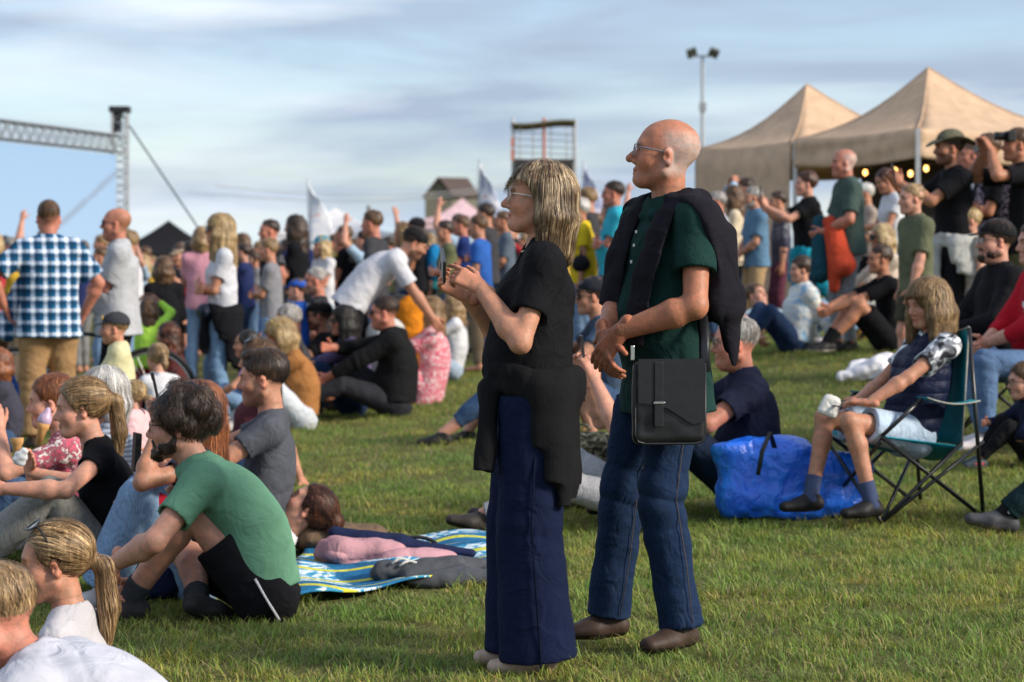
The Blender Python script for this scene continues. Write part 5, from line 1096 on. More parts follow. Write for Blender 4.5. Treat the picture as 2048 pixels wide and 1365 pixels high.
cone_ice('wafer cone with lilac ice cream near the red-haired woman\'s mouth', at(84, 862, 10.35), (0.50, 0.36, 0.50), 14)
sp = Spot(158, 10.6, 186)
per('red-haired woman licking a lilac ice cream behind the ponytail', sp, H=1.63, sex='f', det=2, skin='fair', hair=('short', 'red', dict(t=0.012)), pose=po(KNEES, sp=22, head=(0, -2, 0), hl=hnd((0.36, 0.06, 0.66), (-0.2, 0.8, -1), dir=(0.2, -0.1, 1), palm=(0.5, -1, 0), curl=0.6)), top=T((0.16, 0.02, 0.035), 'floral') if False else T((0.30, 0.10, 0.13), pat='floral'), bottom=B(JEANS), shoes=SHB)
sp = Spot(232, 11.1, 188)
per('grey-haired woman in pale striped top behind the ponytail', sp, H=1.62, sex='f', det=2, skin='fair', hair=('bob', 'white', dict(L=0.16, t=0.016, amax=1.7)), pose=po(KNEES, sp=14, head=(20, 0, 0)), top=T((0.50, 0.55, 0.62), pat='stripe', sleeve=0.6), bottom=B((0.3, 0.3, 0.32)), shoes=SHW)
stand('toddler girl with blond hair in pale pink top', 272, 778, d=11.6, yaw=165, sex='f', hs=1.42, g=1.25, det=2, skin='fair', hair=('tied', 'blond', dict(L=0.08, t=0.010)), pose=STAND, top=T((0.72, 0.46, 0.47), sleeve=0.6, hem=-0.16), bottom=B((0.36, 0.012, 0.03), 'shorts', len=0.9), shoes=SHW)
sp = Spot(505, 10.75, 182)
per('man with short dark hair in grey t-shirt behind the bearded man', sp, H=1.74, det=2, skin='mid', hair=('quiff', 'dark', dict(t=0.012)), stub=0.5, pose=po(KNEES, sp=-3, pp=-22, head=(0, -2, 0), hl=hnd((0.36, 0.12, 0.40), (-0.2, 1, -0.4), curl=0.4)), top=T((0.075, 0.08, 0.095), sleeve=0.5), bottom=B(JEANS), shoes=SHB)
sp = Spot(478, 14.2, 190)
per('brunette woman with sunglasses on her head leaning back on her arms', sp, H=1.66, sex='f', det=2, skin='mid', hair=('long', 'brown', dict(L=0.3)), glasses=('sun', (0.01, 0.01, 0.012), 1), pose=po(BACK, sp=-12, head=(0, -3, 0)), top=T((0.10, 0.03, 0.04), sleeve=0.3), bottom=B(DJEANS), shoes=SHB)
# foreground corner
sp = Spot(128, 7.15, 172, z=-0.36)
per('woman with blond ponytail and sunglasses pushed up on her hair', sp, H=1.66, sex='f', det=3, skin='mid', hair=('tied', 'light', dict(L=0.26, t=0.012, strands=2600)), glasses=('sun', (0.012, 0.012, 0.014), 1), pose=po(KNEES, sp=6, head=(18, -4, 0)), top=T((0.50, 0.48, 0.50), sleeve=0.0, neck=0.05), bottom=B(JEANS), shoes=SHW)
sp = Spot(285, 6.25, 172, z=-0.29)
per('man in plain white t-shirt with cropped hair at the lower left corner', sp, H=1.84, det=3, g=1.08, skin='red', hair=('short', 'light', dict(t=0.007)), fat=0.6, pose=po(KNEES, sp=66, head=(8, -14, 0)), top=T((0.50, 0.51, 0.57), sleeve=0.6, loose=0.01), bottom=B(DJEANS), shoes=SHB)
# lying woman and blanket
sp = Spot(500, 10.75, 180)
per('brown-haired woman lying on the blue blanket in white top', sp, H=1.66, sex='f', det=2, skin='fair', hair=('bun', 'auburn', dict(t=0.016)), pose=dict(metres=True, hip=(0.36, 0.0, 0.085), pp=-90, sp=-88, head=(0, 50, 0), hl=hnd((0.30, 0.30, 0.10), (0, 1, 0.1)), hr=hnd((0.30, -0.30, 0.10), (0, -1, 0.1)), fl=dict(t=(1.08, 0.12, 0.10), pole=(0, 0, 1), pitch=60), fr=dict(t=(1.08, -0.12, 0.10), pole=(0, 0, 1), pitch=60)), top=T((0.70, 0.70, 0.72), sleeve=0.6, loose=0.01), bottom=B(LJEANS), shoes=SHW)
def quadpt(u, t):
    a, b, c_, d_ = (V(*p) for p in BL); return (a*(1 - u) + b*u)*(1 - t) + (d_*(1 - u) + c_*u)*t
m = MB()
def bl(u, t):
    p = quadpt(u, t) + V(0.012*math.sin(t*19), 0.02*math.sin(u*17)); return (p[0], p[1], float(ground(p[0], p[1])) + 0.032 + 0.014*math.sin(u*13 + t*5) + 0.012*math.sin(t*17 + u*4))
m.sheet(bl, 44, 44); o = m.build('blanket', fabric((0.020, 0.145, 0.30), 'blanket'), None, True, solid=0.008); tag(o, 'blue picnic blanket with yellow lines and pale checks on the grass', 'blanket')
def heap(name, label, c, prims, mat, cat, v=0.008, amp=0.007, fq=26):
    c = V(*c); g_ = float(ground(c[0], c[1])); o = empty(name, (c[0], c[1], g_)); tag(o, label, cat)
    vv, q_ = sdf(prims, v, lambda p, N: amp*(2.4*(np.abs(wob(p*V(0.6, 1.3, 1), fq*0.55))**0.7 - 0.45) + 0.4*wob(p, fq*1.8))); mobj('cloth', mesh_np(name, vv, q_), mat, o); return o
c = at(745, 1125, 10.25)
o = heap('pink_jacket', 'dusty pink jacket with navy lining crumpled on the blanket', c, [cone((-0.17, 0, 0.07), (0.10, -0.02, 0.06), 0.075, 0.055, 0.04, ((0, 1, 0), 1.8)), cone((0.05, -0.05, 0.05), (0.34, 0.0, 0.05), 0.045, 0.025, 0.04, ((0, 1, 0), 2.2)), ell((-0.13, -0.10, 0.07), (0.07, 0.09, 0.06), 0.05)], fabric((0.46, 0.25, 0.28)), 'jacket', 0.0065, 0.016, 24)
v, q_ = sdf([cone((-0.16, 0.05, 0.135), (0.12, 0.03, 0.105), 0.032, 0.03, 0.03, ((0, 1, 0), 2.4)), cone((0.10, 0.03, 0.10), (0.42, 0.03, 0.055), 0.03, 0.016, 0.03, ((0, 1, 0), 2.4))], 0.008, lambda p, N: 0.005*wob(p, 35)); mobj('lining', mesh_np('lining', v, q_), fabric(NAVY), o)
c = at(845, 1155, 9.75)
o = heap('grey_cardigan', 'grey ribbed cardigan with white stripes lying at the blanket edge', c, [cone((-0.16, 0.0, 0.045), (0.14, 0.02, 0.05), 0.05, 0.05, 0.04, ((0, 1, 0), 1.7)), cone((0.0, 0.06, 0.05), (0.30, 0.10, 0.05), 0.035, 0.03, 0.04, ((0, 1, 0), 1.5)), cone((-0.05, -0.12, 0.03), (0.27, -0.10, 0.03), 0.03, 0.03, 0.04, ((0, 1, 0), 2.2))], fabric((0.075, 0.08, 0.09), 'rib'), 'cardigan', 0.0065, 0.012, 30)
for k in range(2):
    m = MB(); m.tube([(-0.12 + 0.05*t + 0.03*k, -0.075 + 0.02*t, 0.085 - 0.01*k + 0.02*math.sin(t*2)) for t in np.linspace(0, 3, 8)], 0.006, 6); m.build('white_stripe', fabric((0.6, 0.6, 0.57)), o, True)
c = at(690, 1078, 10.85)
heap('brown_bag', 'flat brown bag under the lying woman\'s head', c, [cone((-0.17, 0, 0.07), (0.13, 0.06, 0.06), 0.075, 0.055, 0.03, ((0, 1, 0), 2.0))], fabric((0.15, 0.10, 0.065)), 'bag')
o = MB(); c = at(830, 1092, 10.3); o.tube([(0.10*math.cos(a), 0.03*math.sin(a), 0.02 + 0.045*math.sin(a)) for a in np.linspace(0, 3.14, 12)], 0.008, 8); o = o.build('bag_handle', BLACK, None, True); o.location = (c[0], c[1], float(ground(c[0], c[1])) + 0.05); tag(o, 'curved black handle sticking up from the blanket clothes', 'handle')

# ================================================================ people sitting behind the couple and at the right
sp = Spot(1300, 11.5, 182)
per('person in green t-shirt and pale grey trousers filming with a phone behind the couple', sp, H=1.74, det=2, skin='fair', hair=('short', 'dark', {}), hat=('cap_back', (0.02, 0.022, 0.03)), pose=dict(metres=True, hip=(0, 0, 0.105), pp=-20, sp=2, head=(0, -2, 0),
    hl=hnd(sp(1190, 762, 11.25), (-0.2, 0.5, -1), dir=(0.3, -0.15, 1), palm=(0.5, -1, 0), curl=0.55), hr=hnd(sp(1174, 756, 11.5), (-0.2, -0.5, -1), dir=(0.3, 0.15, 1), palm=(0.5, 1, 0), curl=0.55), fl=dict(t=sp(968, 1030, 11.4), pole=(0.1, 0.3, 1), pitch=14), fr=dict(t=sp(1010, 1018, 11.75), pole=(0.1, -0.1, 1), pitch=14)),
    top=T((0.03, 0.22, 0.09), sleeve=0.5), bottom=B((0.34, 0.34, 0.36)), shoes=((0.035, 0.030, 0.026), (0.012, 0.012, 0.012)))
phone('black phone held up between the couple by the filming person', at(1165, 702, 11.3), 95, -6, 0)
sp = Spot(1488, 11.95, 184)
per('grey-haired man in glasses and navy t-shirt sitting behind the standing man', sp, H=1.80, det=2, g=1.12, belly=1.0, fat=0.8, skin='red', hair=('short', 'grey', dict(t=0.006)), glasses=('clear', (0.1, 0.1, 0.11)), pose=dict(metres=True, hip=(0, 0, 0.115), pp=-15, sp=8, head=(0, 0, 0), hl=hnd((0.42, 0.12, 0.42), (-0.2, 1, -0.3)), hr=hnd((0.46, -0.1, 0.46), (-0.2, -1, -0.3)), fl=dict(t=(0.62, 0.12, 0.085), pole=(0.1, 0.1, 1)), fr=dict(t=(0.66, -0.14, 0.085), pole=(0.1, -0.1, 1))),
    top=T((0.012, 0.015, 0.034), sleeve=0.6, loose=0.012), bottom=B((0.016, 0.028, 0.06)), shoes=SHBR)
sp = Spot(1090, 16.3, 182)
per('person in black with bare ankles and black shoes sitting beyond the streaked-hair woman', sp, H=1.72, det=2, skin='fair', hair=('short', 'dark', {}), pose=dict(metres=True, hip=(0, 0, 0.11), sp=-8, pp=-20, hl=hnd((-0.3, 0.22, 0.06), (-1, 0.4, 0.2)), hr=hnd((-0.3, -0.22, 0.06), (-1, -0.4, 0.2)), fl=dict(t=sp(885, 868, 16.1), pole=(0, 0.1, 1), yaw=4), fr=dict(t=sp(935, 864, 16.5), pole=(0, -0.1, 1))), top=T(BLK), bottom=B(JEANS, len=1.70), shoes=SHB)
c = at(1160, 955, 12.3); bp = empty('camouflage_backpack', (c[0], c[1], ground(c[0], c[1]))); tag(bp, 'camouflage backpack standing on the grass between the couple', 'backpack'); CG = fabric((0.16, 0.15, 0.10), 'camo_green')
v, q_ = sdf([cone((-0.10, 0, z), (0.12, 0, z), 0.085, 0.085, 0.02) for z in (0.10, 0.20, 0.30)], 0.009, lambda p, N: 0.003*wob(p, 40)); mobj('pack', mesh_np('pack', v, q_), CG, bp)
for z in (0.14, 0.2, 0.26, 0.32):
    m = MB(); m.box((0, -0.088, z), (0.22, 0.012, 0.024)); m.build('webbing', CG, bp, bevel=0.003)
m = MB(); m.tube([(0.05*math.cos(a), 0, 0.39 + 0.035*math.sin(a)) for a in np.linspace(0, 3.14, 9)], 0.009, 6); m.build('carry_loop', CG, bp, True)
# blue shopping bag
c = at(1580, 1000, 11.62); g_ = float(ground(c[0], c[1])); bb = empty('blue_shopping_bag', (c[0], c[1], g_), R(4)); bb.scale = (1.0, 1.0, 1.12); tag(bb, 'large crinkled blue plastic shopping bag beside the camp chair', 'bag')
BLUE, ns, ls, b_ = newmat('blue_tarp'); setin(b_, Roughness=0.28, Specular_IOR_Level=0.6); nn = noise_node(ns, ls, 14, 4, 1.2); ls.new(ramp(ns, ls, nn.outputs['Fac'], [(0.3, (0.008, 0.10, 0.66)), (0.7, (0.025, 0.20, 0.90))]).outputs[0], b_.inputs['Base Color']); bump(ns, ls, b_, nn.outputs['Fac'], 0.7, 0.03)
v, q_ = sdf([cone((-0.24, 0, 0.10), (0.24, 0, 0.08), 0.13, 0.12, 0.08), cone((-0.30, 0, 0.29), (-0.02, 0, 0.24), 0.075, 0.10, 0.10), cone((0.0, 0, 0.22), (0.33, 0, 0.20), 0.10, 0.07, 0.10), ell((-0.33, -0.02, 0.33), (0.05, 0.05, 0.05), 0.06), half((0, 0, 0.36), (-0.12, 0, 1), 0.01), half((0, 0, 0.005), (0, 0, -1))], 0.011, lambda p, N: 0.011*(wob(p, 20) + 0.6*wob(p, 46))); mobj('bag_body', mesh_np('bag', v, q_), BLUE, bb)
m = MB(); m.tube([(-0.10, -0.14, 0.31), (-0.13, -0.19, 0.38), (-0.17, -0.20, 0.30), (-0.19, -0.20, 0.20)], 0.014, 6, flat=0.2); m.build('handle', BLACK, bb, True)
c = at(1735, 742, 18.4); heap('white_sweater', 'white sweater heaped on the grass behind the camp chair', c, [cone((-0.10, 0, 0.10), (0.14, 0.02, 0.13), 0.07, 0.10, 0.06), cone((-0.20, -0.06, 0.05), (0.02, -0.08, 0.09), 0.045, 0.06, 0.05), cone((0.06, -0.1, 0.14), (0.22, -0.12, 0.04), 0.05, 0.045, 0.05)], fabric((0.74, 0.73, 0.78)), 'sweater', 0.012, 0.020, 22)
# camp chair
TEAL = fabric((0.008, 0.19, 0.25), None, 0.7, 0.2); TUBE = plain('black_tube', (0.012, 0.012, 0.013), 0.3); PIPE = fabric((0.30, 0.30, 0.27))
def camp_chair(label, px, d, yaw, cloth, group=None):
    x = (px - 1024)/FPX*d; o = empty('camp_chair', (x, d, ground(x, d)), R(yaw)); tag(o, label, 'chair', group); w = 0.27
    fr = {q: V(0.20, q*w, 0.0) for q in (1, -1)}; bk = {q: V(-0.36, q*w, 0.0) for q in (1, -1)}; sf = {q: V(0.20, q*w, 0.40) for q in (1, -1)}; sb = {q: V(-0.24, q*w, 0.34) for q in (1, -1)}; tp = {q: V(-0.28, q*w, 0.90) for q in (1, -1)}; af = {q: V(0.0, q*(w + 0.03), 0.57) for q in (1, -1)}; ab = {q: V(-0.29, q*(w + 0.03), 0.55) for q in (1, -1)}
    for q in (1, -1):
        for nm, a, b in (('leg', fr[q], sb[q] + V(0, 0, 0.02)), ('leg', bk[q], sf[q]), ('arm_post', sf[q], af[q]), ('back_post', bk[q] + V(0.0, 0, 0.0), tp[q])): m = MB(); m.bar(a, b, 0.0105, 8); m.build(nm, TUBE, o, True)
        m = MB(); m.sheet(lambda u, t: tuple(af[q]*(1 - u) + ab[q]*u + V(0, (t - 0.5)*0.09, 0.008 - 0.022*math.sin(math.pi*u))), 10, 3); a_ = m.build('armrest', cloth, o, True, solid=0.005)
        m = MB(); m.tube([tuple(af[q]*(1 - u) + ab[q]*u + V(0, q*0.047, 0.008 - 0.022*math.sin(math.pi*u))) for u in np.linspace(0, 1, 9)], 0.0045, 5); m.build('piping', PIPE, a_, True)
        m = MB(); m.bar(fr[q]*V(1, q*1, 1), bk[-q]*V(1, 1, 1) + V(0, 0, 0.36), 0.0095, 8); m.build('cross_brace', TUBE, o, True)
    m = MB(); m.bar(fr[1], fr[-1] + V(0, 0, 0.38), 0.0095, 8); m.bar(fr[-1], fr[1] + V(0, 0, 0.38), 0.0095, 8); m.build('cross_brace', TUBE, o, True)
    m = MB(); m.sheet(lambda u, t: tuple((sf[-1]*(1 - t) + sf[1]*t)*(1 - u) + (sb[-1]*(1 - t) + sb[1]*t)*u - V(0, 0, 0.085*math.sin(math.pi*t)*(0.6 + 0.4*u))), 10, 14); s_ = m.build('seat', cloth, o, True, solid=0.006)
    m = MB(); m.sheet(lambda u, t: tuple((sb[-1]*(1 - t) + sb[1]*t)*(1 - u) + (tp[-1]*(1 - t) + tp[1]*t)*u - V(0.07*math.sin(math.pi*t)*(1 - 0.3*u), 0, 0.03*math.sin(math.pi*t)*u)), 12, 14); b_ = m.build('backrest', cloth, o, True, solid=0.006)
    m = MB(); m.tube([tuple(sf[-1]*(1 - t) + sf[1]*t - V(0, 0, 0.085*0.6*math.sin(math.pi*t) - 0.004)) for t in np.linspace(0, 1, 12)], 0.005, 5); m.build('piping', PIPE, s_, True)
    m = MB(); m.tube([tuple(tp[-1]*(1 - t) + tp[1]*t - V(0.049*math.sin(math.pi*t), 0, 0.03*math.sin(math.pi*t) - 0.003)) for t in np.linspace(0, 1, 12)], 0.005, 5)
    for q in (1, -1): m.tube([tuple(sb[q]), tuple(tp[q])], 0.005, 5)
    m.build('piping', PIPE, b_, True); return o
camp_chair('teal folding camp chair carrying the girl in a quilted vest', 1775, 11.55, 203, TEAL)
sp = Spot(1812, 11.5, 200)
girl, JG = per('girl with shaggy light brown hair in navy quilted vest on camp chair', sp, H=1.60, sex='f', det=3, skin='mid', hair=('messy', 'light', dict(L=0.25, t=0.020, strands=3200, curl=0.5)), pose=dict(metres=True, hip=(0.0, 0, 0.40), pp=-22, sp=-17, head=(8, -10, 0),
    hl=hnd(sp(1735, 808, 11.25), (-0.2, 1, -0.6), dir=(0.7, -0.6, 0.1), palm=(0, -0.3, -1), curl=0.45), hr=hnd(sp(1715, 800, 11.5), (-0.2, -1, -0.6), dir=(0.7, 0.5, 0.1), palm=(0, 0.3, -1), curl=0.45),
    fl=dict(t=sp(1742, 1002, 11.2), pole=(1, 0.1, 0.5), yaw=6), fr=dict(t=sp(1622, 990, 11.36), pole=(1, -0.1, 0.5), yaw=-6)),
    top=T((0.5, 0.5, 0.5), pat='camo', sleeve=0.58, hem=0.02), bottom=B((0.40, 0.50, 0.62), 'shorts', len=0.72, pat='denim'), shoes=((0.010, 0.010, 0.011), (0.015, 0.015, 0.015)), socks=((0.055, 0.075, 0.15), 0.24),
    extras=[('quilted_vest', fabric((0.010, 0.014, 0.038), 'quilt', 0.5, 0.5), lambda J: torso(J, 0.026, 1.0, 0.0, 0.06, hips=False)[:-2] + [cone(J['W'] + J['Fm'][2]*0.05, J['Hc'] - J['Fp'][2]*0.03, 0.122, 0.126, 0.05, (J['Fp'][1], 1.35), cap=True)] + [cone(J['N'] - J['Fc'][2]*0.03, J['S' + n_]*0.75 + J['N']*0.25, 0.062, 0.056, 0.04) for n_ in 'lr'] + [cone(J['S' + n_], J['E' + n_], 0.060, 0.056, 0.006, op='s') for n_ in 'lr'] + [cone(J['N'] - J['Fc'][2]*0.04, J['O'], 0.055, 0.07, 0.01, op='s')] + [cone(J['C'] + J['Fc'][2]*u_ + V(-0.3, 0, 0), J['C'] + J['Fc'][2]*u_ + V(0.3, 0, 0), 0.0, 0.0, 0.0, op='s') for u_ in ()]),
            ('wrist_band', BLACK, lambda J: MB().tube([J['Kl'] + V(0.03, 0.0, 0.065), J['Kl'] + V(0.06, -0.1, 0.075), J['Kl'] + V(0.02, -0.17, 0.07), J['Kl'] + V(-0.06, -0.10, 0.09)], 0.010, 6, flat=0.3))])
c = at(1660, 812, 11.3); o = MB(); o.box((0, 0, 0), (0.10, 0.06, 0.10), Matrix.Rotation(R(20), 3, 'Y'), 0.8); o = o.build('white_pouch', fabric((0.66, 0.65, 0.62)), None, False, bevel=0.02); o.location = tuple(c); tag(o, 'small white cloth pouch in the girl\'s hands', 'pouch')
camp_chair('camp chair under the bearded man in black cap', 2020, 14.7, 196, fabric((0.02, 0.025, 0.03)))
sp = Spot(2000, 14.7, 192)
per('bearded man in black cap and glasses with black jacket sitting behind the girl', sp, H=1.80, det=2, g=1.15, belly=0.8, fat=0.9, skin='fair', hair=('short', 'dark', {}), beard=1.1, hat=('cap', (0.012, 0.012, 0.013)), glasses=('clear', (0.03, 0.03, 0.03)), pose=po(CHAIR, sp=4, head=(0, 4, 0), hip=(0, 0, 0.44)), top=T((0.010, 0.010, 0.012), sleeve=1.9, hem=-0.1, collar=True, loose=0.012, name='jacket'), bottom=B(JEANS), shoes=SHB)
camp_chair('camp chair under the person in red jacket', 2110, 13.9, 190, fabric((0.02, 0.03, 0.05)))
sp = Spot(2090, 13.9, 188)
RP = per('person in red sports jacket with white shoulder stripes and blue jeans', sp, H=1.78, det=2, g=1.1, belly=0.7, skin='fair', hair=('short', 'brown', {}), pose=po(CHAIR, sp=6, hl=hnd((0.34, 0.04, 0.60), (-0.5, 1, -0.3), curl=0.5), hr=hnd((0.34, -0.04, 0.60), (-0.5, -1, -0.3), curl=0.5), fl=dict(t=(0.40, 0.16, 0.085), pole=(1, 0.2, 0.9)), fr=dict(t=(0.30, -0.14, 0.085), pole=(1, -0.1, 0.8))), top=T((0.42, 0.010, 0.022), sleeve=1.55, loose=0.014, name='jacket'), bottom=B((0.10, 0.17, 0.30)), shoes=SHW,
    extras=[('black_tee', fabric(BLK), lambda J: [ell(J['C'] + J['Fc'][0]*0.06 - J['Fc'][2]*0.04, (0.085, 0.07, 0.17), 0.03, J['Fc']), ell(J['W'] + J['Fm'][0]*0.085, (0.095, 0.10, 0.13), 0.05, J['Fm'])])] + [('stripe', fabric((0.7, 0.7, 0.7)), (lambda k_: lambda J: MB().tube([J['S' + n_] + J['Fc'][0]*(0.045 - 0.028*k_) + V(0, 0.03 if n_ == 'l' else -0.03, 0.046), J['S' + n_]*0.5 + J['E' + n_]*0.5 + J['Fc'][0]*(0.035 - 0.028*k_) + V(0, 0.055 if n_ == 'l' else -0.055, 0.02)], 0.006, 5))(k_)) for n_ in 'l' for k_ in range(3)])
rp, JR = RP
def leaf_logo(root, J, c, F, sc):             # three white leaves over three bars
    m = MB()
    for ang, ln in ((0, 1.0), (42, 0.92), (-42, 0.92)):
        a = R(ang); pts = [(0.0, 0.0)] + [(0.34*math.sin(t)*math.sin(t/1.0 if t < 3.14 else t), 0.5 - 0.5*math.cos(t)) for t in np.linspace(0.25, 2.9, 12)] + [(0.0, 1.0)]
        ring = pts + [(-x, y) for x, y in pts[-2:0:-1]]; R2 = [(x*math.cos(a) + y*ln*math.sin(a), -x*math.sin(a) + y*ln*math.cos(a)) for x, y in ring]
        m.add([c + sc*(x*F[1] + y*F[2]) + 0.002*abs(ang)/42*F[0] for x, y in R2], [tuple(range(len(R2)))])
    m.build('logo_leaves', fabric((0.72, 0.72, 0.72)), root)
    for k in range(3):
        m = MB(); y0 = -0.12 - 0.16*k; m.add([c + sc*(x*F[1] + y*F[2]) for x, y in ((-0.5 + 0.05*k, y0), (0.5 - 0.05*k, y0), (0.5 - 0.05*k, y0 - 0.09), (-0.5 + 0.05*k, y0 - 0.09))], [(0, 1, 2, 3)]); m.build('logo_bar', fabric((0.72, 0.72, 0.72)), root)
a_ = nrm(V(0.75, 0.66, 0)); leaf_logo(rp, JR, JR['C'] + V(0.135, 0.075, -0.02), np.stack([a_, V(-a_[1], a_[0], 0), V(0, 0, 1)]), 0.06)
sp = Spot(2066, 13.2, 186)
per('boy in glasses and navy sweatshirt sitting low in the grass', sp, H=0.98, hs=1.42, det=2, skin='fair', hair=('short', 'brown', dict(t=0.012)), glasses=('clear', (0.03, 0.03, 0.03)), pose=po(KNEES, sp=14, head=(4, -4, 0), hl=hnd((0.30, 0.05, 0.28), (-0.2, 1, -0.3))), top=T((0.012, 0.016, 0.04), sleeve=1.9, loose=0.012, name='sweatshirt'), bottom=B(BLK, pat=None), shoes=((0.045, 0.07, 0.08), (0.3, 0.3, 0.3), (0.4, 0.05, 0.06)))
sp = Spot(2310, 10.9, 184)
SH = per('person stretching a grey shoe and dark green trousers into view at the right edge', sp, H=1.80, det=2, skin='fair', hair=('short', 'brown', {}), pose=dict(metres=True, hip=(0, 0, 0.11), sp=-15, pp=-25, hl=hnd((-0.35, 0.24, 0.06), (-1, 0.4, 0.2)), hr=hnd((-0.35, -0.24, 0.06), (-1, -0.4, 0.2)), fl=dict(t=sp(2012, 1026, 10.85), pole=(0, 0, 1), pitch=12, yaw=2), fr=dict(t=sp(2085, 1010, 11.2), pole=(0, 0, 1), pitch=10)), top=T(NAVY), bottom=B((0.008, 0.022, 0.026), pat=None), shoes=((0.055, 0.06, 0.07), (0.10, 0.09, 0.08), (0.03, 0.035, 0.04)), socks=((0.012, 0.012, 0.013), 0.2))

rs_, JS = SH; cu = bpy.data.curves.new('sock_lettering', 'FONT'); cu.body = 'umbro'; cu.size = 0.034; cu.extrude = 0.0006; cu.align_x = 'CENTER'
to_ = bpy.data.objects.new('tmp', cu); col.objects.link(to_); bpy.context.view_layer.update(); me = bpy.data.meshes.new_from_object(to_.evaluated_get(bpy.context.evaluated_depsgraph_get())); bpy.data.objects.remove(to_)
lt = mobj('sock_lettering', me, plain('white_print', (0.75, 0.75, 0.75), 0.7), rs_); ax = nrm(JS['Kl'] - JS['Al']); pz = V(0, 1, 0); e1 = -ax; e2 = np.cross(pz, e1)
lt.matrix_local = Matrix(((e1[0], e2[0], pz[0], 0), (e1[1], e2[1], pz[1], 0), (e1[2], e2[2], pz[2], 0), (0, 0, 0, 1))); lt.location = tuple(JS['Al'] + ax*0.045 + V(0, 0.0455, 0.0) - e2*0.010)
# ---------------------------------------------------------------- further back on the right slope
sit('dark-haired woman in blue and cream cloud sweater sitting on the slope', 1585, 22.2, 194, H=1.68, sex='f', g=1.15, skin='fair', hair=('short', 'dark', dict(t=0.018)), pose=po(BACK, sp=-6, head=(0, 2, 0)), top=T((0.24, 0.42, 0.62), pat='cloud', sleeve=1.9, loose=0.02, name='sweater'), bottom=B(DJEANS), shoes=SHB)
sp = Spot(1600, 23.2, 315)
sit('person lying back in light jeans with shoe soles towards the lawn', 1602, 23.4, 318, H=1.75, skin='fair', hair=('short', 'brown', {}), pose=dict(hip=(0, 0, 0.11), pp=-70, sp=-65, head=(0, 20, 0), hl=hnd((-0.3, 0.3, 0.08), (0, 1, 0)), hr=hnd((-0.3, -0.3, 0.08), (0, -1, 0)), fl=dict(t=(0.55, 0.14, 0.12), pole=(0, 0, 1), pitch=40), fr=dict(t=(0.62, -0.12, 0.12), pole=(0, 0, 1), pitch=40)), top=T((0.3, 0.4, 0.5)), bottom=B((0.20, 0.30, 0.42)), shoes=((0.03, 0.03, 0.03), (0.38, 0.22, 0.06)))
sit('boy in black top and shorts sitting with arms over his knees', 1772, 21.0, 190, H=1.74, hs=1.0, skin='tan', hair=('short', 'dark', dict(t=0.010)), pose=po(KNEES, sp=12, head=(0, 2, 0), hl=hnd((0.52, 0.10, 0.36), (-0.1, 1, -0.2)), hr=hnd((0.50, -0.08, 0.38), (-0.1, -1, -0.2))), top=T(BLK, sleeve=0.8), bottom=B(BLK, 'shorts'), shoes=SHBW, socks=((0.012, 0.012, 0.013), 0.3))
sit('blond woman in sunglasses and cream top sitting behind the boy in black', 1772, 22.2, 192, H=1.72, sex='f', skin='tan', hair=('long', 'blond', dict(L=0.26)), glasses=('sun',), pose=po(KNEES, sp=10, hip=(0, 0, 0.30)), top=T((0.56, 0.46, 0.38), sleeve=1.6), bottom=B((0.5, 0.5, 0.5)), shoes=SHW)
stand('boy with cropped hair in olive t-shirt standing on the slope', 1832, 372, d=17.6, yaw=196, hs=1.08, skin='fair', hair=('short', 'light', dict(t=0.004)), pose=po(STAND, head=(0, 0, 0), hl=hnd((0.16, 0.22, 0.78), (-0.6, 0.6, 0))), top=T((0.115, 0.125, 0.075), sleeve=0.8, loose=0.012), bottom=B((0.06, 0.06, 0.04), 'shorts'), shoes=SHW)
def tied(c, low=-0.30):
    def fn(J):
        s, g_ = J['s'], J['s']*J['g']; X = lambda f, l, u: J['Hc'] + V(f*g_, l*g_, u*s); A = []; ring = [X(0.132*math.cos(a) - 0.008, 0.172*math.sin(a), 0.045 + 0.012*math.sin(3*a)) for a in np.linspace(0, 2*math.pi, 17)]
        for a, b in zip(ring[:-1], ring[1:]): A += [cone(a, b, 0.028*s, 0.028*s, 0.025), cone(a - V(0, 0, 0.05*s), b - V(0, 0, 0.045*s), 0.024*s, 0.024*s, 0.02)]
        A += [ell(X(0.14, 0.03, 0.01), V(0.04, 0.05, 0.04)*s, 0.02), cone(X(0.14, 0.05, 0.0), X(0.165, 0.10, -0.32), 0.036*s, 0.032*s, 0.02, cap=True), cone(X(0.14, 0.0, 0.0), X(0.165, -0.03, -0.27), 0.036*s, 0.030*s, 0.02, cap=True)]
        for l, f0, f1, bt in ((0.186, 0.07, 0.06, -0.13), (0.19, 0.03, 0.02, -0.20), (0.188, -0.02, -0.04, low + 0.08), (0.178, -0.055, -0.08, low + 0.03), (0.155, -0.085, -0.11, low), (0.09, -0.12, -0.15, low - 0.03), (0.0, -0.13, -0.165, low - 0.04), (-0.09, -0.12, -0.15, low), (-0.16, -0.07, -0.10, low + 0.05)): A.append(cone(X(f0, l, 0.01), X(f1, l*1.1, bt), 0.032*s, 0.022*s, 0.04, (V(-l, f0, 0) + 1e-4, 1.6), cap=True))
        return A
    return ('tied_jacket', fabric(c), fn)
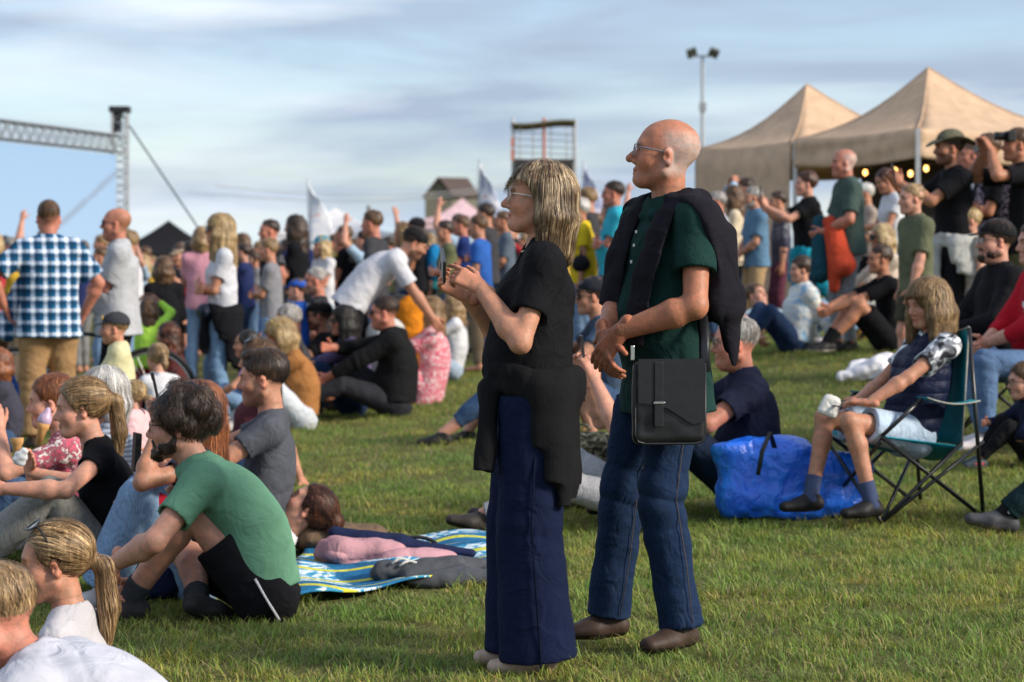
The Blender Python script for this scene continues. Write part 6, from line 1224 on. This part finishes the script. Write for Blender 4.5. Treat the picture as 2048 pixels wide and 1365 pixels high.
HM = stand('man in wide-brimmed olive bush hat and black t-shirt filming with phone', 1908, 262, H=1.86, d=18.6, yaw=190, skin='tan', g=1.06, hair=('short', 'dark', {}), stub=0.85, hat=('bush', (0.125, 0.12, 0.08)), det=2, pose=po(LOWPH, head=(0, 0, 0), hl=hnd((0.42, 0.05, 1.36), (-0.3, 0.7, -1), dir=(0.5, -0.2, 0.8), palm=(0.2, -1, 0.2), curl=0.55), hr=hnd((0.42, -0.05, 1.36), (-0.3, -0.7, -1), dir=(0.5, 0.2, 0.8), palm=(0.2, 1, 0.2), curl=0.55)), top=T(BLK, sleeve=0.7, loose=0.006), bottom=B(BLK, pat=None), shoes=SHB, extras=[tied((0.40, 0.40, 0.38))])
in_hand('black phone in the hands of the man in the bush hat', *HM)
stand('bald man in dark green t-shirt carrying red and teal jackets', 1695, 298, d=21.5, yaw=188, skin='red', g=1.1, belly=0.6, fat=0.5, hair=(None, 'grey'), bald=True, pose=po(STAND, head=(0, 2, 0), hl=hnd((0.24, 0.12, 1.04), (-0.5, 0.8, -0.4)), hr=hnd((0.24, -0.10, 1.04), (-0.5, -0.8, -0.4))), top=T((0.055, 0.085, 0.075), sleeve=0.8, loose=0.012), bottom=B((0.22, 0.24, 0.26)), shoes=SHB,
    extras=[('carried_jacket', fabric((0.50, 0.065, 0.03)), lambda J: [cone(J['Hc'] + V(0.20, 0.14, 0.20), J['Hc'] + V(0.10, 0.22, -0.20), 0.05, 0.09, 0.05, (V(1, 0, 0), 1.3)), cone(J['Hc'] + V(0.16, 0.18, 0.1), J['Hc'] + V(0.18, 0.2, -0.38), 0.06, 0.05, 0.05)]), ('carried_coat', fabric((0.012, 0.06, 0.085)), lambda J: [cone(J['Hc'] + V(0.26, 0.02, 0.20), J['Hc'] + V(0.27, 0.08, -0.26), 0.06, 0.09, 0.05, (V(0, 1, 0), 1.3))])])
TW = stand('short-haired woman in black t-shirt with turquoise jacket tied round her waist', 1618, 345, d=22.8, yaw=188, sex='f', g=1.15, skin='fair', hair=('short', 'auburn', dict(t=0.016)), pose=po(STAND, head=(0, 4, 0), hl=hnd((0.46, 0.10, 1.40), (-0.1, 0.6, -1), dir=(0.4, -0.1, 0.9), palm=(0.4, -1, 0), curl=0.5), hr=hnd((0.46, -0.02, 1.40), (-0.1, -0.6, -1), dir=(0.4, 0.1, 0.9), palm=(0.4, 1, 0), curl=0.5)), top=T(BLK, sleeve=0.6, loose=0.01), bottom=B((0.05, 0.09, 0.17)), shoes=SHB, extras=[tied((0.010, 0.24, 0.32), -0.42)])
in_hand('dark phone raised high by the woman with the turquoise jacket', *TW, fwd=0.13)
stand('grey-bearded man in steel blue t-shirt and khaki trousers', 1512, 375, d=25.5, yaw=192, skin='mid', g=1.05, hair=('short', 'grey', dict(t=0.010)), beard=0.9, pose=po(CLASP), top=T((0.10, 0.19, 0.29), sleeve=0.75, loose=0.012), bottom=B((0.36, 0.24, 0.13), pat=None, r=(0.1, 0.082, 0.08, 0.075)), shoes=SHBR)
stand('woman with tied-back auburn hair in white t-shirt looking at her phone', 1785, 336, d=24.0, yaw=190, sex='f', skin='tan', hair=('pony', 'auburn', dict(L=0.2)), pose=po(LOWPH, head=(0, -18, 0)), top=T(WHT, sleeve=0.5), bottom=B(LJEANS), shoes=SHW)
stand('white-haired person in taupe top behind the woman in white', 1736, 368, d=26.0, yaw=185, skin='mid', hair=('short', 'white', {}), pose=CLASP, top=T((0.34, 0.27, 0.23), sleeve=0.9), bottom=B(BLK, pat=None), shoes=SHB)
stand('woman with long brown hair in cream top near the closed tent wall', 1472, 372, d=26.5, yaw=170, sex='f', skin='mid', hair=('long', 'brown', dict(L=0.32)), pose=CLASP, top=T((0.60, 0.50, 0.36), sleeve=0.6), bottom=B(BLK, pat=None), shoes=SHB)
stand('person in light blue shirt reaching a phone up beside the tent wall', 1498, 358, d=28.0, yaw=182, skin='mid', hair=('short', 'dark', {}), pose=po(STAND, hl=hnd((0.18, 0.1, 1.72), (0.3, 0.6, -0.3), curl=0.5), hr=hnd((0.2, -0.1, 1.70), (0.3, -0.6, -0.3), curl=0.5)), top=T((0.34, 0.48, 0.60), sleeve=1.8, name='shirt'), bottom=B(JEANS), shoes=SHB)
stand('person in dark patterned shirt behind the man in steel blue', 1562, 384, d=27.0, yaw=184, skin='mid', hair=('short', 'dark', {}), pose=STAND, top=T((0.05, 0.05, 0.075), pat='paisley', sleeve=1.5), bottom=B((0.10, 0.03, 0.05), pat=None), shoes=SHB)
stand('glasses-wearing person in grey beside the long-haired woman in cream', 1440, 385, d=26.0, yaw=188, skin='red', hair=('short', 'grey', {}), glasses=('clear',), pose=CROSS, top=T((0.36, 0.36, 0.38)), bottom=B(JEANS), shoes=SHB)
stand('man in sunglasses and black t-shirt with folded arms behind the bush hat', 1985, 268, d=19.8, yaw=190, skin='tan', hair=('short', 'brown', dict(t=0.006)), glasses=('sun',), pose=CROSS, top=T(BLK, pat='print', sleeve=0.7), bottom=B(BLK, pat=None), shoes=SHB)
stand('man with cropped hair in white collar behind the bush hat', 1950, 283, d=21.0, yaw=188, skin='red', hair=('short', 'brown', dict(t=0.005)), pose=STAND, top=T((0.62, 0.62, 0.64), collar=True), bottom=B(JEANS), shoes=SHB)
stand('man in printed black t-shirt holding a camera to his eye', 2042, 258, d=18.6, yaw=188, skin='tan', g=1.08, hair=('short', 'brown', dict(t=0.006)), det=2, pose=po(PHONE, head=(0, 4, 0), hl=hnd((0.26, 0.10, 1.58), (0.2, 0.8, -0.8), dir=(0.3, -0.3, 0.9), palm=(0.6, -0.8, 0), curl=0.5), hr=hnd((0.26, -0.06, 1.58), (0.2, -0.8, -0.8), dir=(0.3, 0.3, 0.9), palm=(0.6, 0.8, 0), curl=0.5)), top=T(BLK, pat='print', sleeve=0.75, loose=0.01), bottom=B((0.07, 0.075, 0.035), pat=None), shoes=SHB)
c = at(2020, 273, 18.5); o = empty('camera', tuple(c), R(95)); tag(o, 'black photo camera held by the man in printed t-shirt', 'camera'); m = MB(); m.box((0, 0, 0), (0.13, 0.06, 0.085)); m.build('camera_body', BLACK, o, bevel=0.008); m = MB(); m.bar((0, 0.03, 0), (0, 0.12, 0), 0.034, 14); m.build('lens', BLACK, o, True)
stand('small child with blond hair between the bush hat man and the capped man', 1946, 425, d=18.5, yaw=190, hs=1.2, skin='fair', hair=('short', 'blond', {}), pose=STAND, top=T((0.4, 0.35, 0.3)), bottom=B(JEANS), shoes=SHW)

# ================================================================ standing and sitting people in the middle distance at the left
stand('man in blue and white plaid shirt and khaki trousers seen from behind', 98, 402, H=1.84, yaw=112, g=1.14, det=2, skin='red', hair=('short', 'brown', dict(t=0.003)), pose=po(STAND, head=(-8, 6, 0), hl=hnd((0.06, 0.30, 1.0), (-0.3, 1, 0.1)), hr=hnd((0.10, -0.27, 0.95), (-0.4, -1, 0))), top=T((0.008, 0.20, 0.46), pat='plaid', sleeve=0.80, hem=-0.14, loose=0.016, collar=True, wide=0.012), bottom=B(KHAKI, pat=None, r=(0.108, 0.09, 0.09, 0.082), fold=1.5), shoes=SHBR,
    extras=[('shirt_front', fabric((0.008, 0.20, 0.46), 'plaid'), lambda J: [cone(J['C'] + V(0.12, 0.16, -0.1), J['Hc'] + V(0.20, 0.30, -0.12), 0.03, 0.05, 0.04, (V(1, 1, 0), 2.2))])])
stand('bald man in sunglasses and light grey t-shirt with folded arms', 240, 416, H=1.80, yaw=186, g=1.12, belly=1.5, fat=0.9, det=2, skin='red', hair=(None, 'brown'), bald=True, glasses=('sun', (0.02, 0.02, 0.025)), pose=po(CROSS, head=(0, 4, 0)), top=T((0.40, 0.41, 0.43), sleeve=0.75, hem=-0.14, loose=0.014), bottom=B(BLK, 'shorts', len=0.95), shoes=SHB)
def pouch(J): return [ell(J['Hc'] + V(0.155, 0.05, 0.02), (0.055, 0.13, 0.07), 0.02)]
stand('blond woman in sunglasses and white t-shirt with black hip pouch and folded arms', 445, 430, H=1.70, yaw=194, sex='f', det=2, skin='mid', hair=('long', 'blond', dict(L=0.33, t=0.018)), glasses=('sun',), pose=po(CROSS, head=(0, 4, 0)), top=T((0.54, 0.55, 0.59), sleeve=0.6, hem=0.0), bottom=B((0.16, 0.27, 0.42)), shoes=SHW, extras=[tied(BLK, -0.45), ('hip_pouch', fabric((0.012, 0.018, 0.032), None, 0.5), pouch)])
def emblem(P, ob):
    m = MB(); m.box(P(0.094, 0, 0.085), (0.006, 0.045, 0.03)); m.build('emblem', plain('yellow_thread', (0.7, 0.42, 0.02), 0.8), ob, bevel=0.004)
stand('little boy in dark grey cap with yellow emblem and pale yellow polo shirt', 238, 640, d=14.4, yaw=188, hs=1.32, g=1.12, det=2, skin='mid', hair=('short', 'light', dict(t=0.006)), hat=('cap', (0.045, 0.047, 0.055), '', emblem), pose=po(STAND, hl=hnd((0.30, 0.10, 0.95), (-0.3, 1, -0.6)), hr=hnd((0.32, -0.05, 0.95), (-0.3, -1, -0.6))), top=T((0.62, 0.58, 0.34), sleeve=0.8, hem=-0.16, loose=0.012, collar=True), bottom=B(NAVY), shoes=SHW)
# bicycle
d = 18.8; k = d/FPX; wx = at(304, 532, d)[0]; zg = float(ground(wx, d)); bk = empty('bicycle', (wx, d, zg)); tag(bk, 'dark bicycle parked behind the boy in the cap', 'bicycle'); BP = plain('bike_paint', (0.02, 0.025, 0.035), 0.3)
for x in (0, -1.06):
    m = MB(); m.tube([(x + 0.335*math.cos(a), 0, 0.35 + 0.335*math.sin(a)) for a in np.linspace(0, 2*math.pi, 41)], 0.019, 8, cap=False); w_ = m.build('wheel', plain('tyre_rubber', (0.015, 0.015, 0.015), 0.8), bk, True)
    m = MB(); m.tube([(x + 0.308*math.cos(a), 0, 0.35 + 0.308*math.sin(a)) for a in np.linspace(0, 2*math.pi, 41)], 0.010, 6, cap=False); m.build('rim', plain('rim_alu', (0.5, 0.5, 0.5), 0.3, 0.9), w_, True)
    for a in np.linspace(0, 2*math.pi, 17)[:-1]: m = MB(); m.bar((x, 0, 0.35), (x + 0.305*math.cos(a), 0, 0.35 + 0.305*math.sin(a)), 0.0016, 4); m.build('spoke', STEEL, w_)
    m = MB(); m.bar((x, -0.05, 0.35), (x, 0.05, 0.35), 0.02, 10); m.build('hub', STEEL, w_, True)
m = MB()
for a, b, r_ in (((0, 0.0, 0.35), (-0.42, 0, 0.30), 0.011), ((0, 0, 0.35), (-0.30, 0, 0.78), 0.010), ((-0.42, 0, 0.30), (-0.27, 0, 0.86), 0.016), ((-0.42, 0, 0.30), (-0.88, 0, 0.74), 0.018), ((-0.30, 0, 0.78), (-0.88, 0, 0.84), 0.016), ((-0.90, 0, 0.90), (-1.06, 0.04, 0.35), 0.014), ((-0.90, 0, 0.90), (-0.86, 0, 1.02), 0.014)): m.bar(a, b, r_, 8)
m.build('frame', BP, bk, True)
v, q_ = sdf([cone((-0.22, 0, 0.97), (-0.42, 0, 0.96), 0.05, 0.022, 0.02, ((0, 1, 0), 1.5)), ell((-0.20, 0, 0.97), (0.06, 0.10, 0.035), 0.02)], 0.012); mobj('saddle', mesh_np('saddle', v, q_), BLACK, bk); m = MB(); m.bar((-0.27, 0, 0.84), (-0.26, 0, 0.95), 0.014, 8); m.build('seat_post', STEEL, bk, True)
m = MB(); m.tube([(-0.80, -0.30, 1.06), (-0.86, -0.12, 1.04), (-0.87, 0, 1.03), (-0.86, 0.12, 1.04), (-0.80, 0.30, 1.06)], 0.013, 8); m.build('handlebar', BLACK, bk, True)
m = MB(); m.bar((-0.42, -0.06, 0.30), (-0.42, 0.06, 0.30), 0.05, 14); m.bar((-0.42, -0.07, 0.30), (-0.32, -0.07, 0.17), 0.011, 6); m.build('crank', STEEL, bk, True)

stand('child in neon yellow-green top and red trousers reaching up', 298, 600, d=19.5, yaw=100, hs=1.2, sex='f', skin='mid', hair=('long', 'brown', dict(L=0.2)), pose=po(STAND, hl=hnd((0.25, 0.12, 1.75), (0.2, 0.8, -0.3)), hr=hnd((0.25, -0.12, 1.75), (0.2, -0.8, -0.3))), top=T((0.46, 0.82, 0.10), sleeve=1.85, loose=0.012), bottom=B((0.42, 0.02, 0.04), pat=None), shoes=SHW)
stand('woman with wavy brown hair in black top seen from behind', 328, 515, d=21.5, yaw=115, sex='f', skin='mid', hair=('bob', 'brown', dict(L=0.17, t=0.02)), pose=STAND, top=T(BLK, sleeve=1.8), bottom=B(JEANS), shoes=SHB)
stand('woman with long dark hair in dark red top beside the blond woman', 388, 482, H=1.66, yaw=165, sex='f', skin='mid', hair=('long', 'dark', dict(L=0.34)), pose=CROSS, top=T((0.20, 0.015, 0.03), sleeve=1.7), bottom=B(BLK, pat=None), shoes=SHB)
sit('small girl with yellow hair tie in white dress behind the wheel', 322, 16.6, 120, H=1.12, hs=1.3, sex='f', skin='fair', hair=('pony', 'light', dict(L=0.12)), pose=po(KNEES, hip=(0, 0, 0.34)), top=T(WHT, sleeve=0.4), bottom=B((0.5, 0.04, 0.06), 'shorts'), shoes=SHW)
sit('child in royal blue shirt sitting left of the khaki trousers', 8, 18.2, 180, H=1.30, hs=1.2, skin='mid', hair=('short', 'brown', {}), pose=po(KNEES, hip=(0, 0, 0.32)), top=T((0.02, 0.10, 0.42)), bottom=B(JEANS), shoes=SHW)
sit('auburn-haired child sitting at the left edge', 14, 16.4, 184, H=1.25, hs=1.2, sex='f', skin='mid', hair=('bob', 'red', dict(L=0.14)), pose=po(KNEES, hip=(0, 0, 0.28)), top=T((0.05, 0.05, 0.07)), bottom=B(JEANS), shoes=SHW)
sit('red-haired child low in the grass behind the girl in white', 352, 19.2, 170, H=1.2, hs=1.2, sex='f', skin='fair', hair=('long', 'auburn', dict(L=0.2)), pose=po(KNEES, hip=(0, 0, 0.42)), top=T((0.10, 0.03, 0.03)), bottom=B(BLK, pat=None), shoes=SHW)
# sitting group
sit('stocky man in black hoodie and sunglasses sitting with stretched legs', 790, 19.2, 184, H=1.82, g=1.18, belly=1.1, fat=0.8, det=2, skin='red', hair=('short', 'dark', dict(t=0.006)), glasses=('sun',), pose=po(LOOSE, sp=16, head=(0, 0, 0), hl=hnd((0.62, 0.14, 0.24), (-0.1, 1, 0), curl=0.4), hr=hnd((0.48, -0.08, 0.52), (-0.3, -1, -0.2)), fl=dict(t=(0.78, 0.16, 0.085), pole=(0.1, 0.2, 1))), top=T((0.010, 0.010, 0.011), sleeve=1.85, hood=True, loose=0.016, name='hoodie'), bottom=B((0.025, 0.026, 0.032)), shoes=SHBW)
sit('dark-haired woman in sunglasses and purple striped shirt', 702, 19.7, 194, H=1.70, sex='f', g=1.1, det=2, skin='tan', hair=('long', 'black', dict(L=0.24, t=0.016)), glasses=('sun', (0.01, 0.01, 0.012)), pose=po(KNEES, sp=14, head=(12, 0, 0), hl=hnd((0.52, 0.08, 0.34), (-0.1, 1, -0.2))), top=T((0.13, 0.10, 0.21), pat='stripe', sleeve=1.2, loose=0.012), bottom=B(DJEANS), shoes=SHW)
sit('blond woman in tan top resting her face on her hand', 602, 18.6, 192, H=1.68, sex='f', g=1.08, det=2, skin='tan', hair=('bob', 'blond', dict(L=0.19, t=0.02)), glasses=('sun', (0.6, 0.45, 0.1), 1), pose=po(KNEES, sp=24, head=(10, -18, 0), hl=hnd((0.34, 0.04, 0.62), (0.1, 0.7, -1), dir=(0.1, 0, 1), palm=(-1, 0, 0), curl=0.2)), top=T((0.34, 0.15, 0.05), sleeve=0.35), bottom=B((0.55, 0.58, 0.62)), shoes=SHW)
sit('woman with long straight hair in pink floral dress', 856, 20.6, 172, H=1.70, sex='f', g=1.05, det=2, skin='fair', hair=('long', 'light', dict(L=0.36, t=0.014)), pose=po(KNEES, sp=2, head=(6, 2, 0)), top=T((0.62, 0.24, 0.28), pat='floral', sleeve=0.6, hem=-0.12, loose=0.02, name='dress'), bottom=B((0.62, 0.24, 0.28), 'skirt', pat='floral'), shoes=SHW)
sit('girl with long blond hair in white top sitting beyond the floral dress', 904, 23.6, 176, H=1.58, sex='f', skin='fair', hair=('long', 'light', dict(L=0.34)), pose=po(KNEES, sp=2, hip=(0, 0, 0.16)), top=T(WHT, sleeve=1.3), bottom=B((0.36, 0.45, 0.55)), shoes=SHW)
sit('man in black cap and black t-shirt with folded arms sitting behind', 650, 20.6, 186, H=1.78, g=1.08, skin='tan', hair=('short', 'dark', {}), stub=0.7, glasses=('sun',), hat=('cap', (0.012, 0.012, 0.013)), pose=po(KNEES, sp=12), top=T(BLK), bottom=B(JEANS), shoes=SHB)
sit('man with thick grey hair behind the blond woman in tan', 592, 20.2, 184, H=1.76, skin='tan', hair=('short', 'grey', dict(t=0.014)), pose=po(KNEES, sp=14), top=T((0.05, 0.05, 0.055)), bottom=B(JEANS), shoes=SHB)
sit('man with cropped grey-brown hair and glasses in dark shirt kneeling', 640, 22.0, 186, H=1.78, skin='red', hair=('short', 'grey', dict(t=0.003)), stub=0.6, glasses=('sun',), pose=po(KNEEL, head=(0, 0, 0)), top=T((0.03, 0.03, 0.035)), bottom=B(JEANS), shoes=SHB)
stand('boy in royal blue cap and blue t-shirt', 600, 565, d=20.6, yaw=178, hs=1.18, skin='fair', hair=('short', 'brown', {}), hat=('cap', (0.02, 0.09, 0.42)), pose=STAND, top=T((0.02, 0.10, 0.45)), bottom=B(JEANS), shoes=SHW)
sit('man with dark grey hair sitting behind the black hoodie', 722, 21.0, 184, H=1.74, skin='tan', hair=('short', 'dark', {}), pose=po(KNEES, sp=10), top=T((0.08, 0.10, 0.16)), bottom=B(JEANS), shoes=SHB)
sit('person with black hair in slate jacket left of the floral dress', 806, 21.6, 186, H=1.72, skin='mid', hair=('short', 'black', dict(t=0.016)), pose=po(KNEES, sp=10), top=T((0.06, 0.09, 0.15), sleeve=1.8), bottom=B(JEANS), shoes=SHB)
sit('child with black hair in lilac top at the left of the sitting group', 512, 18.4, 180, H=1.25, hs=1.2, sex='f', skin='mid', hair=('pony', 'black', dict(L=0.14)), pose=po(KNEES, hip=(0, 0, 0.26)), top=T((0.50, 0.25, 0.52)), bottom=B(LJEANS), shoes=SHW)
# standing, middle distance
stand('muscular man in black paisley t-shirt and blue jeans', 545, 440, H=1.80, yaw=196, g=1.1, skin='red', hair=('short', 'dark', dict(t=0.004)), pose=po(STAND, head=(0, 2, 0), hl=hnd((0.05, 0.27, 0.95), (-0.5, 1, 0))), top=T((0.012, 0.012, 0.015), pat='paisley', sleeve=0.7), bottom=B((0.03, 0.09, 0.26)), shoes=SHW)
sp = Spot(716, 20.4, 6)
per('man in white t-shirt and black cap bending forward over an orange bag', sp, H=1.80, det=2, g=1.08, skin='mid', hair=('short', 'dark', {}), stub=0.8, hat=('cap_back', (0.012, 0.012, 0.014)), pose=dict(hip=(-0.05, 0, 0.90), pp=30, sp=58, head=(0, -28, 0), hl=hnd((0.66, 0.14, 0.72), (-0.2, 0.6, -0.6)), hr=hnd((0.62, -0.16, 0.72), (-0.2, -0.6, -0.6)), fl=dict(t=(0, 0.12, 0.085)), fr=dict(t=(-0.2, -0.12, 0.085))), top=T((0.56, 0.56, 0.60), sleeve=0.75, loose=0.012), bottom=B(BLK, pat=None), shoes=SHB)
c = at(828, 590, 20.6); o = heap('orange_backpack', 'bright orange backpack below the bending man', (c[0], c[1]), [cone((0, 0, 0.45), (0, 0, 0.80), 0.15, 0.13, 0.05, ((1, 0, 0), 1.2)), cone((0, 0, 0.06), (0, 0, 0.45), 0.14, 0.15, 0.05)], fabric((0.80, 0.27, 0.02)), 'backpack', 0.016, 0.006)
c = at(772, 585, 20.3); heap('pram_hood', 'pale grey pram hood in front of the bending man', (c[0], c[1]), [ell((0, 0, 0.62), (0.17, 0.16, 0.15), 0.02), cone((0, 0, 0.1), (0, 0, 0.5), 0.12, 0.15, 0.05)], fabric((0.48, 0.48, 0.46)), 'pram', 0.018, 0.004)
stand('man in black cap and black t-shirt with bright blue backpack straps', 838, 437, H=1.80, yaw=176, skin='tan', hair=('short', 'dark', {}), hat=('cap', (0.014, 0.014, 0.018)), pose=CROSS, top=T((0.010, 0.010, 0.013)), bottom=B(BLK, pat=None), shoes=SHB, extras=[('backpack', fabric((0.01, 0.16, 0.36)), lambda J: [ell(J['C'] + V(-0.19, 0, -0.08), (0.11, 0.15, 0.24), 0.03), cone(J['N'] + V(-0.08, 0.11, 0.01), J['C'] + V(0.10, 0.12, -0.02), 0.025, 0.025, 0.02)])])
stand('blond woman in teal cap and white t-shirt', 648, 472, H=1.64, yaw=215, sex='f', skin='fair', hair=('long', 'blond', dict(L=0.25)), hat=('cap', (0.05, 0.24, 0.33)), pose=LOWPH, top=T(WHT, sleeve=0.5), bottom=B((0.3, 0.4, 0.5)), shoes=SHW)
stand('man in black t-shirt with a strap across his back', 694, 452, H=1.76, yaw=170, skin='tan', hair=('short', 'brown', dict(t=0.006)), pose=CROSS, top=T(BLK), bottom=B((0.05, 0.12, 0.28)), shoes=SHB)
stand('man in turquoise polo shirt with folded arms', 1232, 364, H=1.80, yaw=184, g=1.12, belly=0.8, det=2, skin='red', hair=('short', 'dark', dict(t=0.006)), glasses=('clear',), pose=po(CROSS, head=(0, 4, 0)), top=T((0.035, 0.36, 0.47), collar=True, sleeve=0.7, loose=0.012), bottom=B((0.04, 0.09, 0.18)), shoes=SHB)
stand('woman in yellow top with black shoulder bag beside the turquoise polo', 1166, 398, H=1.70, yaw=178, sex='f', g=1.1, skin='tan', hair=('short', 'white', dict(t=0.014)), pose=STAND, top=T((0.66, 0.48, 0.02), sleeve=0.6, loose=0.01), bottom=B(LJEANS), shoes=SHW, extras=[('shoulder_bag', fabric(BLK, None, 0.5), lambda J: [ell(J['Hc'] + V(0.02, 0.24, 0.12), (0.10, 0.05, 0.09), 0.02), cone(J['Hc'] + V(0.02, 0.24, 0.2), J['N'] + V(0, 0.12, 0), 0.012, 0.012, 0.01)])])
stand('man in grey-blue t-shirt with hands folded left of the streaked hair', 1012, 424, H=1.76, yaw=186, skin='tan', hair=('short', 'brown', {}), pose=CLASP, top=T((0.10, 0.13, 0.17), sleeve=0.8), bottom=B(JEANS), shoes=SHB)
stand('person in olive green t-shirt among the crowd centre', 962, 442, H=1.70, yaw=170, sex='f', skin='mid', hair=('bob', 'brown', dict(L=0.13)), pose=STAND, top=T((0.14, 0.17, 0.09), sleeve=1.0), bottom=B(JEANS), shoes=SHB)
stand('man in navy blue t-shirt among the crowd centre', 928, 432, H=1.74, yaw=178, skin='red', hair=('short', 'brown', {}), pose=CROSS, top=T((0.018, 0.035, 0.15)), bottom=B(JEANS), shoes=SHB)
stand('person with fair hair and white hair clip in front of the navy t-shirt', 898, 466, H=1.66, yaw=200, sex='f', skin='mid', hair=('pony', 'light', dict(L=0.16)), pose=PHONE, top=T((0.05, 0.05, 0.06), sleeve=1.8), bottom=B(JEANS), shoes=SHB)
sit('person in dark cap and sunglasses sitting between the couple', 1212, 16.2, 186, H=1.74, skin='mid', hair=('short', 'dark', {}), hat=('cap', (0.02, 0.022, 0.03)), glasses=('sun',), pose=po(KNEES, hip=(0, 0, 0.24)), top=T((0.05, 0.08, 0.13)), bottom=B(JEANS), shoes=SHB)

# ================================================================ the far crowd
FARV = []
def far_variant(sex, hair, pose, hat=None, seedskin='mid'):
    r_, J = person('far', (0, -30, 0), 0, H=1.74 if sex == 'm' else 1.65, sex=sex, det=0, skin=seedskin, hair=hair, pose=pose, top=T((0.5, 0.5, 0.5), sleeve=0.7), bottom=B((0.1, 0.1, 0.1), pat=None), hat=hat)
    FARV.append((r_, sex, hair, 'cap' if hat else None)); return r_
for a in (('m', ('short', 'brown', {}), CROSS), ('m', ('short', 'dark', {}), STAND), ('m', ('short', 'dark', {}), PHONE, ('cap', (0.3, 0.3, 0.3))), ('m', ('short', 'grey', {}), HIPS, None, 'red'), ('f', ('long', 'brown', dict(L=0.3)), CROSS), ('f', ('long', 'blond', dict(L=0.26)), STAND), ('f', ('bob', 'dark', dict(L=0.16)), LOWPH), ('f', ('pony', 'light', dict(L=0.2)), PHONE, None, 'fair'), ('m', ('short', 'light', {}), UPARM, None, 'fair')): far_variant(*a)
COLS = [('black', BLK), ('white', WHT), ('navy', (0.02, 0.03, 0.10)), ('grey', (0.22, 0.22, 0.24)), ('red', (0.36, 0.03, 0.04)), ('royal blue', (0.03, 0.11, 0.40)), ('olive', (0.13, 0.14, 0.07)), ('teal', (0.02, 0.17, 0.19)), ('beige', (0.42, 0.33, 0.24)), ('pink', (0.55, 0.26, 0.32)), ('pale blue', (0.32, 0.44, 0.56)), ('charcoal', (0.045, 0.045, 0.05)), ('mustard', (0.48, 0.30, 0.04))]
HC = dict(brown='brown-haired', dark='dark-haired', grey='grey-haired', blond='blond', light='fair-haired')
HAIRALT = {'m': ['brown', 'dark', 'dark', 'grey', 'light'], 'f': ['brown', 'dark', 'blond', 'light']}
TROU = [('blue', JEANS), ('black', BLK), ('dark blue', DJEANS), ('pale blue', LJEANS), ('brown', (0.2, 0.15, 0.1)), ('grey', (0.2, 0.2, 0.2))]; labs = set()
fr_ = random.Random(11); nfar = 0; used = []
def copy_far(i, x, y, yaw, H):
    global nfar
    src, sex, hair, cap = FARV[i]; o = src.copy(); col.objects.link(o); o.location = (x, y, float(ground(x, y))); o.rotation_euler = (0, 0, R(yaw)); s = H/(1.74 if sex == 'm' else 1.65); o.scale = (s, s, s)
    style = {'long': 'long hair', 'bob': 'bobbed hair', 'pony': 'a ponytail', 'short': 'short hair'}[hair[0]]; what = {0: 'folded arms', 1: 'lowered arms', 2: 'raised hands', 3: 'hands on hips', 4: 'folded arms', 5: 'lowered arms', 6: 'hands held low', 7: 'raised hands', 8: 'one arm up'}[i]
    for _ in range(60):
        cn, cc = fr_.choice(COLS[:4] + COLS); hn = fr_.choice(HAIRALT[sex]) if not cap else hair[1]; capn, capc = fr_.choice(COLS); tn, tc_ = fr_.choice(TROU)
        lab = f"far crowd person in {capn} cap, {cn} top, {tn} trousers, {what}" if cap else f"far crowd, {HC[hn]} person, {style}, {cn} top, {tn} trousers, {what}"
        if lab not in labs: break
    labs.add(lab)
    mt = dict(shirt=fabric(cc), trousers=fabric(tc_), hair=hair_mat(*HAIR[hn]), cap=fabric(capc, wr=0.15), brim=fabric(capc, wr=0.15))
    def cp(ch, par):
        c = ch.copy(); col.objects.link(c); c.parent = par; b = ch.name.split('.')[0]
        if b in mt and len(c.material_slots): c.material_slots[0].link = 'OBJECT'; c.material_slots[0].material = mt[b]
        for g_ in ch.children: cp(g_, c)
    for ch in src.children: cp(ch, o)
    tag(o, lab, 'person', 'people standing in the far crowd'); nfar += 1
# rows of people, thinning out where nearer ones or tents stand in front
y = 24.5
while y < 62:
    xl, xr = (-20 - 1024)/FPX*y, (1420 - 1024)/FPX*y
    if y < 30: xr = (1330 - 1024)/FPX*y
    x = xl + fr_.uniform(0, 0.5)
    while x < xr:
        xx, yy = x + fr_.uniform(-0.15, 0.15), y + fr_.uniform(-0.7, 0.7); px = 1024 + xx/yy*FPX
        okk = all((xx - a)**2 + (yy - b)**2 > 0.30 for a, b in used) and not (px < 225 and yy > 37) and not (1000 < px < 1165 and yy < 38)
        if okk and (yy < 44 or fr_.random() < 0.85):
            used.append((xx, yy)); copy_far(fr_.choice([0, 0, 1, 1, 1, 2, 3, 3, 4, 4, 5, 5, 5, 6, 6, 7, 8]), xx, yy, 180 + fr_.gauss(-8, 26), fr_.uniform(1.56, 1.86))
        x += fr_.uniform(0.50, 0.95)*(1.6 if y < 30 else 0.82)
    y += 2.4 if y < 30 else 2.9
for r_, *_ in FARV:
    for o in list(r_.children_recursive) + [r_]: bpy.data.objects.remove(o)
